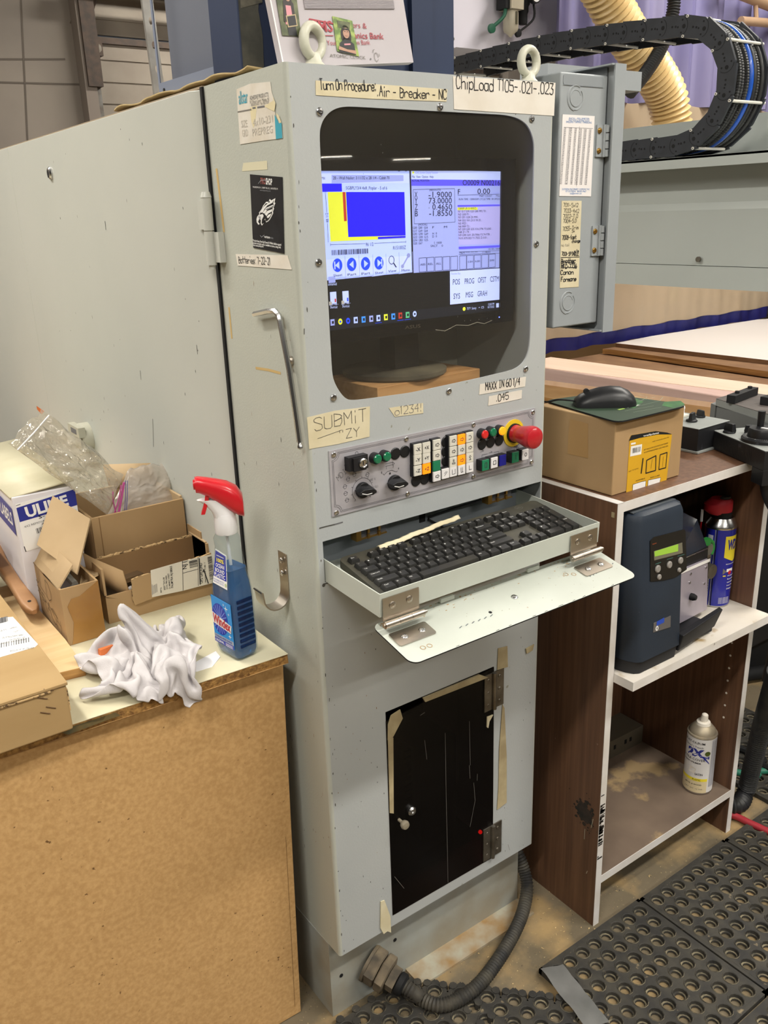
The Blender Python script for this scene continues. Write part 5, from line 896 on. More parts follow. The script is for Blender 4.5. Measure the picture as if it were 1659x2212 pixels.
b.add([(x, y, .7594) for x, y in top] + [(xr, 1.6, .7594), (xl, 1.6, .7594)], [tuple(range(n + 3))], CHIPB); b.add([(xr, top[-1][1], .7594), (xr, 1.6, .7594), (xr, 1.6, .7435), (xr, top[-1][1] + .001, .7435)], [(3, 2, 1, 0)], CHIPE); b.add([(xl, cy(xl), .7435), (xr, cy(xr), .7435), (xr, 1.6, .7435), (xl, 1.6, .7435)], [(3, 2, 1, 0)], CHIPB); ob('particleboard_core', b, ct)
STN = M('green_black_stain', '4d4a35', .85, col2='6a5a36', vs=60); b = B(); fc = Fr((cr[0], cr[1] - .0012, 0), (1, sl_, 0), (0, 0, 1))
def fcp(u, v, z=0): return (u, v)
for P in ([(-0.3846,0.766), (-0.3458,0.7689), (-0.3033,0.7635), (-0.2969,0.751), (-0.3387,0.7495), (-0.3714,0.7479)], [(-0.3676,0.7739), (-0.3166,0.765), (-0.321,0.753), (-0.3636,0.7574)]): b.plate(FY(.0690), ccw(P), -.004, .0006, STN) if 0 else b.poly(fc, ccw([(x - cr[0], min(max(z, .744), .7585)) for x, z in P]), STN, .0016)
b.poly(fc, [(-.052, .744), (-.046, .7455), (-.043, .7585), (-.05, .759)], STN, .0004) if 0 else None
ob('edge_stain', b, ct)
# raw front panel standing a little askew
b = B(); pA, pB = Vector(((-0.0214,0.7281)[0], .0868, .7425)), Vector(((-0.0439,0.078)[0], (-0.0439,0.078)[1] + .004, .002)); w = Vector((-1.1, .03, 0)); t = Vector((0, .016, 0))
b.hexa([pB + w, pB, pB + t, pB + w + t, pA + w, pA, pA + t, pA + w + t], CHIPB); fp_ = ob('front_panel', b, ct, bev=.0015)
b = B(); fq = Fr(pB, (1, -.027, 0), pA - pB); b.lines(fq, [[(-.0125, .02), (-.0125, .40)]], .0006, M('panel_scratch', '7d5c36', .9), .0006)
SHS = M('dark_smudge', '6b4f30', .95, col2='9a7648', vs=40)
b.poly(fq, [(-.405, .722), (-.33, .728), (-.26, .731), (-.24, .728), (-.29, .722), (-.35, .716), (-.40, .713)], SHS, .0005) if 0 else None
ob('panel_marks', b, ct); 
b = B(); b.hexa([Vector(p) for p in ((-.60, .12, .02), (-.055, .115, .02), (-.055, .13, .02), (-.6, .13, .02), (-.6, .12, .70), (-.055, .115, .70), (-.055, .13, .70), (-.6, .13, .70))], CHIPB) if 0 else b.box(-1.1, -1.08, .12, 1.5, 0, .743, CHIPB); b.box(-.09, -.074, .14, 1.5, 0, .743, CHIPB); ob('side_panel', b, ct)
def ridge(p): return 1 - abs(noise.noise(p))
# white rag ---------------------------------------------------------
RAG = M('white_rag', 'c6c2c3', .95, col2='bdb9ba', vs=40, bump=.2, bs=500); rag = B()
# the crumpled cloth: a 39 x 39 grid, (x, y, z) steps of a cloth that was dropped and left to settle
RAGP = [3,171,9, 0,169,29, 2,162,46, 11,170,51, 20,175,42, 19,171,26, 27,168,10, 46,171,17, 49,160,38, 60,152,45, 65,169,44, 66,171,20, 75,181,15,
70,189,37, 70,206,42, 77,220,57, 64,227,79, 64,247,69, 64,260,57, 57,263,49, 48,261,46, 48,265,32, 43,275,21, 48,293,29, 42,294,65, 43,309,67,
50,309,59, 52,299,50, 59,307,44, 70,308,56, 77,318,51, 87,318,27, 103,312,28, 115,321,12, 121,343,26, 127,369,24, 140,386,44, 160,381,47, 165,380,71,
1,157,10, 12,160,18, 13,151,35, 18,152,54, 28,159,50, 30,156,35, 38,162,30, 41,155,11, 57,161,13, 70,162,24, 75,151,40, 79,165,45, 87,170,29,
87,182,34, 86,200,34, 82,203,61, 78,218,80, 77,236,71, 72,245,55, 69,247,40, 60,239,37, 56,240,21, 55,254,10, 62,276,13, 57,281,51, 55,292,73,
63,299,75, 70,297,56, 76,297,34, 78,308,28, 85,308,47, 90,319,48, 105,321,29, 124,321,18, 125,346,9, 140,369,24, 146,392,29, 158,392,50, 170,385,56,
10,145,18, 23,149,9, 31,150,25, 32,142,43, 41,145,53, 48,149,46, 54,152,32, 55,144,15, 68,152,4, 80,159,8, 88,159,31, 89,155,52, 94,165,55,
96,175,57, 99,188,41, 99,203,54, 94,211,80, 90,228,76, 86,240,62, 79,232,47, 76,225,27, 72,228,10, 74,241,5, 75,258,30, 74,280,19, 73,287,44,
81,288,57, 90,299,56, 92,302,35, 93,305,21, 97,310,40, 97,316,61, 107,325,48, 128,326,36, 136,346,14, 148,369,10, 158,389,21, 163,400,36, 173,398,49,
24,137,27, 34,137,12, 44,141,20, 46,132,34, 54,133,49, 60,139,51, 66,142,34, 67,137,15, 78,145,2, 90,151,8, 92,145,30, 99,157,40, 106,163,50,
108,173,51, 104,179,63, 113,194,57, 107,202,79, 103,219,80, 101,234,65, 93,224,45, 88,214,27, 87,216,9, 86,230,19, 92,249,30, 91,267,13, 90,282,17,
96,284,32, 105,289,42, 100,291,25, 102,298,37, 107,302,58, 108,308,75, 113,322,71, 123,335,49, 143,338,27, 156,359,14, 163,376,30, 170,389,24, 180,397,25,
38,129,43, 45,123,28, 54,124,16, 61,131,21, 70,129,31, 72,125,45, 78,130,50, 76,141,39, 84,135,22, 100,136,25, 107,145,24, 107,155,26, 107,167,38,
101,172,40, 105,183,42, 117,181,59, 119,193,72, 117,211,77, 116,225,58, 110,225,31, 103,211,34, 100,220,21, 100,230,5, 105,247,14, 110,263,23, 110,274,9,
114,283,8, 121,285,25, 118,296,11, 115,307,23, 117,314,46, 122,306,62, 127,320,68, 134,336,60, 145,349,39, 164,348,18, 169,366,13, 177,376,24, 187,383,30,
55,123,57, 62,116,49, 69,114,34, 72,116,17, 78,124,14, 83,122,27, 89,123,40, 93,132,32, 89,136,51, 99,146,51, 107,154,42, 116,157,30, 105,160,25,
103,170,25, 103,179,21, 112,181,39, 127,186,51, 129,196,70, 132,214,56, 119,211,37, 118,208,17, 114,219,6, 116,234,3, 120,246,22, 125,259,16, 128,270,17,
131,278,9, 135,288,6, 134,296,21, 131,307,17, 132,314,32, 137,311,48, 145,319,62, 150,334,62, 157,347,50, 168,358,34, 179,355,13, 186,367,12, 194,372,22,
74,122,73, 82,124,63, 88,119,52, 85,111,34, 86,114,14, 90,124,9, 97,122,24, 103,126,38, 105,136,49, 111,146,61, 111,158,59, 118,163,41, 114,163,22,
102,163,14, 106,173,10, 112,182,17, 123,190,31, 136,190,50, 124,201,40, 136,210,23, 131,222,18, 123,233,32, 135,239,16, 139,252,21, 141,262,11, 143,270,9,
146,277,22, 148,288,26, 149,296,12, 147,307,13, 147,316,15, 151,323,27, 163,323,38, 169,331,52, 173,343,56, 179,356,49, 189,353,30, 194,355,11, 201,365,7,
86,105,55, 89,106,74, 99,113,74, 100,115,48, 96,109,25, 98,116,8, 101,128,5, 105,132,21, 112,139,37, 119,147,51, 121,161,56, 118,172,46, 112,168,30,
114,163,13, 116,168,6, 118,184,2, 129,190,8, 142,189,25, 141,202,28, 142,208,55, 142,224,51, 146,239,40, 154,252,30, 159,255,9, 160,263,17, 160,268,5,
161,278,7, 163,284,23, 163,296,22, 162,303,9, 165,314,6, 169,328,5, 172,339,15, 177,344,31, 186,338,46, 193,351,51, 198,361,40, 205,354,23, 210,355,5,
100,90,54, 95,88,71, 103,97,81, 110,109,60, 108,105,33, 107,117,27, 110,125,12, 113,136,8, 120,137,28, 119,149,36, 126,159,45, 126,171,38, 120,177,34,
122,180,25, 131,181,17, 139,173,5, 148,180,6, 155,190,1, 159,202,18, 160,205,43, 163,220,39, 163,233,15, 174,243,21, 177,253,23, 175,254,8, 174,263,3,
176,274,10, 175,284,9, 176,294,21, 176,304,11, 174,313,25, 182,323,12, 187,334,8, 186,332,29, 197,342,33, 206,346,53, 211,359,51, 211,366,30, 218,364,13,
109,75,48, 103,75,64, 109,84,80, 117,100,72, 119,101,46, 118,113,39, 119,123,29, 121,130,11, 116,144,15, 126,147,31, 127,156,23, 124,164,13, 128,168,22,
135,180,28, 140,170,27, 144,180,29, 158,182,30, 162,191,24, 173,193,11, 177,201,34, 175,212,20, 182,227,7, 194,240,13, 199,247,24, 195,256,22, 185,268,30,
177,276,39, 182,285,31, 183,287,6, 187,301,11, 184,307,30, 186,321,31, 193,325,16, 197,338,17, 209,334,35, 213,350,32, 223,352,48, 220,366,48, 220,372,29,
111,61,41, 114,65,59, 119,78,68, 124,91,79, 127,101,63, 130,106,40, 131,116,26, 127,130,32, 127,140,11, 137,150,15, 133,158,3, 137,161,16, 142,168,18,
140,163,38, 144,179,44, 151,184,49, 160,192,36, 173,188,27, 183,188,15, 188,198,24, 187,206,8, 189,220,30, 180,237,37, 191,240,55, 188,249,52, 178,245,36,
184,258,37, 188,272,39, 189,278,13, 194,291,5, 193,298,27, 196,311,35, 201,322,38, 203,325,13, 214,338,11, 224,350,15, 232,356,31, 230,368,37, 227,379,42,
119,75,38, 128,66,41, 132,72,62, 134,85,73, 136,98,76, 140,102,55, 143,113,33, 139,129,38, 142,142,17, 146,158,1, 146,168,7, 151,161,23, 151,161,37,
153,172,40, 157,184,45, 159,191,53, 170,194,39, 183,183,24, 194,190,24, 193,193,7, 195,203,20, 182,211,47, 189,232,56, 172,236,68, 166,247,64, 166,257,56,
177,258,62, 190,256,50, 196,267,27, 201,278,9, 204,290,8, 199,302,8, 204,314,9, 218,320,10, 226,333,18, 237,346,16, 237,360,11, 235,372,18, 237,373,38,
120,71,5, 121,82,21, 129,87,44, 145,84,54, 150,93,75, 145,108,73, 136,116,52, 149,130,51, 154,145,28, 158,162,12, 158,173,18, 160,167,32, 156,170,49,
163,178,45, 167,188,43, 168,196,55, 178,187,41, 197,183,34, 201,183,8, 204,194,4, 201,207,5, 190,206,45, 190,227,75, 171,234,89, 163,247,88, 164,258,82,
168,269,70, 180,264,55, 199,257,46, 206,265,25, 212,277,20, 215,287,16, 221,301,17, 220,314,40, 230,330,41, 235,349,41, 246,357,25, 246,367,13, 241,376,20,
129,61,24, 138,72,31, 138,83,12, 136,96,31, 150,101,47, 161,112,66, 143,120,72, 140,139,63, 152,152,48, 166,162,29, 167,178,30, 168,172,50, 161,175,61,
161,185,61, 172,190,57, 176,199,53, 186,189,44, 206,187,29, 213,183,4, 214,195,0, 211,208,7, 195,213,34, 194,222,87, 174,232,108, 166,245,103, 162,257,100,
166,266,92, 175,266,77, 187,263,62, 200,263,49, 195,277,35, 202,291,40, 207,307,33, 226,311,13, 233,330,19, 245,345,38, 249,361,47, 252,371,30, 251,377,14,
141,59,15, 152,67,29, 145,79,39, 154,89,24, 155,105,14, 157,97,42, 156,116,52, 155,137,69, 155,156,69, 170,161,49, 176,173,42, 174,179,54, 167,179,69,
165,186,75, 166,197,75, 179,198,62, 192,191,52, 202,199,22, 220,189,16, 224,199,5, 217,208,22, 200,223,32, 197,229,76, 181,231,113, 174,244,114, 171,253,106,
171,263,103, 178,261,90, 183,270,80, 187,270,57, 195,282,53, 212,283,41, 210,302,49, 231,308,27, 240,328,9, 249,347,22, 257,361,38, 261,371,48, 261,372,26,
153,55,7, 148,71,9, 156,76,32, 165,89,42, 159,89,12, 167,104,21, 173,112,51, 161,130,47, 165,147,71, 165,165,74, 172,176,70, 183,180,72, 181,187,74,
172,185,63, 173,192,68, 186,195,72, 195,197,55, 199,195,31, 210,199,20, 219,201,25, 207,211,30, 205,226,51, 194,239,75, 187,235,101, 178,238,100, 175,243,96,
178,253,96, 174,252,80, 184,261,84, 193,266,74, 196,281,74, 213,279,58, 212,300,68, 233,307,41, 246,324,14, 253,346,8, 261,363,22, 267,361,40, 262,366,52,
156,59,27, 159,66,5, 165,76,20, 175,85,37, 171,83,6, 179,99,6, 171,99,36, 176,121,50, 178,139,71, 173,158,83, 171,172,87, 177,177,88, 185,184,87,
188,186,70, 188,184,53, 198,186,60, 206,192,52, 207,194,33, 207,198,43, 202,202,31, 203,214,53, 205,228,72, 200,239,82, 191,241,96, 186,243,103, 180,245,102,
185,244,92, 175,245,82, 181,254,74, 197,258,76, 203,271,76, 221,273,66, 221,297,66, 237,308,57, 241,325,26, 257,343,17, 267,362,8, 269,371,27, 275,370,45,
167,54,21, 169,59,4, 174,72,8, 177,75,38, 183,78,10, 192,91,4, 185,89,35, 188,112,37, 187,133,55, 183,152,72, 181,166,84, 177,170,71, 183,176,62,
194,169,61, 202,167,43, 202,173,29, 211,176,42, 213,188,40, 212,200,35, 206,206,52, 202,214,71, 203,224,87, 201,234,97, 195,233,108, 190,239,115, 183,247,116,
191,248,99, 183,248,86, 180,248,70, 191,256,66, 203,269,62, 221,272,52, 227,292,55, 245,301,54, 241,325,40, 253,344,35, 271,353,8, 277,371,15, 281,382,33,
180,48,6, 182,55,7, 186,67,4, 174,69,15, 193,68,9, 206,82,11, 204,95,31, 188,99,11, 187,122,30, 186,141,51, 178,156,62, 187,163,63, 183,162,46,
196,158,34, 200,161,10, 210,166,4, 218,167,24, 216,183,28, 218,199,40, 211,206,61, 210,217,71, 212,225,88, 207,232,105, 200,233,120, 187,233,124, 186,243,131,
184,254,120, 190,255,95, 189,247,78, 199,252,64, 208,264,51, 219,277,29, 229,298,31, 248,301,39, 250,322,44, 259,342,45, 273,351,19, 285,368,17, 287,387,14,
196,42,7, 196,47,10, 191,55,16, 182,61,29, 191,75,29, 209,78,33, 219,91,28, 206,101,12, 182,107,9, 178,125,33, 176,140,42, 177,150,41, 188,147,34,
190,154,11, 205,149,23, 213,160,25, 222,166,6, 223,181,19, 225,194,44, 220,208,57, 214,222,55, 212,232,72, 206,241,94, 198,245,124, 188,237,141, 173,239,135,
171,251,124, 180,259,107, 192,258,90, 206,254,71, 217,262,49, 229,275,31, 237,294,21, 254,306,26, 252,327,29, 269,334,43, 273,355,36, 285,372,35, 296,383,12,
183,40,18, 188,41,21, 190,49,32, 192,62,27, 186,73,41, 201,81,39, 217,92,47, 216,103,22, 199,107,6, 181,113,4, 173,124,18, 172,134,15, 179,138,7,
195,138,7, 208,144,5, 218,153,11, 227,164,21, 232,180,4, 230,195,20, 226,210,31, 228,220,47, 222,234,54, 211,246,79, 195,249,111, 185,250,146, 169,246,153,
170,258,139, 181,260,124, 196,261,102, 211,260,80, 227,265,57, 241,278,33, 250,296,13, 256,317,4, 265,333,14, 278,340,30, 281,355,39, 290,371,43, 296,382,29,
172,42,39, 172,46,31, 177,54,33, 187,54,48, 193,65,43, 195,75,60, 206,88,56, 214,103,43, 210,109,16, 196,114,10, 190,121,3, 192,128,9, 192,130,23,
196,139,29, 210,140,21, 224,147,16, 235,159,16, 239,176,14, 243,194,14, 240,208,20, 241,214,39, 233,224,58, 223,245,71, 205,254,104, 187,257,137, 177,255,160,
175,263,148, 183,268,124, 198,269,104, 218,265,88, 235,273,64, 244,291,39, 264,299,18, 273,320,12, 278,337,4, 282,350,15, 289,358,26, 296,365,43, 297,375,44,
190,40,50, 181,41,53, 181,50,58, 183,59,66, 193,67,64, 182,75,56, 192,84,48, 200,94,48, 206,106,37, 199,108,24, 196,118,25, 203,120,9, 202,125,27,
199,134,43, 208,146,38, 224,152,36, 235,164,34, 243,179,30, 250,193,25, 252,210,21, 245,222,24, 246,225,51, 237,239,74, 220,246,105, 202,245,137, 194,255,153,
194,266,145, 197,273,128, 209,275,106, 227,272,93, 234,287,70, 253,285,45, 269,304,37, 277,325,34, 285,339,26, 292,348,10, 296,356,16, 299,359,29, 298,366,24,
199,51,42, 200,44,48, 194,45,64, 193,52,78, 189,65,80, 186,76,75, 185,89,70, 186,97,59, 197,102,53, 195,112,42, 205,115,32, 212,120,20, 212,132,23,
212,140,49, 212,153,65, 216,166,52, 225,178,44, 233,191,39, 244,202,43, 251,216,38, 257,227,31, 253,234,51, 244,227,74, 237,233,104, 226,244,126, 216,254,127,
213,257,112, 219,265,120, 227,275,115, 239,279,99, 245,280,72, 261,291,59, 274,299,23, 285,317,38, 292,333,37, 296,341,28, 301,346,12, 309,353,13, 309,355,31,
207,57,56, 211,49,54, 209,47,71, 204,56,82, 198,67,78, 194,77,83, 197,86,68, 200,97,67, 196,110,72, 206,115,59, 208,125,47, 219,129,36, 227,138,31,
227,148,53, 227,159,75, 230,171,63, 231,188,62, 245,195,55, 242,209,63, 253,221,56, 263,232,48, 262,232,66, 258,222,76, 256,230,91, 250,241,103, 244,251,107,
238,250,94, 237,259,92, 244,265,108, 244,267,90, 249,268,71, 257,278,52, 277,287,36, 287,306,22, 290,321,22, 299,327,23, 303,334,30, 306,344,38, 317,345,37,
197,55,35, 199,56,51, 211,57,62, 214,60,83, 203,66,92, 204,77,83, 201,87,85, 207,96,83, 208,106,83, 208,119,80, 214,128,65, 224,136,55, 239,142,45,
240,158,51, 243,164,78, 240,177,80, 245,185,60, 252,201,66, 254,211,50, 267,218,57, 264,221,36, 270,229,51, 273,224,63, 274,228,74, 272,238,78, 268,247,78,
261,247,64, 259,256,69, 264,261,93, 261,269,91, 259,273,76, 262,269,53, 279,283,55, 289,297,34, 294,310,35, 293,318,47, 299,327,55, 304,336,61, 308,344,56,
201,61,22, 201,66,35, 205,66,57, 216,68,80, 211,70,101, 209,84,102, 215,94,94, 221,90,79, 219,99,71, 218,113,63, 227,124,71, 235,137,69, 243,149,65,
253,162,52, 253,174,66, 254,184,86, 257,195,71, 264,204,52, 266,214,32, 280,214,40, 279,225,34, 278,236,37, 283,232,48, 279,239,52, 289,240,55, 290,248,54,
282,248,44, 278,257,42, 283,256,69, 279,266,73, 273,267,59, 275,270,40, 290,277,57, 289,294,57, 293,304,52, 300,309,52, 303,318,54, 310,327,59, 313,336,63,
204,51,23, 208,65,29, 208,73,49, 210,77,77, 219,82,103, 221,88,125, 231,93,114, 235,91,97, 231,101,84, 231,111,59, 236,125,50, 248,134,57, 258,146,59,
267,158,68, 270,172,75, 270,189,71, 272,195,49, 271,196,23, 280,204,11, 285,216,6, 284,227,5, 285,227,22, 282,235,24, 289,234,40, 293,239,24, 300,248,23,
299,249,39, 295,255,31, 292,262,38, 297,263,54, 295,267,40, 294,275,25, 295,286,32, 301,287,52, 303,296,49, 301,303,33, 303,312,34, 305,323,38, 314,332,49,
208,45,28, 210,59,37, 217,76,49, 224,80,86, 230,73,118, 243,80,136, 249,89,134, 249,88,113, 245,96,84, 245,111,59, 250,123,40, 253,138,30, 263,149,29,
271,163,36, 279,176,44, 290,188,51, 289,183,23, 294,195,37, 298,207,39, 300,218,33, 299,219,13, 299,233,11, 291,227,33, 301,234,34, 304,241,34, 312,248,27,
314,255,30, 306,257,46, 306,263,42, 312,265,29, 312,274,24, 312,286,21, 311,297,29, 313,294,45, 312,295,59, 307,304,50, 312,309,34, 313,320,31, 313,331,36,
214,47,15, 210,50,39, 222,67,58, 236,80,94, 243,64,126, 259,70,137, 266,79,138, 264,92,124, 250,106,103, 255,121,74, 264,131,53, 269,132,24, 279,145,15,
289,157,24, 298,164,47, 310,177,43, 310,192,30, 307,193,5, 299,202,8, 302,211,12, 313,220,7, 311,233,22, 301,227,49, 302,241,53, 309,247,53, 318,249,45,
322,254,44, 317,258,54, 312,264,61, 322,267,48, 325,277,36, 312,283,52, 321,287,36, 323,298,34, 317,304,47, 310,305,63, 311,312,50, 319,318,35, 320,330,35,
224,54,5, 211,57,20, 227,59,54, 246,76,89, 247,55,116, 265,62,123, 273,70,125, 271,82,111, 256,96,88, 271,114,76, 279,125,56, 284,138,34, 293,137,7,
303,151,12, 312,159,33, 311,173,14, 320,186,11, 323,198,5, 316,206,8, 314,202,28, 308,212,35, 310,224,48, 311,239,52, 306,245,74, 314,249,72, 320,247,63,
329,247,55, 325,254,63, 316,256,73, 317,268,69, 330,273,55, 318,280,68, 319,291,60, 327,298,54, 319,303,64, 314,311,77, 310,318,68, 322,321,52, 330,327,40,
222,46,22, 215,64,7, 227,72,45, 252,73,73, 244,52,98, 261,60,102, 272,62,102, 271,73,89, 261,87,65, 278,104,54, 278,115,30, 294,124,38, 305,127,16,
316,140,17, 325,154,17, 329,173,21, 321,181,37, 320,192,33, 326,201,33, 324,212,42, 317,216,56, 323,227,61, 312,229,73, 311,237,84, 317,243,86, 325,246,84,
332,250,74, 334,259,61, 326,261,78, 320,266,88, 331,274,79, 332,287,72, 324,295,85, 328,304,81, 331,306,65, 327,311,59, 325,319,70, 326,329,71, 326,336,53,
227,54,34, 228,62,5, 236,77,31, 256,67,54, 241,51,74, 256,48,98, 264,54,89, 266,61,73, 266,74,48, 282,89,37, 286,102,14, 302,110,28, 312,122,41,
310,138,45, 323,150,48, 335,163,43, 338,177,43, 332,186,50, 325,192,61, 322,202,58, 320,208,70, 321,218,80, 322,228,85, 326,236,77, 319,237,63, 326,240,61,
335,238,76, 339,248,62, 338,260,73, 334,262,94, 335,276,101, 344,289,91, 338,301,97, 338,313,86, 341,316,66, 341,312,46, 338,321,43, 340,328,55, 338,339,61,
230,52,5, 246,61,10, 239,62,36, 257,60,34, 251,48,64, 249,36,94, 260,40,78, 264,46,64, 271,56,45, 280,71,25, 293,87,24, 292,103,47, 298,119,58,
307,131,72, 319,144,78, 330,157,76, 342,163,55, 338,174,63, 335,185,69, 333,194,68, 331,204,57, 330,208,80, 333,218,80, 334,223,68, 334,228,56, 330,232,43,
336,238,51, 347,239,67, 348,257,69, 345,258,97, 345,272,112, 345,290,113, 348,305,109, 351,315,88, 353,310,61, 355,319,41, 349,318,22, 346,329,28, 348,335,52,
251,44,5, 243,43,30, 250,54,18, 249,48,40, 260,39,53, 252,26,81, 268,30,86, 269,30,68, 276,37,51, 285,50,30, 298,68,27, 300,88,49, 304,106,54,
313,118,68, 322,132,67, 334,143,74, 341,158,79, 349,169,63, 345,179,77, 346,183,62, 342,186,48, 338,196,53, 339,205,65, 336,209,51, 338,216,44, 332,222,33,
336,236,31, 344,246,48, 357,247,69, 357,257,94, 357,271,114, 355,287,121, 358,302,112, 362,313,88, 366,308,57, 367,314,31, 363,318,12, 356,328,16, 350,340,33,
243,25,4, 254,34,8, 262,43,13, 263,44,32, 257,28,38, 259,14,66, 269,14,93, 278,19,85, 285,27,69, 289,45,59, 286,65,44, 310,75,50, 310,95,47,
314,112,50, 321,125,50, 327,140,55, 341,152,60, 355,164,76, 357,179,72, 358,177,51, 355,179,36, 350,188,47, 349,194,66, 347,200,48, 344,208,36, 341,220,23,
345,237,21, 348,252,31, 357,256,56, 365,259,83, 366,272,103, 366,283,123, 368,297,114, 368,302,86, 377,309,64, 378,317,42, 376,324,25, 368,332,29, 361,344,42,
253,14,9, 265,23,8, 274,32,13, 271,30,30, 272,24,53, 270,4,61, 283,5,88, 291,10,101, 286,23,101, 279,33,78, 278,52,58, 297,72,66, 315,86,65,
320,101,50, 326,115,51, 332,130,53, 344,143,52, 356,160,55, 366,172,72, 370,173,49, 367,175,33, 360,187,33, 359,191,57, 354,201,66, 345,211,55, 352,218,27,
357,238,26, 358,254,19, 365,253,48, 365,266,65, 364,279,81, 369,289,96, 382,290,108, 380,304,97, 381,315,83, 383,321,69, 384,330,57, 378,339,56, 369,344,67,
256,9,25, 274,14,15, 287,22,16, 288,25,37, 284,17,46, 283,0,54, 294,7,74, 301,16,87, 300,27,96, 284,33,100, 274,49,81, 281,73,59, 300,86,73,
314,97,70, 325,108,68, 330,123,67, 341,138,68, 356,153,70, 372,165,72, 380,173,54, 379,178,36, 371,184,29, 367,192,45, 362,204,58, 348,219,66, 354,228,43,
367,233,13, 370,252,10, 373,257,36, 369,270,48, 375,280,66, 370,294,67, 383,295,78, 395,301,92, 389,312,100, 386,323,96, 392,334,87, 389,345,84, 378,345,91,
258,0,24, 274,15,34, 291,8,26, 301,14,28, 301,13,42, 296,1,44, 294,14,54, 299,23,68, 292,26,79, 292,38,94, 275,52,93, 286,67,67, 291,89,72,
303,99,70, 315,108,69, 330,117,74, 342,131,75, 356,145,76, 370,156,73, 375,171,65, 377,180,54, 377,186,37, 369,196,32, 360,208,41, 358,227,64, 353,243,41,
372,235,37, 376,241,9, 380,256,18, 371,269,27, 381,276,47, 373,290,44, 383,299,52, 394,304,67, 400,312,85, 398,320,109, 389,331,113, 397,341,103, 393,351,96]
vs = []; RX0, RX1, RY0, RY1, RZ = -.335, -.124, .026, .285, .046
for k in range(0, len(RAGP), 3):
    tx, ty, tz = RAGP[k] / 400, RAGP[k + 1] / 400, RAGP[k + 2] / 160
    x, y = RX0 + (RX1 - RX0) * tx, RY0 + (RY1 - RY0) * ty; e_ = max(0, 1 - ((tx - .5) / .52) ** 2) * max(0, 1 - ((ty - .55) / .5) ** 2)
    z = .7615 + RZ * tz + e_ * (.018 + .02 * ty) * (.35 + tz) + .06 * max(0, 1 - sqrt((x + .232) ** 2 + ((y - .225) * .8) ** 2) / .05) ** 1.6 * (.3 + tz); ov = cy(x) - .003 - y
    if ov > 0: z -= ov * .9; y = cy(x) - .004 - ov * .2 - tz * .012
    vs.append((x, y, z))
n_ = 38; rag.add(vs, [(i * 39 + j, (i + 1) * 39 + j, (i + 1) * 39 + j + 1, i * 39 + j + 1) for i in range(n_) for j in range(n_)], RAG)
ro = ob('rag', rag, sharp=180); tagit(ro, 'crumpled white cotton rag heaped at the counter edge beside the spray bottle', 'rag'); md = ro.modifiers.new('t', 'SOLIDIFY'); md.thickness = .0012; md.offset = 1; md = ro.modifiers.new('s', 'SUBSURF'); md.levels = 1; md.render_levels = 1
b = B(); q = (-0.1266,0.1371); b.plate(FZ(0), ccw([(-0.171,0.1158), (-0.1488,0.1357), (-0.1101,0.1478), (-0.1126,0.1257), (-0.1376,0.1036), (-0.1626,0.1053)]), .7605, .7612, WPL); tagit(ob('paper_card', b), 'small white card lying between the rag and the spray bottle', 'card')
b = B(); q = Vector((-0.264,0.2169,0.79)); crk = [(q.x + rnd.uniform(-.012, .012), q.y + rnd.uniform(-.01, .01), .775 + rnd.uniform(0, .02)) for k in range(5)]
b.loft([[(q.x - .014, q.y - .004, .7612), (q.x + .012, q.y - .004, .7612), (q.x + .012, q.y + .008, .7612), (q.x - .014, q.y + .008, .7612)], [(q.x - .010, q.y - .006, .792), (q.x + .012, q.y - .002, .792), (q.x + .012, q.y + .006, .79), (q.x - .01, q.y + .006, .79)]], M('orange_scrap', 'd8743a', .6)); tagit(ob('orange_wrapper', b), 'small orange wrapper scrap peeking out from under the white rag', 'wrapper')
# spray bottle --------------------------------------------------------
bo = Vector((-.083, .122, .7603)); sb = thing('spray_bottle', 'clear spray bottle of blue glass cleaner with red trigger head on the counter corner', 'spray bottle', tuple(bo))
GLS = clear('clear_bottle_plastic', 'eef3f4', .06, 1.45, .04, 'dfe6e8'); 
LIQ = bpy.data.materials.new('blue_cleaner'); LIQ.use_nodes = True; pb = LIQ.node_tree.nodes['Principled BSDF']; pb.inputs['Base Color'].default_value = lin('0d5f9e'); pb.inputs['Roughness'].default_value = .08; pb.inputs['Transmission Weight'].default_value = .45; pb.inputs['IOR'].default_value = 1.33; pb.inputs['Specular IOR Level'].default_value = .6
va = radians(-81.3); u1 = Vector((cos(va), sin(va), 0)); u2 = Vector((-sin(va), cos(va), 0))     # u1: wide axis (label face looks towards -u2... left-front)
ln = -u2 if (-u2).dot(Vector((-.5, -1, 0))) > 0 else u2
def sec(z, a, b_, ch=.35, n=None):
    """rounded rectangle section, half sizes a (u1) and b_ (u2)"""
    pts = rrect(-a, a, -b_, b_, min(a, b_) * ch, 4); return [bo + u1 * x + u2 * y + Vector((0, 0, z)) for x, y in pts]
prof = [(z, a * .86, c * .86) if z < .19 else (z, a, c) for z, a, c in [(.0, .030, .020), (.003, .034, .0235), (.012, .037, .026), (.03, .0375, .0265), (.05, .0365, .026), (.07, .0365, .026), (.095, .036, .0265), (.115, .035, .026), (.128, .033, .0245), (.145, .029, .0215), (.165, .0245, .019), (.185, .021, .0175), (.198, .0185, .0165), (.205, .015, .014), (.209, .0135, .0135)]]
b = B(); b.loft([sec(z, a, c, .45) for z, a, c in prof], GLS); ob('bottle', b, sb)
b = B(); b.loft([sec(z + .0015, a - .0016, c - .0016, .45) for z, a, c in prof if z < .146] + [sec(.152, .0232, .0182, .45)], LIQ); ob('blue_liquid', b, sb)
b = B()
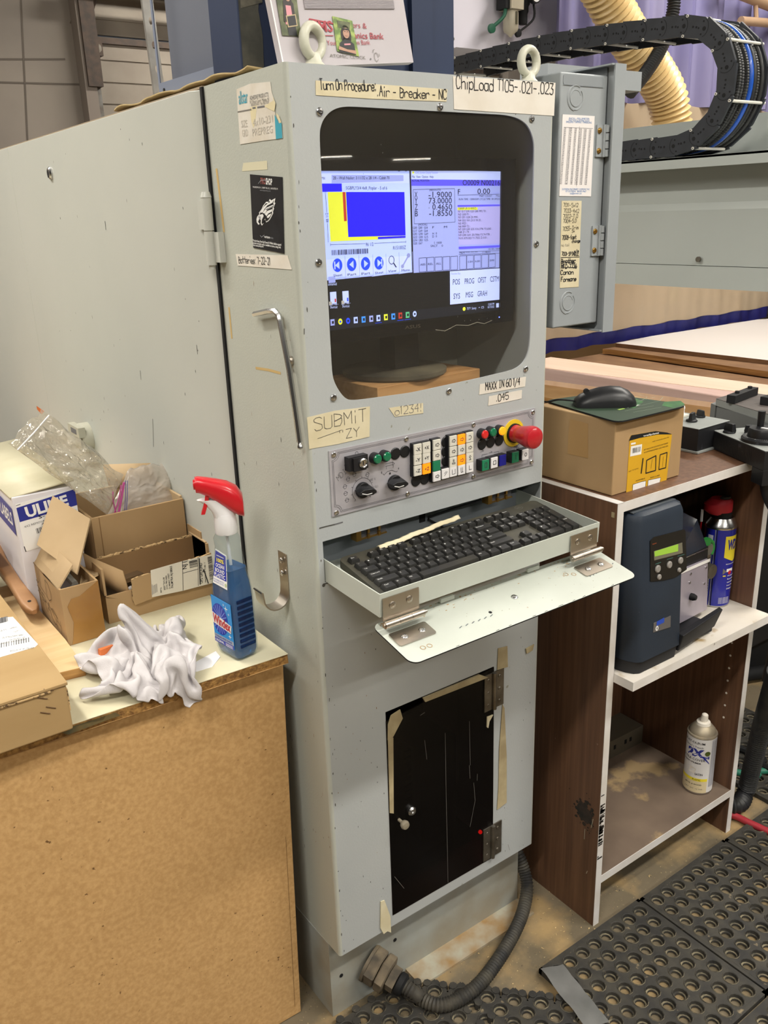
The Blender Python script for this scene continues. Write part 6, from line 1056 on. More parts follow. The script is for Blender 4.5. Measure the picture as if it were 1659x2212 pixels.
for sgn in (1,):
    nrm = -u1 if (-u1).dot(Vector((.5, -.9, 0))) > 0 else u1
    for k in range(9):
        z = .026 + k * .0095; c = bo + nrm * (.0322 - abs(k - 4) * .0002) + Vector((0, 0, z)); b.obox(c, u2, u1, .0145, .0012, .003, clear('blue_rib', '7fb2d6', .08, 1.4))
ob('grip_ribs', b, sb, bev=.001)
lf = Fr(bo + ln * .0230, Vector((0, 0, 1)).cross(ln) , (0, 0, 1)); LBL = M('label_sky_blue', '2f8fd8', .35); LBD = M('label_dark_blue', '2336a8', .35); LSI = M('label_silver', 'a7adb6', .35); LRE = M('label_red', 'c02a2e', .35)
b = B(); lw = .0262; b.plate(lf, [(-lw, .022), (lw, .022), (lw, .1), (-lw, .103)], -.0002, .0004, LBL); lab = ob('front_label', b, sb, 'blue front label with red brand lettering')
b = B(); b.poly(lf, circ(-.006, .066, .0215, 28, .027), LBD, .0007)
for k in range(18):
    a = 2 * pi * k / 18; b.lines(lf, [[(-.006 + .004 * cos(a), .066 + .005 * sin(a)), (-.006 + .02 * cos(a), .066 + .025 * sin(a))]], .0011, M('label_burst', '8fa6ea', .35), .0009)
b.poly(lf, [(-lw, .0555), (lw - .004, .0495), (lw - .001, .0635), (-lw, .0745)], WHITE, .0012); b.text(lf, 'Windex', (-lw + .001, .0575), (lw - .004, .0525), .0155, LRE, .03, .0016)
b.rect(lf, -lw, lw, .0295, .0365, LSI, .0007); b.text(lf, 'STREAK-FREE SHINE', (-lw + .003, .0315), (lw - .004, .0315), .0035, LBD, .01, .001); b.rect(lf, -lw, lw, .022, .0295, LBD, .0007); b.text(lf, 'ORIGINAL', (-lw + .002, .0238), (.0, .0238), .0042, WHITE, .02, .001)
for k in range(3): b.lines(lf, [[(.004, .0275 - k * .002), (lw - .003, .0275 - k * .002)]], .0008, WHITE, .001)
for x, z, r in ((.014, .09, .006), (.02, .082, .003), (.018, .043, .005), (.008, .095, .003)): b.poly(lf, [(x, z + r), (x + r * .15, z + r * .15), (x + r, z), (x + r * .15, z - r * .15), (x, z - r), (x - r * .15, z - r * .15), (x - r, z), (x - r * .15, z + r * .15)], WHITE, .0009)
ob('label_print', b, lab)
nf = Fr(bo + ln * .0212 + Vector((0, 0, .125)), lf.u, (Vector((0, 0, 1)) - ln * .14)); b = B(); b.plate(nf, [(-.0185, .0), (.0195, -.002), (.0145, .052), (-.0145, .056)], -.0004, .0003, WHITE); nl = ob('neck_label', b, sb, 'small blue and white neck label')
b = B(); b.poly(nf, [(-.0172, .012), (.0178, .011), (.0135, .0505), (-.0135, .054)], LBD, .0006)
for t, z, m, w in (('100%', .037, M('label_yellow', 'f2e34a', .4), .0095), ('OCEAN', .0285, WHITE, .0115), ('BOUND', .0205, WHITE, .0125), ('PLASTIC', .0130, WHITE, .0145)): b.text(nf, t, (-w, z), (w, z), .006, m, .02, .0009)
b.text(nf, 'RECOVERED BOTTLE', (-.016, .0065), (.011, .0060), .0022, LBD, 0, .0009); b.text(nf, '100% PLASTIC BOTTLE', (-.016, .0028), (.011, .0022), .0022, LBD, 0, .0009); b.poly(nf, circ(.0165, .0045, .003, 12), M('label_sage', 'b8c49a', .4), .0008); b.lines(nf, [[(-.01, .047), (.009, .0465)]], .0012, WHITE, .0009); ob('label_print', b, nl)
# trigger head: nozzle points left (away from console)
hd_ = Vector((-.86, .42, 0)).normalized(); hs_ = Vector((-hd_.y, hd_.x, 0)); h0 = bo + Vector((0, 0, .207))
def hsec(t, z, w, h, k=.45): return [h0 + hd_ * t + hs_ * x + Vector((0, 0, z + y)) for x, y in rrect(-w, w, -h, h, min(w, h) * k, 3)]
b = B(); b.rev(h0, (0, 0, 1), [(.0165, 0), (.0175, .003), (.0175, .02), (.0165, .026), (.0155, .032)], WPL, 24)
b.loft([[h0 + hd_ * (cx_ + a * cos(t)) + hs_ * (w_ * sin(t)) + Vector((0, 0, z)) for t in [2 * pi * i / 16 for i in range(16)]] for z, cx_, a, w_ in ((.026, 0, .0165, .016), (.036, .001, .018, .0145), (.048, .006, .023, .0125), (.056, .010, .030, .011))], WPL); ob('sprayer_neck', b, sb, 'white sprayer collar and neck')
b = B(); st = [(-.030, .036, .008, .008), (-.029, .043, .0165, .0175), (-.021, .051, .0195, .0225), (-.007, .060, .0185, .022), (.008, .0685, .016, .018), (.022, .0755, .014, .0145), (.035, .080, .0122, .0125), (.039, .080, .0112, .0118)]
b.loft([hsec(t, z, w, h, .75) for t, z, w, h in st], RED); hd2 = ob('sprayer_shroud', b, sb, 'red sprayer shroud')
b = B(); b.loft([[h0 + hd_ * (t + q) + hs_ * x + Vector((0, 0, z)) for q, x in ((-.003, -.008), (.003, -.008), (.003, .008), (-.003, .008))] for t, z in ((.022, .070), (.0245, .056), (.029, .042), (.032, .034))], RED); ob('trigger', b, sb, 'red trigger', bev=.001)
b = B(); b.rev(h0 + hd_ * .036 + Vector((0, 0, .0805)), hd_, [(.008, 0), (.008, .006), (.003, .0065)], RED, 16); b.tube(spline([h0 + Vector((0, 0, 0)), h0 + Vector((.003, .002, -.06)), h0 + Vector((.002, .004, -.15)), h0 + Vector((-.006, .01, -.2))], 6), .0026, WPL, 8); ob('dip_tube', b, sb)
# cartons ------------------------------------------------------------
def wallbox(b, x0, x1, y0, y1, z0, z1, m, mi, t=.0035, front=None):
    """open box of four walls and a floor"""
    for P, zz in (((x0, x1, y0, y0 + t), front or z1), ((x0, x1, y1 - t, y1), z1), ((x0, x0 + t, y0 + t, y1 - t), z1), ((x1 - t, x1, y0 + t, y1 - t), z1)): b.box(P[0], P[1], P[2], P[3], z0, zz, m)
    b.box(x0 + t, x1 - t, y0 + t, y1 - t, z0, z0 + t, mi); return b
tr = thing('old_trash_carton', 'small open cardboard carton hand lettered OLD TRASH, left of the larger cartons', 'carton', (-.265, .42, .7605), radians(1.5))
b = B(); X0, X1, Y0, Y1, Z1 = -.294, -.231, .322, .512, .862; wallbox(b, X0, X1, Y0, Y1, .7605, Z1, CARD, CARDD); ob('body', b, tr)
b = B(); b.plate(FY(Y0 - .0003), [(X0 + .009, .772), (X0 + .014, .80), (X0 + .008, .83), (X0 + .016, .842), (X0 + .03, .843), (X1, .862), (X1, .762), (X0 + .006, .7615)], 0, .0005, PTAPE); ob('packing_tape', b, tr, 'glossy brown packing tape')
b = B(); fl = FX(X0 - .0003); b.hand(fl, 'OLD', (-.485, .832), (-.388, .812), .034, .0014, M('marker_brown', '5d4a33', .8), .0006); b.hand(fl, 'TRASH', (-.478, .795), (-.352, .772), .026, .0014, MATS['marker_brown'], .0006); b.lines(fl, [[(-.485, .812), (-.362, .796)], [(-.47, .775), (-.345, .762)]], .0012, MATS['marker_brown'], .0006); ob('lettering', b, tr)
b = B(); A = [Vector((X0, .505, Z1)), Vector((X0, .33, Z1)), Vector((X0 + .030, .335, Z1 + .033)), Vector((X0 + .026, .50, Z1 + .041))]; N_ = Vector((.0, 0, .004)); b.hexa([a - N_ for a in A] + A, CARD2); ob('flap', b, tr)
b = B(); A = [(-0.2635,0.36,0.8965), (-0.2557,0.34,0.8717), (-0.2072,0.395,0.9393), (-0.2442,0.46,0.9782)]; A = [Vector(a) for a in (((-0.2894,0.44,0.9042)), (-0.252,0.36,0.8649), (-0.2051,0.4,0.9425), (-0.2433,0.47,0.9755))]; nn = (A[1] - A[0]).cross(A[3] - A[0]).normalized() * .004; b.hexa([a + nn for a in A] + A if nn.y > 0 else A + [a + nn for a in A], CARD2); ob('flap', b, tr, 'tall raised flap')
b = B(); A = [Vector((-0.2488,0.37,0.8436)), Vector((-0.2156,0.37,0.8533)), Vector((-0.1939,0.44,0.8407)), Vector((-0.2216,0.44,0.8454))]; b.hexa([a - Vector((0, 0, .003)) for a in A] + A, CARD2); ob('flap', b, tr)
b = B(); b.tube([(-0.2626,0.4,0.8582), (-0.2589,0.36,0.8499)], .006, M('grey_tube', '8d8b84', .6)); tagit(ob('grey_tube', b), 'short grey tube lying inside the small OLD TRASH carton', 'tube')
# the torn open parcel with the shipping label
up = thing('shipping_carton', 'torn open cardboard carton with a sideways shipping label, behind the white rag', 'carton', (-.11, .4, .7605))
b = B(); x0, x1, y0, y1 = -.212, -.012, .36, .432; t = .004
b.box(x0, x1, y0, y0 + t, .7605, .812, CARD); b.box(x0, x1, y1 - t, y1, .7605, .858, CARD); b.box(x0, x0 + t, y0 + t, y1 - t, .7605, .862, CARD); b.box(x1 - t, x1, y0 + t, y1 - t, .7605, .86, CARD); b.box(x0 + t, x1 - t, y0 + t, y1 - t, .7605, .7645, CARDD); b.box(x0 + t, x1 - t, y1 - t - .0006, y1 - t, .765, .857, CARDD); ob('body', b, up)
b = B(); top = [(x0 + .055 + .145 * i / 24, .835 + .0085 * i / 24 + random.uniform(-.0012, .0012)) for i in range(25)]
b.plate(FY(y0 - .001), [(x0 + .047, .772), (x0 + .05, .768), (x1, .790), (x1, .842)] and [(x0 + .045, .795), (x0 + .048, .784), (x1, .80)] + top[::-1] + [(x0 + .048, .833)], 0, .0038, CARD, me=CARDE); fl1 = ob('front_flap', b, up, 'torn front flap carrying the label')
ff2 = FY(y0 - .0052); LB = M('ship_label', 'd9d2c3', .6); b = B(); q = lambda u, v: (-0.235,1.7169) if 0 else None
LP = [(-0.129,0.8413), (-0.0686,0.8429), (-0.0068,0.8412), (-0.0118,0.785), (-0.0742,0.7862), (-0.1327,0.7905)]
b.plate(ff2, ccw(LP), 0, .0004, LB); lb = ob('shipping_label', b, fl1, 'creased shipping label printed sideways')
b = B(); d_ = .0008
for t, p0, p1, h in (('SHIP TO:', (-0.1141,0.7941), (-0.1128,0.8046), .0028), ('JODY TAYLOR', (-0.1067,0.7974), (-0.1054,0.8223), .0032), ('(215) 786-5403', (-0.1022,0.7979), (-0.1009,0.8238), .003), ('211 MARKET STREET', (-0.097,0.7973), (-0.0961,0.827), .003), ('PALMYRA NJ 08065', (-0.0916,0.7976), (-0.0893,0.8395), .0042), ('NJ (', (-0.0624,0.8268), (-0.0615,0.842), .0085), ('UPS GROUND', (-0.0345,0.7905), (-0.032,0.8304), .0062), ('TRACKING #: 1Z 886 17', (-0.0281,0.7897), (-0.0256,0.8297), .0024)): b.text(ff2, t, p0, p1, h, INK, .01, d_)
for k in range(5): b.lines(ff2, [[(-0.1313,0.7955), (-0.1297,0.8148)]] if k == 0 else [[((-0.1313,0.7955)[0] + k * .0022, (-0.1313,0.7955)[1] + k * .0006), ((-0.1301,0.8114)[0] + k * .0022, (-0.1301,0.8114)[1] + k * .0006)]], .0007, INKG, d_)
b.lines(ff2, [[(-0.0686,0.8429), (-0.0741,0.7871)], [(-0.0712,0.8201), (-0.0414,0.8201)], [(-0.0389,0.8423), (-0.044,0.7877)]], .0008, INK, d_); b.lines(ff2, [[(-0.0401,0.7894), (-0.0365,0.8398)]], .002, INK, d_)
a_, c_ = (-0.0564,0.8397), (-0.0411,0.8392); 
for k in range(9): b.lines(ff2, [[(a_[0], a_[1] - .0015 * k - .001), (c_[0], c_[1] - .0015 * k - .001)]], rnd.choice((.0004, .0008, .001)), INK, d_)
a_, c_ = (-0.0202,0.8374), (-0.0063,0.8374)
for k in range(24): b.lines(ff2, [[(a_[0], a_[1] - .0019 * k), (c_[0], c_[1] - .0019 * k)]], rnd.choice((.0005, .0009, .0012)), INK, d_)
b.hand(ff2, '1', (-0.0256,0.7871), (-0.0218,0.7879), .03, .0018, INK, d_ + .0003); ob('label_print', b, lb)
b = B(); b.lines(Fr((0, y1 - .004, 0), (1, 0, 0), (0, 0, 1)), [], 1, INK); top = [(x0 + .02 + (x1 - x0 - .02) * i / 40, .8585 + random.uniform(-.001, .0018)) for i in range(41)]; b.plate(FY(y1 - .0015), [(x0 + .02, .85), (x1, .85)] + top[::-1], -.003, .003, CARDE); b.box(x0 - .001, x0 + .0045, y0, y1, .861, .866, CARDE) if 0 else None; ob('torn_edge', b, up, 'torn corrugated rim')
b = B(); A = [Vector((x0 + .001, y1, .868)), Vector((x0 + .001, y0 + .002, .862)), Vector((x0 + .034, y0 - .004, .836)), Vector((x0 + .034, y0 + .004, .79))]; 
b.add([(x0 - .004, y1 + .004, .872), (x0 + .004, y0 + .05, .868), (x0 + .038, y0 + .004, .850), (x0 + .046, y0 + .004, .792), (x0 + .0, y0 + .001, .812), (x0 - .003, y1, .83)], [(0, 1, 2, 3, 4, 5)], CARD); o_ = ob('left_flap', b, up); md = o_.modifiers.new('t', 'SOLIDIFY'); md.thickness = .004
b = B(); b.box(x1 - .004, x1 + .004, y0 + .01, y1 + .01, .80, .862, CARD2); b.box(x1 - .002, x1 + .012, y0 + .03, y1 + .02, .85, .875, CARD); ob('right_flap', b, up)
b = B(); b.obox((x0 + .05, y0 + .03, .8), (1, .3, 0), (-.3, 1, 0), .02, .012, .012, BLACK); b.obox((x0 + .06, y0 + .03, .824), (1, .2, 0), (-.2, 1, 0), .018, .01, .004, STEEL); b.tube(spline([(x0 + .02, y0 + .02, .78), (x0 + .05, y0 + .015, .81), (x0 + .08, y0 + .03, .79)], 5), .004, WPL); tagit(ob('hardware_scrap', b), 'black and chrome hardware glimpsed inside the torn shipping carton', 'hardware')
# the larger carton behind it
bg = thing('large_carton', 'larger open cardboard carton holding plastic bags, behind the shipping carton', 'carton', (-.09, .53, .7605))
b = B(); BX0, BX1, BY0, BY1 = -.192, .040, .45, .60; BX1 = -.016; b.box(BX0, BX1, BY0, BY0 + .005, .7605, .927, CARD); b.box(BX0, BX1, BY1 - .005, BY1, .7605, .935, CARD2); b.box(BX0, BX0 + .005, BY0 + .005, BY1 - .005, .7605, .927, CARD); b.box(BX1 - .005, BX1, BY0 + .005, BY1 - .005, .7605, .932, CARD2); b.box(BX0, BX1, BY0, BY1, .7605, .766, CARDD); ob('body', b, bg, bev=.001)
b = B(); A = [(BX1 - .09, BY1 - .002, .93), (BX1 - .002, BY1 - .03, .93), (BX1 - .004, BY1 - .01, .968), (BX1 - .09, BY1 + .02, .975)]; b.add(A, [(0, 1, 2, 3)], CARD2); o_ = ob('back_flap', b, bg); md = o_.modifiers.new('t', 'SOLIDIFY'); md.thickness = .004
b = B(); b.plate(FY(BY0 - .0003), ccw([(0.0059,0.9191), (0.0365,0.918), (0.0322,0.8774), (0.0075,0.8813)]), 0, .0012, CARD2); [b.box(x, x + .0015, BY0 - .0006, BY0, .772, .926, CARDD) for x in (BX0 + .014,)]; ob('tape_patch', b, bg)
# plastic bags
BAG = clear('clear_bag_film', 'f6f4ee', .12, 2.1, .22, 'ded7c8', bump=1.0, bs=34)
BAG2 = clear('hazy_bag_film', 'e8e4dc', .2, 1.45, .36, 'd6cec4', bump=.5, bs=24)
def bagmesh(A, bulge, amp, seed, m, nu=44, nv=44):
    P = [Vector(p) for p in A]; n_ = (P[1] - P[0]).cross(P[3] - P[0]).normalized(); n_ = n_ if n_.y < 0 else -n_
    b = B()
    for s in (1, -1):
        def f(u, v):
            p = P[0].lerp(P[1], u).lerp(P[3].lerp(P[2], u), v); e = (4 * u * (1 - u)) ** .5 * (4 * v * (1 - v)) ** .5
            w = ridge(Vector((u * 5 + seed, v * 5, s * 2))) ** 4 * .6 + noise.noise(Vector((u * 3.1 + seed, v * 3.4, s))) * .8 + ridge(Vector((u * 13 + seed, v * 11, s))) ** 5 * .25
            return p + n_ * (s * bulge * e + w * amp * e) + Vector((noise.noise(Vector((u * 4, v * 4, seed))), 0, noise.noise(Vector((v * 4, u * 4, seed + 3))))) * .006
        grid(b, f, nu, nv, m)
    return b
A = [(-0.2339,0.5,1.1238), (-0.3036,0.46,1.0831), (-0.1585,0.46,0.9244), (-0.1022,0.51,0.978)]
o_ = ob('body', bagmesh(A, .012, .016, 3, BAG), bag1 := thing('plastic_bag', 'large crumpled clear plastic zip bag lying over the white label box', 'plastic bag', A[0]), sharp=180)
b = B(); a0, a1, a2, a3 = [Vector(p) for p in A]; b.tube([a0.lerp(a3, .07) + Vector((0, -.012, 0)), a0.lerp(a3, .07).lerp(a1.lerp(a2, .07), .5) + Vector((0, -.014, 0)), a1.lerp(a2, .07) + Vector((0, -.01, 0))], .0014, WPL, 6); ob('zip_seal', b, bag1)
b = B(); q = Vector((-0.2388,0.505,1.1238)); b.add([q, q + Vector((.006, 0, -.010)), q + Vector((.012, .002, -.006)), q + Vector((.0, 0, .006))], [(0, 1, 2, 3)], MATS['orange_scrap']); ob('orange_tab', b, bag1)
A = [(-0.0815,0.53,0.9832), (-0.1517,0.49,0.9113), (-0.0111,0.49,0.9082), (-0.0096,0.55,0.9743)]
o_ = ob('body', bagmesh(A, .014, .005, 8, BAG2), bag2 := thing('storage_bag', 'translucent storage bag with pink and blue zip stripes standing in the large carton', 'plastic bag', A[0]), sharp=180)
PK = M('pink_stripe', 'b8518f', .5); BL = M('blue_stripe', '4f4f9a', .5); b = B()
for q0, qm, q1, m, w in (((-0.1213,0.475,0.9693), (-0.1301,0.475,0.9427), (-0.1423,0.475,0.9167), PK, .0016), ((-0.1155,0.475,0.9734), (-0.1248,0.475,0.9433), (-0.1339,0.475,0.9148), PK, .003), ((-0.1381,0.475,0.9604), (-0.1399,0.475,0.9404), (-0.1372,0.475,0.9155), PK, .0014), ((-0.1125,0.475,0.9763), (-0.1164,0.475,0.9469), (-0.1223,0.475,0.9157), BL, .0008), ((-0.1091,0.475,0.9757), (-0.113,0.475,0.9461), (-0.1187,0.475,0.9167), BL, .0008)): b.tube(spline([q0, qm, q1], 4), w * .8, m, 5)
ob('zip_stripes', b, bag2, 'pink and blue zip stripes')
# white box of labels
ul = thing('label_box', 'white carton of thermal labels with navy bands, under the clear plastic bag', 'carton', (-.26, .56, .7605))
b = B(); U0, U1, V0, V1, T = -.311, -.205, .4746, .86, .986; WB = M('white_carton', 'dddbe0', .5, col2='d3d1d8', vs=5); b.box(U0, U1, V0, V1, .7605, T, WB); ob('box', b, ul, bev=.002)
b = B(); A = [(U0 - .002, V0 + .004, T + .0005), (U1, V0 - .002, T + .012), (U1, V1, T + .014), (U0 - .004, V1, T + .004)]; b.add(A, [(0, 1, 2, 3)], LAM); o_ = ob('lid', b, ul, 'cream lid flap under clear tape'); md = o_.modifiers.new('t', 'SOLIDIFY'); md.thickness = .003
fu = FY(V0 - .0003); b = B(); b.plate(fu, [(U0 + .006, T - .1), (U1, T - .092), (U1, T - .006), (U0 + .004, T - .012)], 0, .0005, WHITE); fl3 = ob('front_label', b, ul)
b = B(); b.poly(fu, [(U0 + .006, T - .045), (U1, T - .036), (U1, T - .006), (U0 + .0045, T - .019)], NAVYBL, .0008); b.text(fu, 'ULINE', (U0 + .019, T - .0395), (U0 + .092, T - .0315), .0185, WHITE, .04, .0011); b.text(fu, 'S-10736', (U0 + .038, T - .0465), (U0 + .085, T - .041), .0062, INK, .01, .0008); b.text(fu, '4X2 REMOVABLE THERMAL LABELS', (U0 + .012, T - .057), (U0 + .104, T - .047), .0036, INKG, 0, .0008); b.text(fu, '4 ROLLS', (U0 + .041, T - .059), (U0 + .075, T - .054), .004, INKG, 0, .0008); b.text(fu, '1-800', (U0 + .036, T - .081), (U0 + .06, T - .077), .004, INKG, 0, .0008); b.lines(fu, [[(U0 + .0048, T - .015), (U0 + .012, T - .0135)]], .0008, INK, .0009)
for k in range(16): b.lines(fu, [[(U0 + .03 + k * .0022, T - .063 + k * .0003), (U0 + .031 + k * .0022, T - .072 + k * .0003)]], rnd.choice((.0006, .001, .0014)), INK, .0008)
b.lines(fu, [[(U0 + .006, T - .09), (U0 + .0075, T - .1)]], .0014, INK, .0008); ob('label_print', b, fl3)
fx = FX(U0 - .0003); b = B(); b.poly(fx, [(-.8, T - .055), (-.485, T - .072), (-.485, T - .022), (-.8, T + -.005)], NAVYBL, .0006); b.text(fx, 'THERMAL LABELS', (-.70, T - .045), (-.495, T - .056), .024, WHITE, .02, .0009); b.text(fx, '5 ROLLS/BOX', (-.6, .79), (-.51, .776), .009, NAVYBL, .01, .0006); ob('side_print', b, ul)
# flat carton front left, with its label and staples
fcn = thing('flat_carton', 'flat brown cardboard carton with white shipping label and staples, front left on the counter', 'carton', (-.5, .25, .7605))
b = B(); F0x, F1x, F0y, F1y, FT = -.86, -.365, .064, .50, .832; b.box(F0x, F1x, F0y, F1y, .7605, FT, M('kraft_carton', 'b09468', .8, col2='a5885c', vs=6, stretch=(.4, 2, 2), bump=.06, bs=90)); ob('body', b, fcn, bev=.004, seg=3)
b = B(); b.box(F0x, F1x + .0015, F0y - .002, F1y, FT - .001, FT + .0035, MATS['kraft_carton']); b.box(F0x, F1x - .02, F0y - .0025, F0y - .0005, FT - .0045, FT - .0015, CARDE); ob('lid_flap', b, fcn, bev=.0015)
b = B(); SB = M('brown_staple', '5e4630', .4, .6)
for q in ((-0.3981,0.8233), (-0.3888,0.8326), (-0.398,0.8004), (-0.3898,0.8058)): b.tube([(q[0] - .006, F0y - .0008, q[1] + .003), (q[0] + .006, F0y - .0008, q[1] - .0035)], .0007, SB, 6)
ob('staples', b, fcn); b = B(); b.box(F1x - .0005, F1x + .0008, F0y + .002, F0y + .03, .79, FT - .008, CARDE); b.poly(FX(-F1x), [], INK) if 0 else None; ob('torn_corner', b, fcn)
ft = FZ(FT + .0036); b = B(); LPq = ccw([(-0.3643,0.2031), (-0.3701,0.1966), (-0.4194,0.1969), (-.56, .20), (-.5, .33), (-0.3869,0.3368), (-0.3696,0.3268)]); b.plate(ft, LPq, 0, .0005, WHITE); l2 = ob('shipping_label', b, fcn, 'white shipping label with barcodes')
b = B(); fb = Fr((0, 0, FT + .0046), (-1, .0, 0), (0, -1, 0))
def Zb(u, v): return None
for t, p0, p1, h in (('Shipper:', (-0.374,0.2861), (-0.3849,0.2868), .006), ('U P S', (-0.3898,0.2889), (-0.4021,0.2888), .006), ('Cust PO:', (-0.3736,0.2714), (-0.3832,0.2712), .006), ('BRIDGEWATER DISTRIBUTION', (-0.3731,0.2333), (-0.4148,0.2446), .005), ('501 UNITED RD', (-0.3731,0.2411), (-0.3945,0.247), .005), ('MERCHANTVILLE NJ', (-0.3729,0.2527), (-0.4003,0.2616), .006), ('Order #: JC47236', (-0.3717,0.1979), (-0.4025,0.2084), .005)): b.text(FZ(FT + .0042), t, p0, p1, h, INKG, 0, .0002)
for c0, c1, ln_ in (((-0.3803,0.3143), (-0.3988,0.3149), .02), ((-0.3736,0.2184), (-0.4173,0.2279), .016)):
    n_ = 13
    for k in range(n_):
        t = k / n_; x = c0[0] + (c1[0] - c0[0]) * t; y = c0[1] + (c1[1] - c0[1]) * t; b.lines(FZ(FT + .0042), [[(x, y), (x + .004, y + ln_)]], rnd.choice((.0008, .0014, .002)), INKG, .0002)
ob('label_print', b, l2)
b = B(); b.box(-.52, -.34 - .03, .430, .436, FT + .0036, FT + .0046, M('yellow_strap', 'd6cf6a', .5)); ob('yellow_strap', b, fcn)
# thin ply board, brush, small stack of boards
b = B(); P = [(-0.3345,0.2438), (-0.3019,0.2078), (-.292, .44), (-.33, .53), (-.40, .53)]; P = [(-.366, .215), (-0.3029,0.2048), (-.2985, .32), (-.302, .62), (-.40, .62)]; b.plate(FZ(0), ccw(P), .7605, .776, WOOD, me=PLYE); tagit(ob('plywood_strip', b), 'pale plywood strip with layered edge lying between the flat carton and the OLD TRASH carton', 'board')
br = thing('dust_brush', 'wooden dust brush handle with hanging hole leaning between the flat carton and label box', 'brush', (-.32, .5, .78))
b = B(); c0 = Vector((-0.3203,0.4064,0.8)); c1 = Vector((-0.3253,0.6055,0.83)); d = (c1 - c0); L_ = d.length; d.normalize(); sd = d.cross(Vector((0, 0, 1))).normalized(); up_ = sd.cross(d)
st = [(0, .004, .004), (.012, .011, .007), (.03, .0135, .008), (.07, .0125, .008), (.11, .011, .0085), (L_, .013, .01), (L_ + .06, .02, .011)]
b.loft([[c0 + d * t + sd * x + up_ * y for x, y in rrect(-w, w, -h, h, h * .6, 3)] for t, w, h in st], M('beech_handle', 'a98059', .5, col2='8d6745', vs=12)); hb = ob('handle', b, br)
b = B(); q = c0 + d * .026 + up_ * .0079; b.cyl(q, q + up_ * .0004, .0032, BLK2, n=12); ob('hanging_hole', b, br)
b = B(); rb2 = random.Random(6)
for k in range(160):
    s_ = c0 + d * (L_ * rb2.uniform(.75, 1.25)) + sd * .012; b.tube([s_, s_ + sd * rb2.uniform(.02, .045) + up_ * rb2.uniform(.0, .03) + d * rb2.uniform(-.02, .02)], .0004, M('grey_bristle', '8f8a82', .7), 3, False)
ob('bristles', b, br, kind='stuff')
for i, (z, dx) in enumerate(((.832, 0), (.849, -.008), (.866, .012))):
    b = B(); P = [(-0.3545,0.44), (-0.3373,0.4925)]; b.box(-.62, -.345 + dx, .52 + i * .01, .74, z + .004, z + .020, CARD2 if i != 1 else WOOD); b.box(-.345 + dx - .0005, -.345 + dx + .0012, .525 + i * .01, .735, z + .006, z + .018, PLYE)
    tagit(ob('stacked_sheet', b, bev=.001), ('lowest flat cardboard panel of the little stack at the left edge of the counter', 'middle plywood panel of the little stack at the left edge of the counter', 'topmost flat cardboard panel of the little stack at the left edge of the counter')[i], 'panel', 'stacked panels on the counter')
for i in range(3):
    b = B(); b.box(-.55, -.07, 1.15 + i * .03, 1.58, .7605 + i * .02, .7795 + i * .02, PALEW); tagit(ob('plywood_offcut', b), ('bottom', 'middle', 'top')[i] + ' pale plywood offcut of the stack far back on the counter behind the bag', 'board', 'plywood offcuts behind the bag')
# ================================================================== shelf unit right of the console
su = thing('shelf_unit', 'dark brown woodgrain shelf unit with white edge banding, right of the console', 'shelf unit', (.79, .05, 0))
SX, SW, SY, SD, SH, st_ = .549, .4835, -.113, .34, .932, .0165
for x in (SX, SX + SW - st_):
    b = B(); b.box(x, x + st_, SY + .001, SY + SD, 0, SH - .0005, MELA); b.box(x, x + st_, SY, SY + .001, 0, SH, WEDGE); ob('side_panel', b, su)
b = B(); b.box(SX + st_, SX + SW - st_, SY + .001, SY + SD, SH - .018, SH, MELA); b.box(SX + st_, SX + SW - st_, SY, SY + .001, SH - .018, SH, WEDGE); b.box(SX, SX + st_, SY, SY + SD, SH - .0005, SH + .0004, WEDGE); ob('top_panel', b, su)
DUSTP = M('dusty_brown_shelf', '7b6a5a', .85, col2='65564a', vs=8, lo=.3, hi=.7); speck(DUSTP, 'a48c66', 9, .56, soft=.06)
b = B(); b.box(SX + st_, SX + SW - st_, SY + .001, SY + SD, .1035, .122, DUSTP); b.box(SX + st_, SX + SW - st_, SY, SY + .001, .1035, .122, WEDGE); ob('bottom_shelf', b, su, 'sawdust covered bottom shelf')
b = B(); b.box(SX + st_, SX + SW - st_, SY + SD - .012, SY + SD, .08, SH - .018, MELA); b.box(SX + st_, SX + SW - st_, SY + SD - .06, SY + SD - .045, 0, .1035, MELA); ob('back_panel', b, su)
b = B(); SOOT = M('dark_spray_patch', '24241f', .9, col2='3a3029', vs=50); f5 = FX(SX)
for k in range(150):
    a, r = random.uniform(0, 6.28), abs(random.gauss(0, .5)); x, z = .075 + .032 * r * cos(a), .262 + .045 * r * sin(a)
    if x < .111: b.poly(f5, circ(x, z, random.uniform(.0015, .009) * (1.2 - min(r, 1)), 7), SOOT, .0003 + k * 2e-6)
for k in range(60):
    z = .26 + random.gauss(0, .035); b.rect(FY(SY), SX + .0002, SX + random.uniform(.003, st_ - .001), z, z + random.uniform(.001, .005), SOOT, .0004)
b.lines(f5, [[(.094, .238), (.098, .262)], [(.078, .2), (.0785, .225)], [(.088, .12), (.0905, .128)]], .0016, M('paint_drip', 'a39a84', .7), .0008); b.rect(f5, .1, .107, .905, .915, TAPEO, .0005); ob('side_stains', b, su)
for k in range(8):
    b = B(); z = .30 + .032 * k; b.cyl((SX + SW - st_ - .0002, -.075, z), (SX + SW - st_ - .0009, -.075, z), .0026, TAPEW, n=8); ob('shelf_pin_hole', b, su)
b = B(); p0, p1 = Vector((0.9003,0.1419,0.1222)), Vector((1.0127,0.1391,0.1222)); d = (p1 - p0).normalized(); nv_ = Vector((-d.y, d.x, 0)); p0 = p0 - d * .12; Q = [p0, p1, p1 + nv_ * .09, p0 + nv_ * .09]; b.hexa(Q + [p + Vector((0, 0, .05)) for p in Q], M('dark_metal_plate', '5d5648', .6))
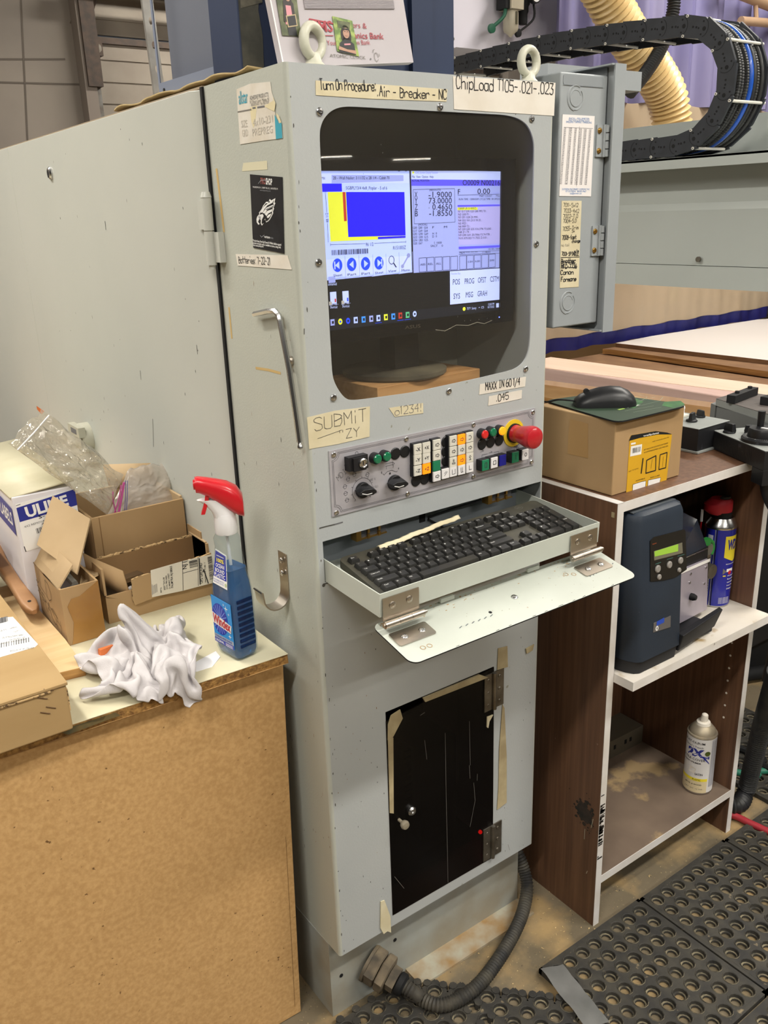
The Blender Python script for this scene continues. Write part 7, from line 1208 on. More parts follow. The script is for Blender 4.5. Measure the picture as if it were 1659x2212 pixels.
for t in (.55, .72, .8): q = p0.lerp(p1, t); b.obox(q + Vector((0, 0, .028)) - nv_ * .0004, d, nv_, .004, .0006, .006, BLK2)
tagit(ob('metal_box', b, bev=.002), 'dark dusty metal box at the back left of the bottom shelf', 'box')
ws = B(); wz = .5925; ang = radians(.0); P = [(.566, -.158), (1.0145, -.157), (1.0155, .12), (.567, .12)]
WSH = M('white_shelf_top', 'dcd6cd', .5, col2='d2cabd', vs=7); speck(WSH, 'a58b5e', 16, .60, soft=.1); ws.plate(FZ(0), P, wz - .0185, wz, WSH, me=WEDGE); tagit(ob('loose_shelf', ws), 'white melamine shelf sticking out of the brown shelf unit, under the label printer', 'shelf')
# label printer
lp = thing('label_printer', 'dark navy label printer with small green display on the white shelf', 'printer', (.66, -.02, wz))
PRN = M('printer_navy', '26303d', .5, col2='222b37', vs=8, bump=.08, bs=300); speck(PRN, '4a5058', 50, .72); PRD = M('printer_dark_base', '1b1c20', .6); PRT = M('dusty_printer_top', '3c434a', .7, col2='5c6064', vs=12)
def pz(y, z): return y
x0, x1, yf, zt = .5765, .722, -.150, .906
b = B(); lean_ = .016
ring = lambda z, dy, i: [(x0 + .004 + i, yf + .02 + dy, z), (x0 + .012 + i, yf + .006 + dy, z), (x0 + .022 + i, yf + dy, z), (x1 - .014 - i, yf + dy, z), (x1 - i, yf + .012 + dy, z), (x1 - i, .15, z), (x0 + i, .15, z), (x0 + i, yf + .035 + dy, z)]
b.loft([ring(wz + .028, .0, 0), ring(zt - .016, lean_, 0), ring(zt - .004, lean_ + .004, .004), ring(zt, lean_ + .012, .010)], PRN); ob('body', b, lp)
b = B(); b.loft([ring(wz, .006, .003), ring(wz + .028, .003, .001)], PRD); b.box(x1, x1 + .125, yf + .02, .12, wz + .004, wz + .022, PRD); b.hexa([(x1 - .012, yf + .002, wz + .012), (x1 + .125, yf + .016, wz + .016), (x1 + .13, yf + .034, wz + .016), (x1 - .01, yf + .03, wz + .012), (x1 - .014, yf - .008, wz + .05), (x1 + .13, yf + .004, wz + .058), (x1 + .135, yf + .016, wz + .058), (x1 - .012, yf + .006, wz + .05)], PRD); ob('base', b, lp, 'black base with front lip', bev=.002)
fr = Fr((0, yf - .0004, wz + .028), (1, 0, 0), (0, lean_, zt - .016 - wz - .028)); hv = fr.v
def pp(u, v):
    d = 0
    return u
fp0 = [((-0.2582,1.023)[0], (-0.2582,1.023)[1])] if 0 else None
b = B(); g = lambda x, z: (x, z - wz - .028)
pl_ = [g(x, z) for x, z in [(0.6157,0.7767), (0.6127,0.8551), (0.6225,0.8597), (0.7103,0.8536), (0.7149,0.8497), (0.7224,0.7714), (0.6911,0.7649), (0.6566,0.768)]]
b.plate(fr, ccw(pl_), 0, .0012, M('keypad_black', '111214', .3)); kp_ = ob('control_face', b, lp, 'black control face with display and grey buttons')
b = B(); L4_ = [g(x, z) for x, z in [(0.6247,0.8152), (0.6228,0.8328), (0.7052,0.8292), (0.7078,0.8081)]]; b.plate(fr, ccw(L4_), .0012, .0018, M('display_frame', '6f6c5c', .4)); L4_ = [g(x, z) for x, z in [(0.6253,0.8223), (0.6242,0.8325), (0.6927,0.8295), (0.6931,0.8156)]]; b.plate(fr, ccw(L4_), .0018, .0022, M('lcd_green', '86ad3a', .4, emit=.35)); ob('display', b, lp, 'lit green display')
for q, r in (((0.6347,0.7962), .0072), ((0.6683,0.7954), .0068), ((0.7012,0.795), .0066), ((0.6979,0.7771), .0045), ((0.6392,0.7793), .0052)):
    b = B(); c = fr.p(*g(*q), .0012); b.rev(c, fr.n, [(r, 0), (r, .002), (r * .8, .0032)], M('grey_rubber_button', '8e8a85', .5), 18); ob('button', b, lp)
b = B(); b.text(fr, 'Intermec', g(*(0.6188,0.8464)), g(*(0.6305,0.8461)), .0022, M('orange_print', 'd06a3a', .5), 0, .0015)
for q0, q1 in (((0.6282,0.807), (0.6442,0.8064)), ((0.6615,0.8073), (0.6792,0.8063)), ((0.693,0.8055), (0.7125,0.8041))): b.lines(fr, [[g(*q0), g(*q1)]], .0014, M('teal_print_dim', '3d6660', .5), .0015)
ob('face_print', b, lp)
b = B(); P = [g(x, z) for x, z in [(0.6273,0.6719), (0.628,0.6908), (0.6785,0.6903), (0.6785,0.667)]]; b.plate(fr, ccw(P), 0, .0008, M('badge_grey', '7d7c7e', .35, .6)); c = g(*(0.6286,0.6725)); b.poly(fr, ccw([(c[0] + .008, c[1] + .010), (c[0] + .030, c[1] + .0105), (c[0] + .030, c[1] + .0205), (c[0] + .008, c[1] + .019)]), M('badge_blue', '2448b0', .5), .0012); b.poly(fr, circ(c[0] + .009, c[1] + .005, .0042, 14, .005), WHITE, .0012); b.poly(fr, circ(c[0] + .009, c[1] + .005, .0013, 8, .0032), BLK2, .0015); ob('badge', b, lp, 'small metal badge')
b = B(); b.box(x0 + .012, x1 - .012, yf + .035, .149, zt - .0005, zt + .001, PRT); b.box(x0 + .055, x1 - .004, yf + .075, yf + .092, zt, zt + .003, M('top_tab', '4a5c68', .5)); ob('top_cover', b, lp)
b = B(); b.box(x1, x1 + .004, -.04, .12, wz + .02, zt - .02, BLK2); SIL = M('silver_panel', 'b0a8b4', .35, .25, col2='a29aa6', vs=10)  # bright lavender of reflected light is put into the silver's base colour
PL = [Vector(p) for p in ((0.7626,-0.1,0.6241), (0.9066,-0.075,0.6078), (0.8923,-0.075,0.7261), (0.7536,-0.1,0.7432))]; dk = Vector((.004, .008, 0)); b.hexa([PL[0], PL[1], PL[1] + dk, PL[0] + dk, PL[3], PL[2], PL[2] + dk, PL[3] + dk], SIL); ob('side_plate', b, lp, 'silver side plate of the print mechanism')
fs2 = Fr(PL[0], PL[1] - PL[0], PL[3] - PL[0]); lx_, lz_ = (PL[1] - PL[0]).length, (PL[3] - PL[0]).length; b = B()
for u, z in ((.42, .86), (.40, .70), (.90, .85), (.86, .55)): b.cyl(fs2.p(u * lx_, z * lz_, -.0005), fs2.p(u * lx_, z * lz_, .0015), .0026, STEEL, n=10)
b.rev(fs2.p(.45 * lx_, .42 * lz_, 0), fs2.n, [(.0075, 0), (.0075, .006), (.005, .012)], BLK2, 14); b.lines(fs2, [[(.0, lz_ - .004), (lx_, lz_ - .004)]], .007, WHITE, .001); ob('plate_fittings', b, lp)
b = B(); C0 = [Vector(p) for p in ((0.7581,-0.095,0.7384), (0.8987,-0.07,0.7207), (0.8972,-0.07,0.7521), (0.7578,-0.095,0.764))]; dk = Vector((.01, .10, 0)); b.hexa([C0[0], C0[1], C0[1] + dk, C0[0] + dk, C0[3], C0[2], C0[2] + dk, C0[3] + dk], BLACK)
C1 = [Vector(p) for p in ((0.7578,-0.095,0.764), (0.8946,-0.07,0.7487), (0.8724,-0.055,0.8128), (0.7512,-0.09,0.8712))]; b.hexa([C1[0], C1[1], C1[1] + dk, C1[0] + dk, C1[3], C1[2], C1[2] + dk, C1[3] + dk], M('smoked_cover', '202a38', .18)); b.tube([C1[0] - Vector((0, .001, 0)), C1[1] - Vector((0, .001, 0))], .0013, STEEL, 6); ob('media_cover', b, lp)
b = B(); c = Vector((0.9137,-0.06,0.7387)); GRN = M('green_lever', '2f8a3e', .4)
b.tube([c + Vector((.016 * cos(t), 0, .018 * sin(t))) for t in [radians(-50 + 20 * k) for k in range(10)]], .0045, GRN, 8); b.box(c.x - .026, c.x - .002, c.y - .006, c.y + .006, c.z + .012, c.z + .026, GRN); ob('release_lever', b, lp, 'bright green release lever')
b = B(); b.cyl(c + Vector((0, .006, 0)), c + Vector((0, -.003, 0)), .013, M('roller_grey', '6d6a62', .5), n=18); q = Vector((0.9211,-0.06,0.6884)); b.cyl(q, q + Vector((0, -.01, 0)), .016, DULL, n=18); b.box(c.x - .03, c.x + .01, c.y, c.y + .012, c.z - .02, c.z - .010, NICKEL); b.box(q.x - .012, q.x + .006, q.y + .002, q.y + .012, q.z - .10, c.z - .01, DULL); ob('ribbon_spindle', b, lp)
b = B(); b.rev((x1 + .02, .09, zt - .07), (-1, 0, 0), [(.06, 0), (.06, .05)], M('dark_roll', '12151d', .5), 28); ob('label_roll', b, lp)
# spray cans
WDB = M('can_blue', '1c2394', .28, coat=.4); YL = M('can_yellow', 'ecd93a', .35)
wd = thing('lubricant_can', 'blue and yellow lubricant spray can with red straw cap on the white shelf', 'spray can', (.979, -.042, wz)); o = Vector((.979, -.042, wz)); R = .0325
b = B(); b.rev(o, (0, 0, 1), [(.030, 0), (R, .002), (R, .004)], STEEL, 36); b.rev(o, (0, 0, 1), [(R, .004), (R, .178)], WDB, 36); b.rev(o, (0, 0, 1), [(R, .178), (R + .0008, .181), (R, .184), (.028, .193), (.024, .2), (.02, .2)], STEEL, 36); ob('can', b, wd)
def wrap(o, R, a0, b, poly2, m, d=.0004):
    """print a polygon on a can: (angle offset as arc length, z)"""
    P = []
    for k in range(len(poly2)):
        (x, z), (x2, z2) = poly2[k], poly2[(k + 1) % len(poly2)]; n_ = max(1, int(abs(x2 - x) / .003)); P += [(x + (x2 - x) * i / n_, z + (z2 - z) * i / n_) for i in range(n_)]
    from mathutils.geometry import tessellate_polygon as tp_
    xs = sorted(set([min(p[0] for p in P) + i * .003 for i in range(int((max(p[0] for p in P) - min(p[0] for p in P)) / .003) + 2)]))
    f = tp_([[Vector((x, z, 0)) for x, z in P]]); rr_ = R + d
    b.add([(o.x + rr_ * cos(a0 + x / R), o.y + rr_ * sin(a0 + x / R), o.z + z) for x, z in P], [t if ((P[t[1]][0] - P[t[0]][0]) * (P[t[2]][1] - P[t[0]][1]) - (P[t[1]][1] - P[t[0]][1]) * (P[t[2]][0] - P[t[0]][0])) > 0 else t[::-1] for t in f], m)
def wtext(o, R, a0, b, t, x0, x1, z, h, m, d=.0006, bold=.01, rise=0):
    v, f = glyphs(t, bold); xa = min(p[0] for p in v); xb = max(p[0] for p in v); s = (x1 - x0) / (xb - xa); rr_ = R + d
    b.add([(o.x + rr_ * cos(a0 + (x0 + (p[0] - xa) * s) / R), o.y + rr_ * sin(a0 + (x0 + (p[0] - xa) * s) / R), o.z + z + p[1] * h / .7 + rise * (p[0] - xa)) for p in v], f, m)
av = atan2(-1.043 + .042, -.609 - .979)     # towards the reader
b = B(); a0 = av
def strip(x0, x1, z0, z1, m, d=.0004, n=8): 
    for i in range(n): wrap(o, R, a0, b, [(x0 + (x1 - x0) * i / n, z0), (x0 + (x1 - x0) * (i + 1) / n, z0), (x0 + (x1 - x0) * (i + 1) / n, z1), (x0 + (x1 - x0) * i / n, z1)], m, d)
for i in range(14):
    x = .013 + i * .0035; dz = .014 * (1 - abs(x - .037) / .026) if x < .062 else 0; wrap(o, R, a0, b, [(x, .118 - max(0, dz) * .9), (x + .0035, .118 - max(0, .014 * (1 - abs(x + .0035 - .037) / .026)) * .9), (x + .0035, .1645), (x, .1645)], YL, .0004)
wtext(o, R, a0, b, 'WD-40', .0185, .062, .135, .021, WDB, .0007, .05)
strip(-.0245, -.0125, .012, .165, M('can_white_panel', 'b9bccb', .4)); strip(-.0095, -.0075, .004, .178, M('can_seam', 'd8d8dc', .25, .7), n=1); strip(-.0062, -.0045, .004, .178, BLK2, n=1)
for k in range(5): wtext(o, R, a0, b, ('Protects', 'Removes', 'Lubricates', 'Frees Sticky', 'Displaces')[k], .026, .048, .072 - k * .0075, .0034, WHITE, .0006)
wtext(o, R, a0, b, 'MULTI-USE PRODUCT', .019, .05, .112 - .012, .0025, WHITE, .0006); strip(.022, .04, .083, .09, WHITE, n=4); wrap(o, R, a0, b, [(.0135, .078), (.022, .084), (.0135, .092)], INKP, .0005); strip(.0145, .021, .073, .0755, YL, n=2); wrap(o, R, a0, b, circ(.031, .081, .005, 10), LRE, .0007)
for k in range(5): wtext(o, R, a0, b, 'DANGER: FLAMMABLE AEROSOL', .010, .036, .022 - k * .003, .0018, WHITE, .0006)
for k in range(22): strip(-.0235, -.0135, .150 - k * .006, .152 - k * .006, M('can_small_print', '5a6084', .5), .0006, 1)
ob('can_print', b, wd)
b = B(); b.rev(o, (0, 0, 1), [(.0195, .2), (.021, .204), (.021, .212)], BLK2, 24); dv_ = Vector((cos(av + 1.2), sin(av + 1.2), 0)); dl = -dv_
sd_ = Vector((cos(av - 1.45), sin(av - 1.45), 0))
b.loft([[o + Vector((0, 0, z)) + sd_ * (sh + r * cos(t)) + Vector((-sd_.y, sd_.x, 0)) * (r * .8 * sin(t)) + Vector((0, 0, -tl * cos(t))) for t in [2 * pi * i / 20 for i in range(20)]] for z, r, sh, tl in ((.206, .024, .004, .0), (.217, .0295, .009, .003), (.231, .029, .009, .004), (.240, .020, .004, .0))], M('cap_red', 'c22a38', .5)); ob('smart_cap', b, wd, 'red straw cap')
b = B(); q = o + sd_ * .040; b.tube([q + Vector((0, 0, .10)), q + Vector((0, 0, .205))], .0016, RED, 6); b.tube([q + Vector((0, 0, .185)), q + Vector((0, 0, .212))], .003, WPL, 6); b.loft([[o + Vector((0, 0, .2392)) - sd_ * .004 + Vector((.014 * cos(t), .011 * sin(t), 0)) for t in [2 * pi * i / 14 for i in range(14)]], [o + Vector((0, 0, .2445)) - sd_ * .006 + Vector((.010 * cos(t), .008 * sin(t), 0)) for t in [2 * pi * i / 14 for i in range(14)]]], M('cap_grey', '5a5a5c', .6)); ob('straw', b, wd, 'red straw')
pc = thing('paint_can', 'white and beige aerosol paint can standing on the sawdust covered bottom shelf', 'spray can', (.967, -.056, .122)); o = Vector((.967, -.056, .122)); R = .033
PWH = M('can_white', 'dcdad8', .35); PBE = M('can_beige', 'd8c9a3', .45)
b = B(); b.rev(o, (0, 0, 1), [(.031, 0), (R, .002), (R + .0006, .004), (R, .006)], STEEL, 36); b.rev(o, (0, 0, 1), [(R, .006), (R, .148)], PWH, 36); TIN = M('dusty_tin', '9b9283', .5, .5, col2='b0a48c', vs=40); b.rev(o, (0, 0, 1), [(R, .148), (R + .001, .150), (R, .153), (.03, .154), (.0285, .160), (.022, .168), (.018, .172)], TIN, 36); ob('can', b, pc)
b = B(); b.rev(o, (0, 0, 1), [(.017, .170), (.015, .178), (.012, .179)], TAPEW, 20); b.rev(o + Vector((0, 0, .178)), (.05, -.1, 1), [(.008, 0), (.0085, .008), (.007, .018), (.0045, .020)], TAPEW, 14); ob('spray_nozzle', b, pc, 'cream spray nozzle')
a0 = atan2(-1.043 + .056, -.609 - .967); b = B()
strip(-.050, .0215, .006, .037, PBE, .0004, 22); strip(-.050, .0215, .037, .0445, YL, .0005, 22); strip(.026, .048, .02, .146, M('can_grey_panel', 'b4b4bc', .5), .0004, 8)
wtext(o, R, a0, b, 'RUST-OLEUM', -.042, .0085, .135, .0055, INK); wtext(o, R, a0, b, "Painter's Touch", -.040, .006, .125, .0045, INKG); wtext(o, R, a0, b, '2X', -.03, .009, .103, .018, NAVYBL, .0006, .06); wtext(o, R, a0, b, 'ULTRA COVER', -.045, .0125, .091, .0062, INK); wtext(o, R, a0, b, 'PAINT+PRIMER', -.040, .004, .083, .0042, INK); wtext(o, R, a0, b, 'SATIN', -.008, .0095, .053, .0055, INK); wtext(o, R, a0, b, 'PLASTIC', -.012, .006, .0385, .0042, INK); wtext(o, R, a0, b, 'METAL & WOOD', -.03, .009, .026, .0034, INK); wtext(o, R, a0, b, 'NET WT 12 OZ', -.03, .012, .015, .0022, INKG)
wrap(o, R, a0, b, circ(.0165, .112, .0065, 14, .0062), M('can_olive', '4f5a22', .4), .0006); wtext(o, R, a0, b, 'I+II', .0105, .0215, .098, .0065, NAVYBL, .0006, .05); wrap(o, R, a0, b, [(.004, .103), (.0225, .084), (.0225, .086), (.008, .106)], NAVYBL, .0005); wrap(o, R, a0, b, [(-.024, .058), (-.008, .056), (-.006, .07), (-.02, .074)], TAPEW, .0005)
for k in range(34): strip(.0275, .0465, .024 + k * .0035, .0253 + k * .0035, INKP, .0006, 2)
ob('can_print', b, pc)
# carton with mouse pad and mouse
cx0, cx1, cy0, cy1, cz0, cz1 = .5735, .767, -.078, .112, .9324, 1.0695
cn = thing('wall_mount_carton', 'square brown carton with yellow product label carrying the mouse pad, on the shelf unit', 'carton', (.67, .017, cz0))
b = B(); b.box(cx0, cx1, cy0, cy1, cz0, cz1, CARD); ob('box', b, cn, bev=.0025)
b = B(); fc_ = FY(cy0 - .0003); P = [(0.6124,0.9297), (0.6131,1.0331), (0.6164,1.0376), (0.6838,1.0338), (0.7181,1.0254), (0.7338,1.0192), (0.7279,0.9306), (0.6751,0.9288)]; b.plate(fc_, ccw(P), 0, .0005, M('label_amber', 'd6a524', .5)); yl = ob('product_label', b, cn, 'yellow product label with black header')
b = B(); b.poly(fc_, ccw([(0.611,1.0284), (0.6131,1.0331), (0.6164,1.0376), (0.6838,1.0338), (0.7181,1.0254), (0.7338,1.0192), (0.6912,1.0265), (0.6389,1.0287)]), BLK2, .0008); b.text(fc_, 'wallplate', (0.649,1.0295), (0.6937,1.0278), .003, WHITE, .02, .0011); b.poly(fc_, ccw([(0.6163,0.9985), (0.6171,1.0172), (0.6478,1.0159), (0.6471,0.9971)]), WHITE, .0008); b.poly(fc_, ccw([(0.6168,1.0198), (0.6165,1.0232), (0.6292,1.0227), (0.6296,1.0192)]), WHITE, .0008)
q0, q1 = (0.6209,1.0036), (0.6453,1.0026)
for k in range(12): x = q0[0] + (q1[0] - q0[0]) * k / 12; z = q0[1] + (q1[1] - q0[1]) * k / 12; b.rect(fc_, x, x + rnd.choice((.0004, .0007, .001)), z, z + .0095, INK, .0011)
for k, (ra, rb_) in enumerate(((1408, 946), (1408, 950), (1405, 954), (1400, 966), (1400, 970), (1392, 976))): 
    pass
b.text(fc_, 'wall mount bracket kit', (0.6767,1.0143), (0.7248,1.0146), .0022, INK, 0, .0008); b.text(fc_, 'KIT INCLUYE SOPORTE DE PARED', (0.6543,1.0027), (0.7234,1.0034), .0024, INK, 0, .0008); b.text(fc_, 'COMPRENDRE LES PIECES', (0.6549,0.9974), (0.7241,0.9979), .0024, INK, 0, .0008)
def framepic(P, w): b.lines(fc_, [P + [P[0]]], w, BLK2, .0009)
framepic([(0.6642,0.9579), (0.6642,0.9825), (0.6903,0.9864), (0.6921,0.9577)], .0022); framepic([(0.7016,0.9576), (0.7024,0.9859), (0.7227,0.9866), (0.722,0.9572)], .002); b.lines(fc_, [[(0.6508,0.9605), (0.6532,0.9881)]], .003, BLK2, .0009); b.lines(fc_, [[(0.6781,0.964), (0.6802,0.9813)], [(0.712,0.9609), (0.7125,0.9805)]], .0006, INK, .0009)
for P in ([(0.6291,0.9296), (0.629,0.9438), (0.6537,0.944), (0.6656,0.9433), (0.6656,0.9308)], [(0.6722,0.9312), (0.6723,0.9429), (0.7089,0.9408), (0.7072,0.9312)]): b.poly(fc_, ccw(P), WHITE, .0008); b.lines(fc_, [P + [P[0]]], .0007, INK, .001)
b.text(fc_, 'ASSEMBLE', (0.6364,0.9476), (0.6626,0.9475), .0022, INK, 0, .0008); b.text(fc_, 'ANCLAJE', (0.6774,0.9454), (0.7057,0.9451), .0022, INK, 0, .0008); b.text(fc_, 'NOT TO SCALE', (0.6152,0.9694), (0.6419,0.971), .0022, INK, 0, .0008); ob('label_print', b, yl)
b = B(); fx3 = FX(cx0 - .0003); P = [(-0.0297,0.99), (-0.0293,1.0272), (-0.0262,1.0566), (0.0159,1.0551), (0.0197,0.9912)]; b.plate(fx3, ccw(P), 0, .0004, M('kraft_tape', 'b08c5a', .4)); b.lines(fx3, [[(0.0748,0.9338), (0.0704,1.0603)]], .0012, CARDD, .0003) if 0 else None; ob('kraft_tape', b, cn)
MP = M('mouse_pad_green', '27402f', .6, col2='31402f', vs=6); mp = thing('mouse_pad', 'dark green mouse pad with swirl print lying on the brown carton', 'mouse pad', (.66, 0, cz1))
P = [(0.6013,0.1195), (0.5605,-0.0932), (0.7578,-0.0927), (0.7355,0.0933)]; b = B(); c = Vector((sum(p[0] for p in P) / 4, sum(p[1] for p in P) / 4)); rp = []
for i in range(4):
    p, q, r = Vector(P[i - 1]), Vector(P[i]), Vector(P[(i + 1) % 4]); e1, e2 = q + (p - q).normalized() * .022, q + (r - q).normalized() * .022
    rp += [tuple((1 - t) ** 2 * e1 + 2 * t * (1 - t) * q + t * t * e2) for t in (0, .25, .5, .75, 1)]
b.plate(FZ(0), ccw(rp), cz1 + .0008, cz1 + .0035, MP, me=BLK2); ob('pad', b, mp)
b = B(); fz = FZ(cz1 + .0035); GP_ = M('pad_bright_green', '3f7a3a', .6, col2='2f5a34', vs=30); b.poly(fz, ccw([(0.6635,-0.0181), (0.7334,0.0064), (0.7224,-0.0185), (0.6658,-0.0426)]), GP_, .0002); b.poly(fz, ccw([(0.7493,-0.0451), (0.7769,-0.0606), (0.7559,-0.0861), (0.7154,-0.0909), (0.72,-0.0622)]), GP_, .0002); GL_ = M('pad_line', '8fa08a', .6)
b.lines(fz, [[(0.7712,0.0311), (0.7612,0.0034), (0.726,-0.0103)], [(0.6935,-0.0362), (0.7501,-0.0341), (0.7819,-0.0172)], [(0.636,-0.046), (0.7062,-0.0543)], [(0.6375,-0.0634), (0.706,-0.0708)], [(0.7134,-0.0097), (0.7715,-0.0069)]], .0008, GL_, .0003); b.rect(fz, *(lambda p: (p[0] - .008, p[0] + .008, p[1] - .003, p[1] + .003))((0.6433,-0.0316)), M('pad_lime', '9ec45a', .6), .0003); b.text(fz, 'iRaak', (0.6607,-0.0321), (0.6961,-0.0331), .007, WHITE, .02, .0003); ob('pad_print', b, mp)
ms = thing('computer_mouse', 'black computer mouse resting on the green mouse pad', 'mouse', (.652, .012, cz1 + .0035)); ax = Vector((.79, -.61, 0)).normalized(); sx_ = Vector((.61, .79, 0)).normalized(); o = Vector((.650, .014, cz1 + .0035))
def mring(t, w, h, lift=0): return [o + ax * t + sx_ * (w * cos(a)) + Vector((0, 0, lift + h * max(0, sin(a)) ** .75)) for a in [pi * i / 14 for i in range(15)]]
b = B(); b.loft([mring(t, w, h) for t, w, h in ((-.056, .012, .008), (-.053, .021, .014), (-.045, .0265, .021), (-.03, .029, .028), (-.01, .029, .0335), (.01, .030, .0355), (.028, .0305, .034), (.043, .028, .027), (.053, .021, .017), (.0575, .011, .007))], M('mouse_black', '1d1e20', .38)); ob('shell', b, ms)
b = B(); b.cyl(o + ax * -.034 + sx_ * -.004 + Vector((0, 0, .026)), o + ax * -.034 + sx_ * .004 + Vector((0, 0, .026)), .0055, BLK2, n=16); ob('scroll_wheel', b, ms)
b = B(); b.tube(spline([o + ax * -.054 + Vector((0, 0, .009)), o + ax * -.085 + Vector((0, 0, .012)), o + ax * -.105 + sx_ * .02 + Vector((0, 0, .004)), o + ax * -.13 + sx_ * .06 + Vector((0, 0, .003)), o + ax * -.16 + sx_ * .10 + Vector((0, 0, -.06))], 6), .0017, BLK2, 6); ob('cable', b, ms)
# hand pendants on the shelf unit
PGR = M('pendant_grey', '8f9390', .5, col2='878b88', vs=9); PBK = M('pendant_black', '191a1d', .5); speck(PBK, '33343a', 60, .66)
pa = thing('hand_pendant', 'small black operator pendant with grey face, keys and two pointer knobs beside the carton', 'pendant', (.97, .05, .9325))
zf = .985; b = B(); q = [Vector(p) for p in ((0.9217,-0.0074,0.985), (1.0332,-0.0048,0.985), (1.1259,0.105,0.985), (1.0057,0.1084,0.985))]
e1 = (q[1] - q[0]).normalized(); e2 = (q[3] - q[0]); e2 = (e2 - e1 * e2.dot(e1)).normalized(); o = q[0]; w_, l_ = (q[1] - q[0]).length, (q[3] - q[0]).length * 1.15
pf_ = Fr(o, e1, e2)
b.plate(pf_, [(0, 0), (w_, 0), (w_, l_), (0, l_)], -.0015, 0, PGR); b.plate(pf_, [(.001, .001), (w_ - .001, .001), (w_ - .001, l_), (.001, l_)], -.048, -.0015, PBK); b.plate(pf_, [(-.003, -.004), (w_ + .003, -.004), (w_ + .003, l_ + .003), (-.003, l_ + .003)], -.0525, -.048, PGR); ob('case', b, pa, bev=.0012)
def pknob(fr_, x, y, par, s=1.0, a=.4):
    b = B(); c = fr_.p(x, y, 0); b.rev(c, fr_.n, [(.0125 * s, 0), (.0125 * s, .003), (.011 * s, .005)], PBK, 18); ux = fr_.u * cos(a) + fr_.v * sin(a); uy = fr_.n.cross(ux)
    b.loft([[c + fr_.n * t + ux * (px * l) + uy * (py * w) for px, py in ((-1, -.7), (1, -1), (1, 1), (-1, .7))] for t, l, w in ((.004, .013 * s, .0062 * s), (.020 * s, .0105 * s, .0042 * s))], BLACK); ob('pointer_knob', b, par, bev=.0012)
pknob(pf_, w_ * .42, l_ * .30, pa, .95, .3); pknob(pf_, w_ * .84, l_ * .36, pa, .8, 1.3)
b = B(); c = None
for k in range(11):
    a = radians(-30 + k * 24); b.lines(pf_, [[(w_ * .42 + .014 * cos(a), l_ * .3 + .014 * sin(a)), (w_ * .42 + .017 * cos(a), l_ * .3 + .017 * sin(a))]], .0007, LINEK, .0003)
ob('dial_marks', b, pa)
for r in range(4):
    for c_ in range(3):
        kw_, kh_ = w_ * .22, l_ * .115; x, y = w_ * .05 + c_ * kw_ * 1.12, l_ * .50 + r * kh_ * 1.12; m = GRN if (r, c_) == (0, 0) else M('orange_key', 'd4603a', .5) if (r, c_) == (2, 2) else BTN
        b = B(); b.plate(pf_, [(x, y), (x + kw_, y), (x + kw_, y + kh_), (x, y + kh_)], 0, .005, m, me=m); ob('key', b, pa, bev=.0008)
b = B(); b.rev(pf_.p(w_ * .86, l_ * .68, 0), pf_.n, [(.009, 0), (.009, .010), (.010, .012), (.009, .0165), (.004, .018)], WPL, 18); ob('push_knob', b, pa, 'white push knob')
pb_ = thing('handwheel_pendant', 'black handwheel pendant with grey face and crank dial overhanging the shelf unit', 'pendant', (1.0, -.05, .9325))
zf = .972; q = [Vector(p) for p in ((0.9812,-0.0015,0.972), (0.9089,-0.1626,0.972), (1.0947,0.0198,0.972))]; e1 = (q[1] - q[0]).normalized(); e2 = q[2] - q[0]; e2 = (e2 - e1 * e2.dot(e1)).normalized(); pf2 = Fr(q[0], e1, e2); l1, l2 = (q[1] - q[0]).length + .002, .16
b = B(); b.plate(pf2, [(0, 0), (l1, 0), (l1, l2), (0, l2)], -.0015, 0, PGR); b.plate(pf2, [(-.001, -.001), (l1 + .001, -.001), (l1 + .001, l2), (-.001, l2)], -.039, -.0015, PBK); b.plate(pf2, [(l1 - .035, -.0005), (l1 + .001, -.0005), (l1 + .001, l2 - .02), (l1 - .035, l2 - .02)], -.07, -.039, PBK)
for k in range(26): b.rect(Fr(pf2.p(0, -.001, 0), pf2.u, (0, 0, 1)), .01 + k * .005, .0115 + k * .005, -.034, -.012, RUB, .0006)
ob('case', b, pb_, bev=.0012); pknob(pf2, .030, .018, pb_, 1.0, .25); pknob(pf2, .050, .052, pb_, .9, 1.2)
b = B(); c = pf2.p(.108, .042, 0); b.rev(c, pf2.n, [(.041, 0), (.041, .006), (.038, .009)], PBK, 40); b.rev(c, pf2.n, [(.030, .009), (.029, .022), (.027, .026)], BLACK, 32); hw_ = ob('handwheel', b, pb_, 'black crank handwheel')
b = B(); 
for k in range(60):
    a = 2 * pi * k / 60; d = pf2.u * cos(a) + pf2.v * sin(a); t = pf2.n.cross(d); p = c + pf2.n * .0092; b.add([p + d * .0315 - t * .0003, p + d * (.036 if k % 5 == 0 else .034) - t * .0003, p + d * (.036 if k % 5 == 0 else .034) + t * .0003, p + d * .0315 + t * .0003], [(0, 1, 2, 3)], WHITE)
ob('dial_scale', b, hw_)
b = B(); p = c - pf2.u * .018 + pf2.v * .004; b.cyl(p + pf2.n * .024, p + pf2.n * .056, .0065, BLACK, .0075, 16); ob('crank_grip', b, hw_)
b = B(); b.obox(c + pf2.n * .0265 + pf2.u * .01, (pf2.u + pf2.v * .5), (pf2.v - pf2.u * .5), .012, .003, .0008, WHITE); ob('name_plate', b, hw_)
b = B(); p = pf2.p(l1 - .02, .02, -.07); b.tube(spline([p + Vector((0, 0, .01)), p + Vector((.01, -.005, -.03)), p + Vector((.04, -.02, -.09)), p + Vector((.10, -.02, -.2)), p + Vector((.14, .02, -.5))], 8), .011, PBK, 10); ob('cable', b, pb_)
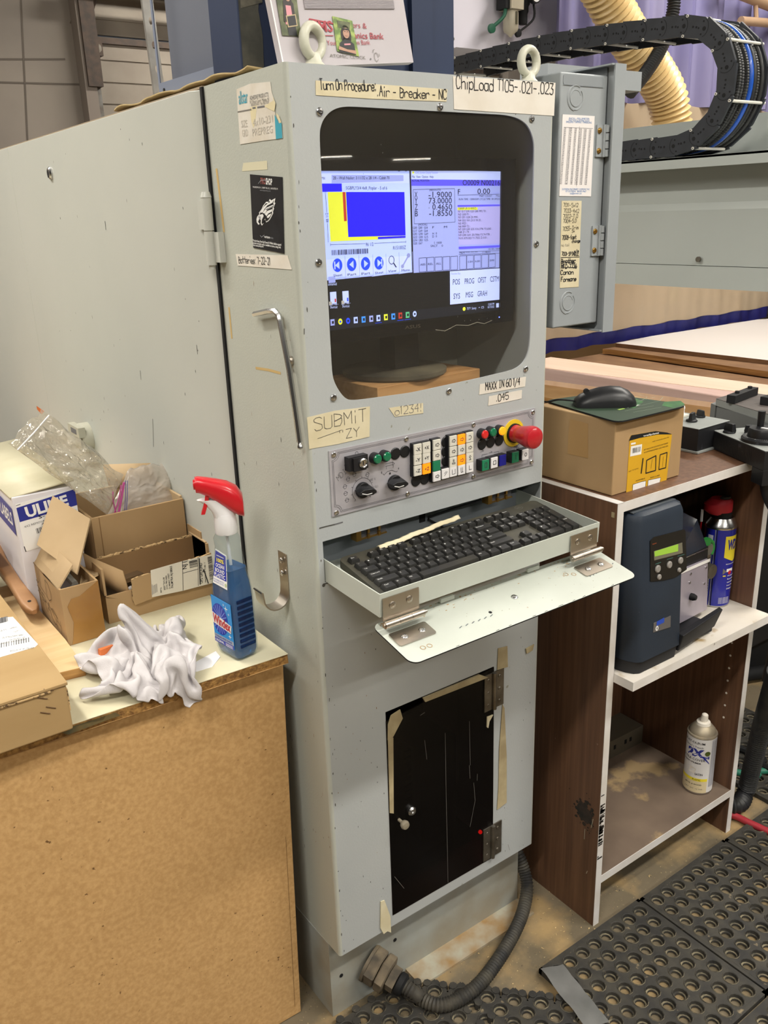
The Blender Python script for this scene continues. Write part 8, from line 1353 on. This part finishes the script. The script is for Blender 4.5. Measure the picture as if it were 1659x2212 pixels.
# grey casting behind the pendants
gc = thing('grey_terminal', 'grey cast terminal housing with dirty dark top and black connectors behind the pendants', 'terminal', (1.15, .02, .9325))
b = B(); q = [Vector(p) for p in ((1.137,0.101,1), (1.0617,-0.104,1), (1.2596,-0.0626,1), (1.2479,0.1109,1))]; DT = M('dirty_dark_top', '5b5450', .7, col2='47423f', vs=14)
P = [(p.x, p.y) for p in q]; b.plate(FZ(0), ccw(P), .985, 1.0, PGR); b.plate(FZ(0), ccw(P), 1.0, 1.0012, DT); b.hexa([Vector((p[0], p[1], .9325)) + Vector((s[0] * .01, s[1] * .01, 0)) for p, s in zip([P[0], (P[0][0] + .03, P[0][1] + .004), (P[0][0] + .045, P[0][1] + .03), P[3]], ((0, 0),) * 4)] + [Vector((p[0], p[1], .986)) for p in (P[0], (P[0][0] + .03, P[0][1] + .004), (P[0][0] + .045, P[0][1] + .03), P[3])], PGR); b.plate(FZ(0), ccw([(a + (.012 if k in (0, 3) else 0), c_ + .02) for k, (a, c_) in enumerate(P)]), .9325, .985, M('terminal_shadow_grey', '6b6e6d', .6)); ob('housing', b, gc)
for q0, q1 in (((1.1128,0.0489,1.005), (1.2321,0.0681,1.005)), ((1.1456,-0.0106,1.005), (1.2414,-0.0077,1.005))):
    b = B(); a_, c_ = Vector(q0), Vector(q1); m_ = (a_ + c_) / 2; d = (c_ - a_); b.obox((m_.x, m_.y, 1.0105), d, Vector((-d.y, d.x, 0)), d.length / 2, .010, .009, BLK2)
    for t in (.25, .8): p = a_.lerp(c_, t); b.cyl((p.x, p.y, 1.019), (p.x, p.y, 1.025), .005, BLK2, n=10)
    ob('connector', b, gc, bev=.001)
# ================================================================== ROUTER beyond: bed, gantry, cable chain
MCH = M('machine_grey_green', 'b6bcb8', .32, col2='b0b6b2', vs=1.5, bump=.03, bs=120)
rt = thing('cnc_router', 'big grey-green router gantry spanning the plywood bed, right background', 'machine', (2.2, .9, 0))
b = B(); b.plate(Fr((2.08, 0, 0), (0, -1, 0), (0, 0, 1)), [(-3.2, 1.144), (1.0, 1.144), (1.0, 1.2175), (-3.2, 1.2175)], -.02, 0, MCH); b.plate(Fr((2.08, 0, 0), (0, -1, 0), (0, 0, 1)), [(-3.2, 1.2195), (1.0, 1.2195), (1.0, 1.40), (-3.2, 1.40)], -.02, -.0015, MCH)
b.hexa([(2.0815, -1, 1.40), (2.10, -1, 1.40), (2.10, 3.2, 1.40), (2.0815, 3.2, 1.40), (2.135, -1, 1.545), (2.15, -1, 1.545), (2.15, 3.2, 1.545), (2.135, 3.2, 1.545)], MCH); b.box(2.09, 2.5, -1, 3.2, 1.15, 1.545, MCH); ob('gantry_beam', b, rt)
b = B(); b.box(1.985, 2.30, -1, 3.2, 1.560, 1.567, MCH); b.box(1.985, 1.992, -1, 3.2, 1.532, 1.5665, MCH); b.box(2.27, 2.30, -1, 1.45, 1.567, 1.70, MCH); ob('chain_tray', b, rt)
for q in ((2.12,1.1658,1.517), (2.12,0.8629,1.4731)): b = B(); b.cyl(q, (q[0] - .012, q[1], q[2]), .011, BLK2, n=12); ob('bolt', b, rt)
b = B(); q = (2.075,0.8315,1.2403); b.cyl(q, (q[0] - .008, q[1], q[2]), .009, DULL, n=12); ob('bolt', b, rt)
b = B(); b.box(2.0, 4.6, .3, 2.03, .1, .66, M('machine_base_grey', '7d8280', .6)); b.box(2.3, 2.6, 2.6, 3.1, 0, 1.2, MCH); b.box(2.3, 2.6, -.9, -.6, 0, 1.2, MCH); ob('base_frame', b, rt)
# sheets on the bed
def board(P, z0, z1, m, label, me=None): b = B(); b.plate(FZ(0), ccw(P), z0, z1, m, me=me or PLYE); return tagit(ob('board', b), label, 'board', None)
PINKW = M('pinkish_plywood', 'e4c8b4', .6, col2='dcbca6', vs=4, stretch=(3, .3, 1)); MAUVE = M('mauve_plywood', 'cbb0a8', .6, col2='c2a59c', vs=4, stretch=(3, .3, 1))
board([(1.9, -.6), (4.9, -.6), (4.9, 2.03), (1.9, 2.03)], .66, .685, BROWNB, 'broad brown spoil board under all the sheets on the router bed')
board([(2.0563,1.5904), (1.897,1.4315), (1.6, .1), (2.2, .1)], .686, .70, M('tan_spoilboard', 'b8905f', .7, col2='a67f50', vs=8), 'narrow tan board strip at the near edge of the router bed') if 0 else None
board([(1.93, -.5), (2.32, -.5), (2.32, 2.02), (1.93, 2.02)], .685, .70, M('tan_board', 'c09a6b', .7, col2='ae8757', vs=8), 'tan board strip along the left edge of the router bed')
P = [(2.19,1.7243), (2.49,2.0234), (2.5845,2.0051), (2.6428,0.7806), (2.6347,0.422), (2.2712,0.562), (2.2374,0.8246)]
a, c_ = Vector((2.1268,1.5641)), Vector((2.2305,0.8199)); d = (c_ - a).normalized(); a0_ = a - d * .4; c0_ = c_ + d * .8; n_ = Vector((-d.y, d.x)); n_ = n_ if n_.x > 0 else -n_
w1 = .235
board([tuple(a0_), tuple(c0_), tuple(c0_ + n_ * w1), tuple(a0_ + n_ * w1)], .70, .72, MAUVE, 'mauve toned plywood sheet nearest the mouse pad on the router bed', PALEW)
e, g_ = Vector((2.5818,1.9868)), Vector((2.6605,0.8719)); board([tuple(a0_ + n_ * w1), tuple(c0_ + n_ * w1), (g_.x + .25, c0_.y), (g_.x, g_.y), (e.x, e.y)], .70, .7215, PINKW, 'pale pink plywood sheet in the middle of the router bed', PALEW)
e, g_ = Vector((3.0058,2.1711)), Vector((2.9155,0.9385)); e2, g2 = Vector((2.9941,1.9618)), Vector((2.9539,1.0509))
board([(e2.x, e2.y), (g2.x, g2.y), (g2.x + .2, g2.y - .6), (4.8, -.4), (4.8, 1.95), (2.98, 2.0)], .69, .716, BROWNB, 'brown hardboard sheet under the white board at the back of the router bed')
e, g_ = Vector((3.0708,1.9909)), Vector((3.104,1.1451)); board([(e.x, e.y), (g_.x, g_.y), (g_.x + .3, g_.y - .7), (4.85, -.3), (4.85, 1.75), (4.4, 2.0), (3.4, 2.02)], .717, .737, WHITEB, 'white board lying on the brown hardboard at the back of the router bed', BROWNB)
# cable chain
cc = thing('cable_chain', 'long black cable drag chain looping over the router gantry with hoses inside', 'cable chain', (2.0, 1.4, 1.6))
CHN = M('chain_plastic', '2f3238', .55, col2='2a2d32', vs=20); PINW = M('chain_pin_white', 'd9d6cc', .5)
th_, wd_, pit = .066, .17, .0802; yc, R_, zu, zl = .905, .176, 1.955, 1.603
path = []; y = 2.06
zuf = lambda y_: 1.955 + (y_ - .905) * .033 + .02 * sin(pi * min(1, max(0, (y_ - .905) / 1.15)))
s = []; n_up = 14
for k in range(n_up + 1):
    yy = yc + pit * (n_up - k); s.append(Vector((0, yy, zuf(yy))))
ncv = 7
for k in range(1, ncv): a = pi / 2 + pi * k / ncv; s.append(Vector((0, yc + R_ * cos(a), (zu + zl) / 2 + R_ * sin(a))))
for k in range(8): s.append(Vector((0, yc + pit * k, zl)))
def linkmesh(L):
    b = B(); h = th_ / 2; P = [(-L / 2 - .012 + .0 * h, -h + .004)] ; P = [(L / 2 + .012 * cos(t) if 0 else L / 2 - .002 + (h - .004) * .55 * cos(t), (h - .003) * sin(t)) for t in [radians(-90 + 20 * i) for i in range(10)]] + [(-L / 2 - .004, h), (-L / 2 - .004, -h)]
    f = Fr((0, 0, 0), (0, 1, 0), (0, 0, 1))      # u = y, v = z, n = +x
    b.plate(f, P, -.006, .004, CHN)
    q = FX(-.004 - .0025) if 0 else Fr((-.0063, 0, 0), (0, -1, 0), (0, 0, 1))
    for a_, c_, r in ((-L / 2 + .004, 0, .0065), (0, 0, .0035), (.013, 0, .0035), (.022, .002, .003), (L / 2 - .004, -.018, .003), (L / 2 - .004, .018, .003)): b.cyl((-.0058, a_, c_), (-.0066, a_, c_), r, BLK2, n=8)
    b.lines(q, [[(-L / 2 + .004 + .022 * cos(t), .026 * sin(t)) for t in [radians(110 + 20 * i) for i in range(8)]]], .0015, BLK2, .0002); return mesh('chain_link', b)
LM = {}; 
for i, (p, q) in enumerate(zip(s, s[1:])):
    L = (q - p).length; k = round(L, 3)
    if k not in LM: LM[k] = linkmesh(L)
    o_ = ob('chain_link', LM[k], cc); m_ = (p + q) / 2; ang = atan2(q.z - p.z, q.y - p.y); o_.location = Vector((2.0, m_.y, m_.z)) - Vector((2.0, 1.4, 1.6)); o_.rotation_euler = (ang, 0, 0); o2 = ob('chain_link', LM[k], cc); o2.location = o_.location + Vector((wd_, 0, 0)); o2.rotation_euler = (ang, 0, 0)
    if i % 2 == 0:
        d = (q - p).normalized(); nn = Vector((0, -d.z, d.y)); b = B()
        for sg in (1, -1):
            c = m_ + Vector((2.0, 0, 0)) + nn * (sg * (th_ / 2 - .005)) - d * (L / 2 - .01); b.cyl(c - Vector((.009, 0, 0)), c + Vector((wd_ + .012, 0, 0)), .0046, PINW if i > n_up - 2 or 1 else CHN, n=8); b.cyl(c - Vector((.0095, 0, 0)), c - Vector((.009, 0, 0)), .002, BLK2, n=6)
        ob('cross_rod', b, cc, 'pale cross rod')
HOSEK = M('black_hose', '26272a', .45, col2='30312f', vs=40); HOSEB = M('blue_hose', '1f55b8', .3, coat=.3)
for k in range(8):
    rr_ = .008 if k != 4 else .0095; off = (-.012 + .006 * (k % 3)); pts = [Vector((2.016 + k * .0205, p.y, p.z)) for p in s]; pts2 = []
    for i, p in enumerate(pts):
        d = (pts[min(i + 1, len(pts) - 1)] - pts[max(i - 1, 0)]).normalized(); pts2.append(p + Vector((0, -d.z, d.y)) * (-.010 - .004 * (k % 2) + (-.004 if k == 4 else 0)))
    b = B(); pth = spline(pts2, 4)
    if k in (1, 2, 3, 6): ribbed(pth, rr_, .008, .0008, HOSEK, b, 8)
    else: b.tube(pth, rr_, HOSEB if k == 4 else HOSEK, 10)
    ob('hose', b, cc, 'bright blue hose' if k == 4 else None)
b = B(); b.rev((1.996, 2.05, 1.998), (0, 1, .05), [(.036, 0), (.045, .03), (.03, .07)], M('tan_end_cap', 'c2a678', .7), 14); ob('end_cap', b, cc, 'tan wrapped chain end')
# pale pneumatic cabinet with air regulator
PB = M('pale_machine_panel', 'c9c5cf', .35, col2='c4c0ca', vs=2); pn = rt
b = B(); x0, x1, y0, z0 = 2.118, 2.80, 2.2, 2.10; b.box(x0 + .03, x1, y0, y0 + .4, z0, 2.75, PB); b.box(x0, x0 + .028, y0 - .006, y0 + .4, z0 - .004, 2.75, PB); pn = ob('pneumatic_panel', b, rt, 'pale machine panel behind the cable chain'); screw('bolt', pn, (x0 + .014, y0 - .006, z0 + .03), (0, -1, 0), .008, DULL)
b = B(); b.cyl((2.84, 2.2, 1.5), (2.84, 2.2, 2.8), .034, M('pale_post', 'c2bfc4', .4), n=20); b.box(2.80, 2.89, 2.16, 2.24, 2.27, 2.33, M('post_clamp', 'a7a5ac', .4)); b.box(2.886, 2.90, 2.18, 2.22, 1.5, 2.8, PB); ob('post', b, rt)
ar = thing('air_regulator', 'air filter regulator with beige bowl, green and black hose tails on the pale cabinet', 'air regulator', (2.46, 2.15, 2.2))
b = B(); BEI = M('beige_bowl', 'b8b09c', .4); c = (2.4324,2.2272); x, z = c; b.rev((x, 2.15, z - .055), (0, 0, 1), [(.006, -.02), (.012, -.012), (.03, 0), (.034, .012), (.034, .075), (.028, .09), (.028, .14)], BEI, 24); b.box(x - .035, x + .04, 2.11, 2.19, z + .03, z + .2, BEI); b.box(x - .004, x + .006, 2.112, 2.118, z - .03, z + .02, M('sight_glass', '5b584a', .2)); ob('filter_bowl', b, ar)
b = B(); b.rev((x + .075, 2.15, z - .02), (0, 0, 1), [(.018, 0), (.02, .01), (.02, .04), (.024, .05), (.024, .07), (.03, .08), (.03, .2)], BLK2, 20); b.cyl((x + .095, 2.11, z + .085), (x + .095, 2.09, z + .085), .03, BLACK, n=20); b.cyl((x + .095, 2.09, z + .085), (x + .095, 2.088, z + .085), .024, WPL, n=20); b.box(x - .06, x - .03, 2.12, 2.18, z + .03, z + .2, BLK2); b.box(x - .04, x + .1, 2.18, 2.2, z + .04, z + .18, DULL); ob('regulator', b, ar)
GRT = M('green_tube', '1f5a43', .5); b = B(); q = (2.3033,2.14,2.1734); b.tube(spline([(x - .045, 2.14, z + .05), (x - .06, 2.13, z - .0), q], 6), .008, GRT, 8); b.rev(q, (0, -1, 0), [(.019, 0), (.019, .012), (.008, .014)], GRT, 16); ob('green_plug', b, ar, 'green hose plug')
b = B(); q = (2.4629,2.14,2.1676); b.tube(spline([(x + .11, 2.12, z + .06), (x + .11, 2.12, z + .0), q], 6), .005, BLK2, 8); b.rev(q, (0, -1, 0), [(.017, 0), (.017, .012), (.008, .014)], BLK2, 16); ob('black_plug', b, ar)
# dust hose
dh = thing('dust_hose', 'fat tan ribbed dust extraction hose passing behind the cable chain', 'hose', (2.9, 1.8, 2.0)); b = B(); TAN = M('tan_hose', 'cdb27e', .35, col2='c2a570', vs=10)
pth = spline([(2.4986,1.85,2.4681), (2.6814,1.85,2.3101), (2.8533,1.85,2.1547), (3.0494,1.85,2.0165), (3.18,1.85,1.8943), (3.247,1.85,1.722), (3.2735,1.85,1.5957)], 10); ribbed(pth, .088, .028, .008, TAN, b, 26); ob('ribbed_hose', b, dh)
b = B(); pth = spline([(3.0317,1.74,2.3509), (3.0308,1.74,2.2242), (2.9766,1.74,2.1004), (2.8847,1.74,1.9925), (2.7676,1.74,1.8936)], 8); ribbed(pth, .028, .012, .003, HOSEK, b, 12); tagit(ob('black_conduit', b), 'thin black ribbed conduit crossing the tan dust hose', 'hose')
# strip curtain with a clear middle band and navy hem
cu = thing('shop_curtain', 'hanging shop curtain with violet-blue top, clear yellowed middle and navy hem behind the router', 'curtain', (3.6, 2.08, .72))
VIO = M('violet_curtain', '6e6a93', .55, col2='7d7899', vs=3, stretch=(1, 1, .3)); NVY = M('navy_hem', '23246b', .5, col2='1c1d58', vs=5); CLR = clear('yellowed_vinyl', 'd8c8ac', .3, 1.4, .66, 'cbb79c')
def cyv(x): return 2.08 + .022 * sin(x * 26) + .012 * sin(x * 61 + 1)
def band(z0, z1, m, wob=1, x0=2.62, x1=4.62):
    b = B(); grid(b, lambda u, v: (x0 + (x1 - x0) * u, 2.075 + (cyv(x0 + (x1 - x0) * u) - 2.08) * wob + (z1 - z0) * 0, z0 + (z1 - z0) * v + .004 * sin(u * 40) * (1 if v in (0, 1) else 0)), 160, 4, m); return b
ob('top_band', band(1.905, 2.75, VIO, 1.5), cu, 'violet blue upper cloth'); ob('clear_band', band(.79, 1.905, CLR, .12), cu, 'yellowed clear vinyl band'); ob('navy_hem', band(.722, .79, NVY, .35), cu, 'navy blue bottom hem')
b = B(); b.tube([(2.5, 2.08, 2.76), (6.5, 2.08, 2.76)], .02, DULL, 10); ob('rail', b, cu)
b = B(); b.box(3.1, 5.2, 2.6, 2.62, .8, 1.75, M('tan_sheet', 'b79b7c', .8, col2='ab8f70', vs=2)); b.box(3.1, 5.2, 2.63, 2.66, 0, .8, MATS['tan_sheet']); tagit(ob('tan_panel_stack', b), 'tan sheet panel standing behind the clear curtain band', 'panel')
b = B(); b.box(4.30, 4.36, 2.56, 2.59, .8, 1.3, M('lime_patch', 'b7b45c', .7)); tagit(ob('lime_strip', b), 'yellow-green strip seen through the clear curtain band', 'strip')
b = B(); b.tube([(3.7228,1.98,2.4495), (4.3227,1.98,2.3891)], .03, M('brown_pipe', 'a68a70', .5), 12); b.tube([(3.9065,1.98,2.31), (4.2909,1.98,2.3263)], .022, MATS['brown_pipe'], 10); b.tube([(4.0213,1.98,2.4118), (4.0478,1.98,2.3152)], .012, MATS['brown_pipe'], 8); tagit(ob('brown_pipe', b), 'brown pipe with a hook in the top right corner above the curtain', 'pipe')
# ================================================================== rubber mats and hoses on the floor
PIT = .0356; TOPZ = .0125
def matcell(b, x, y, n=10):
    c = PIT / 2; sq_ = []
    for i in range(n):
        a = 2 * pi * (i + .5) / n; k = c / max(abs(cos(a)), abs(sin(a))); sq_.append((x + k * cos(a), y + k * sin(a)))
    R = [[(px, py, TOPZ) for px, py in sq_]] + [[(x + r * cos(2 * pi * (i + .5) / n), y + r * sin(2 * pi * (i + .5) / n), z) for i in range(n)] for r, z in ((.0155, TOPZ), (.0148, TOPZ + .0014), (.0134, TOPZ + .0002), (.0126, TOPZ - .0065), (.0096, TOPZ - .007), (.009, .002))]
    k0 = len(b.v); b.v += [p for r in R for p in r]
    for j in range(len(R) - 1):
        m = b.mi(RUBD if j in (1, 4) else RUB)
        for i in range(n): b.f.append((k0 + j * n + i, k0 + j * n + (i + 1) % n, k0 + (j + 1) * n + (i + 1) % n, k0 + (j + 1) * n + i)); b.m.append(m)
    # fill the four corners of the cell
    for sx_ in (1, -1):
        for sy_ in (1, -1):
            pass
def mat_tile(x0, y1, nx, ny, label, keep=None, group=None):
    """tile hanging from its back-left corner (x0, y1)"""
    b = B(); mg = .0075; y0 = y1 - ny * PIT - 2 * mg; x1 = x0 + nx * PIT + 2 * mg; cells = []
    for i in range(nx):
        for j in range(ny):
            cx, cy_ = x0 + mg + (i + .5) * PIT, y1 - mg - (j + .5) * PIT
            if keep is None or keep(cx, cy_): matcell(b, cx, cy_, 12); cells.append((cx, cy_))
    if keep is None:
        for a in ((x0, x1, y0, y0 + mg), (x0, x1, y1 - mg, y1), (x0, x0 + mg, y0, y1), (x1 - mg, x1, y0, y1)): b.box(a[0], a[1], a[2], a[3], .001, TOPZ - .0003, RUB)
    else:
        S_ = set((round(a, 3), round(c, 3)) for a, c in cells)
        for a, c in cells:
            for dx, dy in ((PIT, 0), (-PIT, 0), (0, PIT), (0, -PIT)):
                if (round(a + dx, 3), round(c + dy, 3)) not in S_:
                    ex, ey = a + dx / 2, c + dy / 2; t = .003
                    b.box(ex - (t if dx else PIT / 2), ex + (t if dx else PIT / 2), ey - (t if dy else PIT / 2), ey + (t if dy else PIT / 2), .001, TOPZ - .0002, RUB)
                    b.cyl((ex + dx * .12, ey + dy * .12, .001), (ex + dx * .12, ey + dy * .12, TOPZ + .002), .008, RUB, n=8)
    o = ob('rubber_mat', b); return tagit(o, label, 'floor mat', group)
mat_tile(.374, -.128, 8, 8, 'black perforated rubber mat tile with grey tape on its left edge', None, 'rubber mat tiles')
mat_tile(.678, -.130, 8, 8, 'black perforated rubber mat tile in front of the shelf unit, second along its front', None, 'rubber mat tiles')
mat_tile(.982, -.132, 8, 8, 'black perforated rubber mat tile past the right foot of the shelf unit', None, 'rubber mat tiles')
mat_tile(.678, -.434, 8, 8, 'black perforated rubber mat tile at the bottom right corner of the photo', None, 'rubber mat tiles')
mat_tile(.374, -.434, 8, 4, 'black perforated rubber mat tile just below the photo, left of the corner tile', None, 'rubber mat tiles')
mat_tile(.982, -.436, 8, 4, 'black perforated rubber mat tile outside the right edge', None, 'rubber mat tiles')
mat_tile(-.06, .018, 12, 12, 'ragged cut rubber mat piece under the conduit at the foot of the console', lambda x, y: y < .012 and (y < .006 - (x - .165) * 1.0 if x > .165 else True) and x < .365, 'rubber mat tiles')
mat_tile(1.19, .19, 9, 12, 'dark rubber mat lying far right beyond the shelf unit', None, 'rubber mat tiles')
b = B(); G_ = M('grey_duct_tape', '6f6f6d', .6, col2='5f605e', vs=12, bump=.2, bs=60); p0, p1 = Vector((0.374,-0.1376,0.014)), Vector((0.3456,-0.2784,0.014))
sd2 = Vector((0.4111,-0.1551,0.014)) - Vector((0.3658,-0.1382,0.014))
grid(b, lambda u, v: p0.lerp(p1, u) + sd2 * (v - .1) + Vector((0, 0, .003 + .002 * abs(sin(u * 11 + v * 4)) + (.006 * (1 - v) ** 2) * abs(sin(u * 5 + 1)))), 20, 6, G_); tagit(ob('duct_tape_strip', b), 'torn grey duct tape strip folded over the left edge of the rubber mat', 'tape')
b = B(); HS = random.Random(8)
for k in range(220):
    x, y = (HS.uniform(.45, 1.2), HS.uniform(-.13, .1)) if k % 2 else (HS.uniform(-.06, .6), HS.uniform(-.25, .08)); q = Vector((x, y, .0006)); a = HS.uniform(0, 3.1); l = HS.uniform(.001, .006); d = Vector((cos(a), sin(a), 0)); t = Vector((-d.y, d.x, 0)) * HS.uniform(.0006, .0022); b.add([q, q + d * l, q + d * l + t, q + t + Vector((0, 0, .0012))], [(0, 1, 2, 3)], M('wood_shaving', 'cdb27f', .9))
tagit(ob('wood_shavings', b), 'scattered pale wood shavings on the concrete floor', 'shavings', kind='stuff')
GH = M('green_hose', '2f7a63', .45); b = B(); b.tube(spline([(1.0, .45, .012), (1.2297,0.0009,0.012), (1.2798,-0.0338,0.012), (1.3651,-0.0863,0.012)], 8), .009, GH, 10); tagit(ob('green_hose', b), 'teal green air hose crossing the floor right of the shelf unit', 'hose')
b = B(); b.tube(spline([(1.02, -.02, .012), (1.0693,-0.0889,0.012), (1.0785,-0.135,0.012), (1.0915,-0.2215,0.012)], 8), .0085, M('red_hose', 'a8323c', .5), 10); tagit(ob('red_hose', b), 'red air hose running out from under the shelf unit onto the mat', 'hose')
b = B(); pth = spline([(1.05, -.03, .03), (1.0886,-0.0893,0.03), (1.1384,-0.0826,0.05), (1.1143,-0.1049,0.16), (1.0666,-0.1417,0.3), (0.9635,-0.2148,0.5)], 8); ribbed(pth, .020, .008, .0016, HOSEK, b, 14); tagit(ob('ribbed_black_hose', b), 'thick ribbed black hose bending up at the right image edge', 'hose')
b = B(); b.tube(spline([(1.2, .5, .02), (1.3236,0.0325,0.02), (1.298,-0.0215,0.02), (1.3135,-0.0899,0.02)], 8), .010, BLK2, 8); tagit(ob('black_cable', b), 'black cable snaking on the floor mats right of the shelf unit', 'cable')
b = B(); b.tube([(1.5939,0.2887,0.03), (1.8339,0.1865,0.03)], .022, BLK2, 10); tagit(ob('black_pipe', b), 'black pipe lying on the floor far right behind the shelf unit', 'pipe')
DKM = M('dark_machine', '1f2125', .5); mg_ = thing('floor_machine', 'black machine base on the floor seen in the gap right of the shelf unit', 'machine', (1.9, .45, 0)); b = B(); b.box(1.62, 1.95, .25, .75, .12, .62, DKM); b.box(1.66, 1.9, .27, .7, 0, .12, BLK2); ob('base', b, mg_, bev=.01); b = B(); b.cyl((1.61, .42, .42), (1.55, .42, .42), .09, DKM, n=24); b.cyl((1.55, .42, .42), (1.53, .42, .42), .05, DULL, n=20); b.tube([(1.6, .5, .25), (1.6, .5, .6)], .02, DULL, 10); ob('motor', b, mg_)
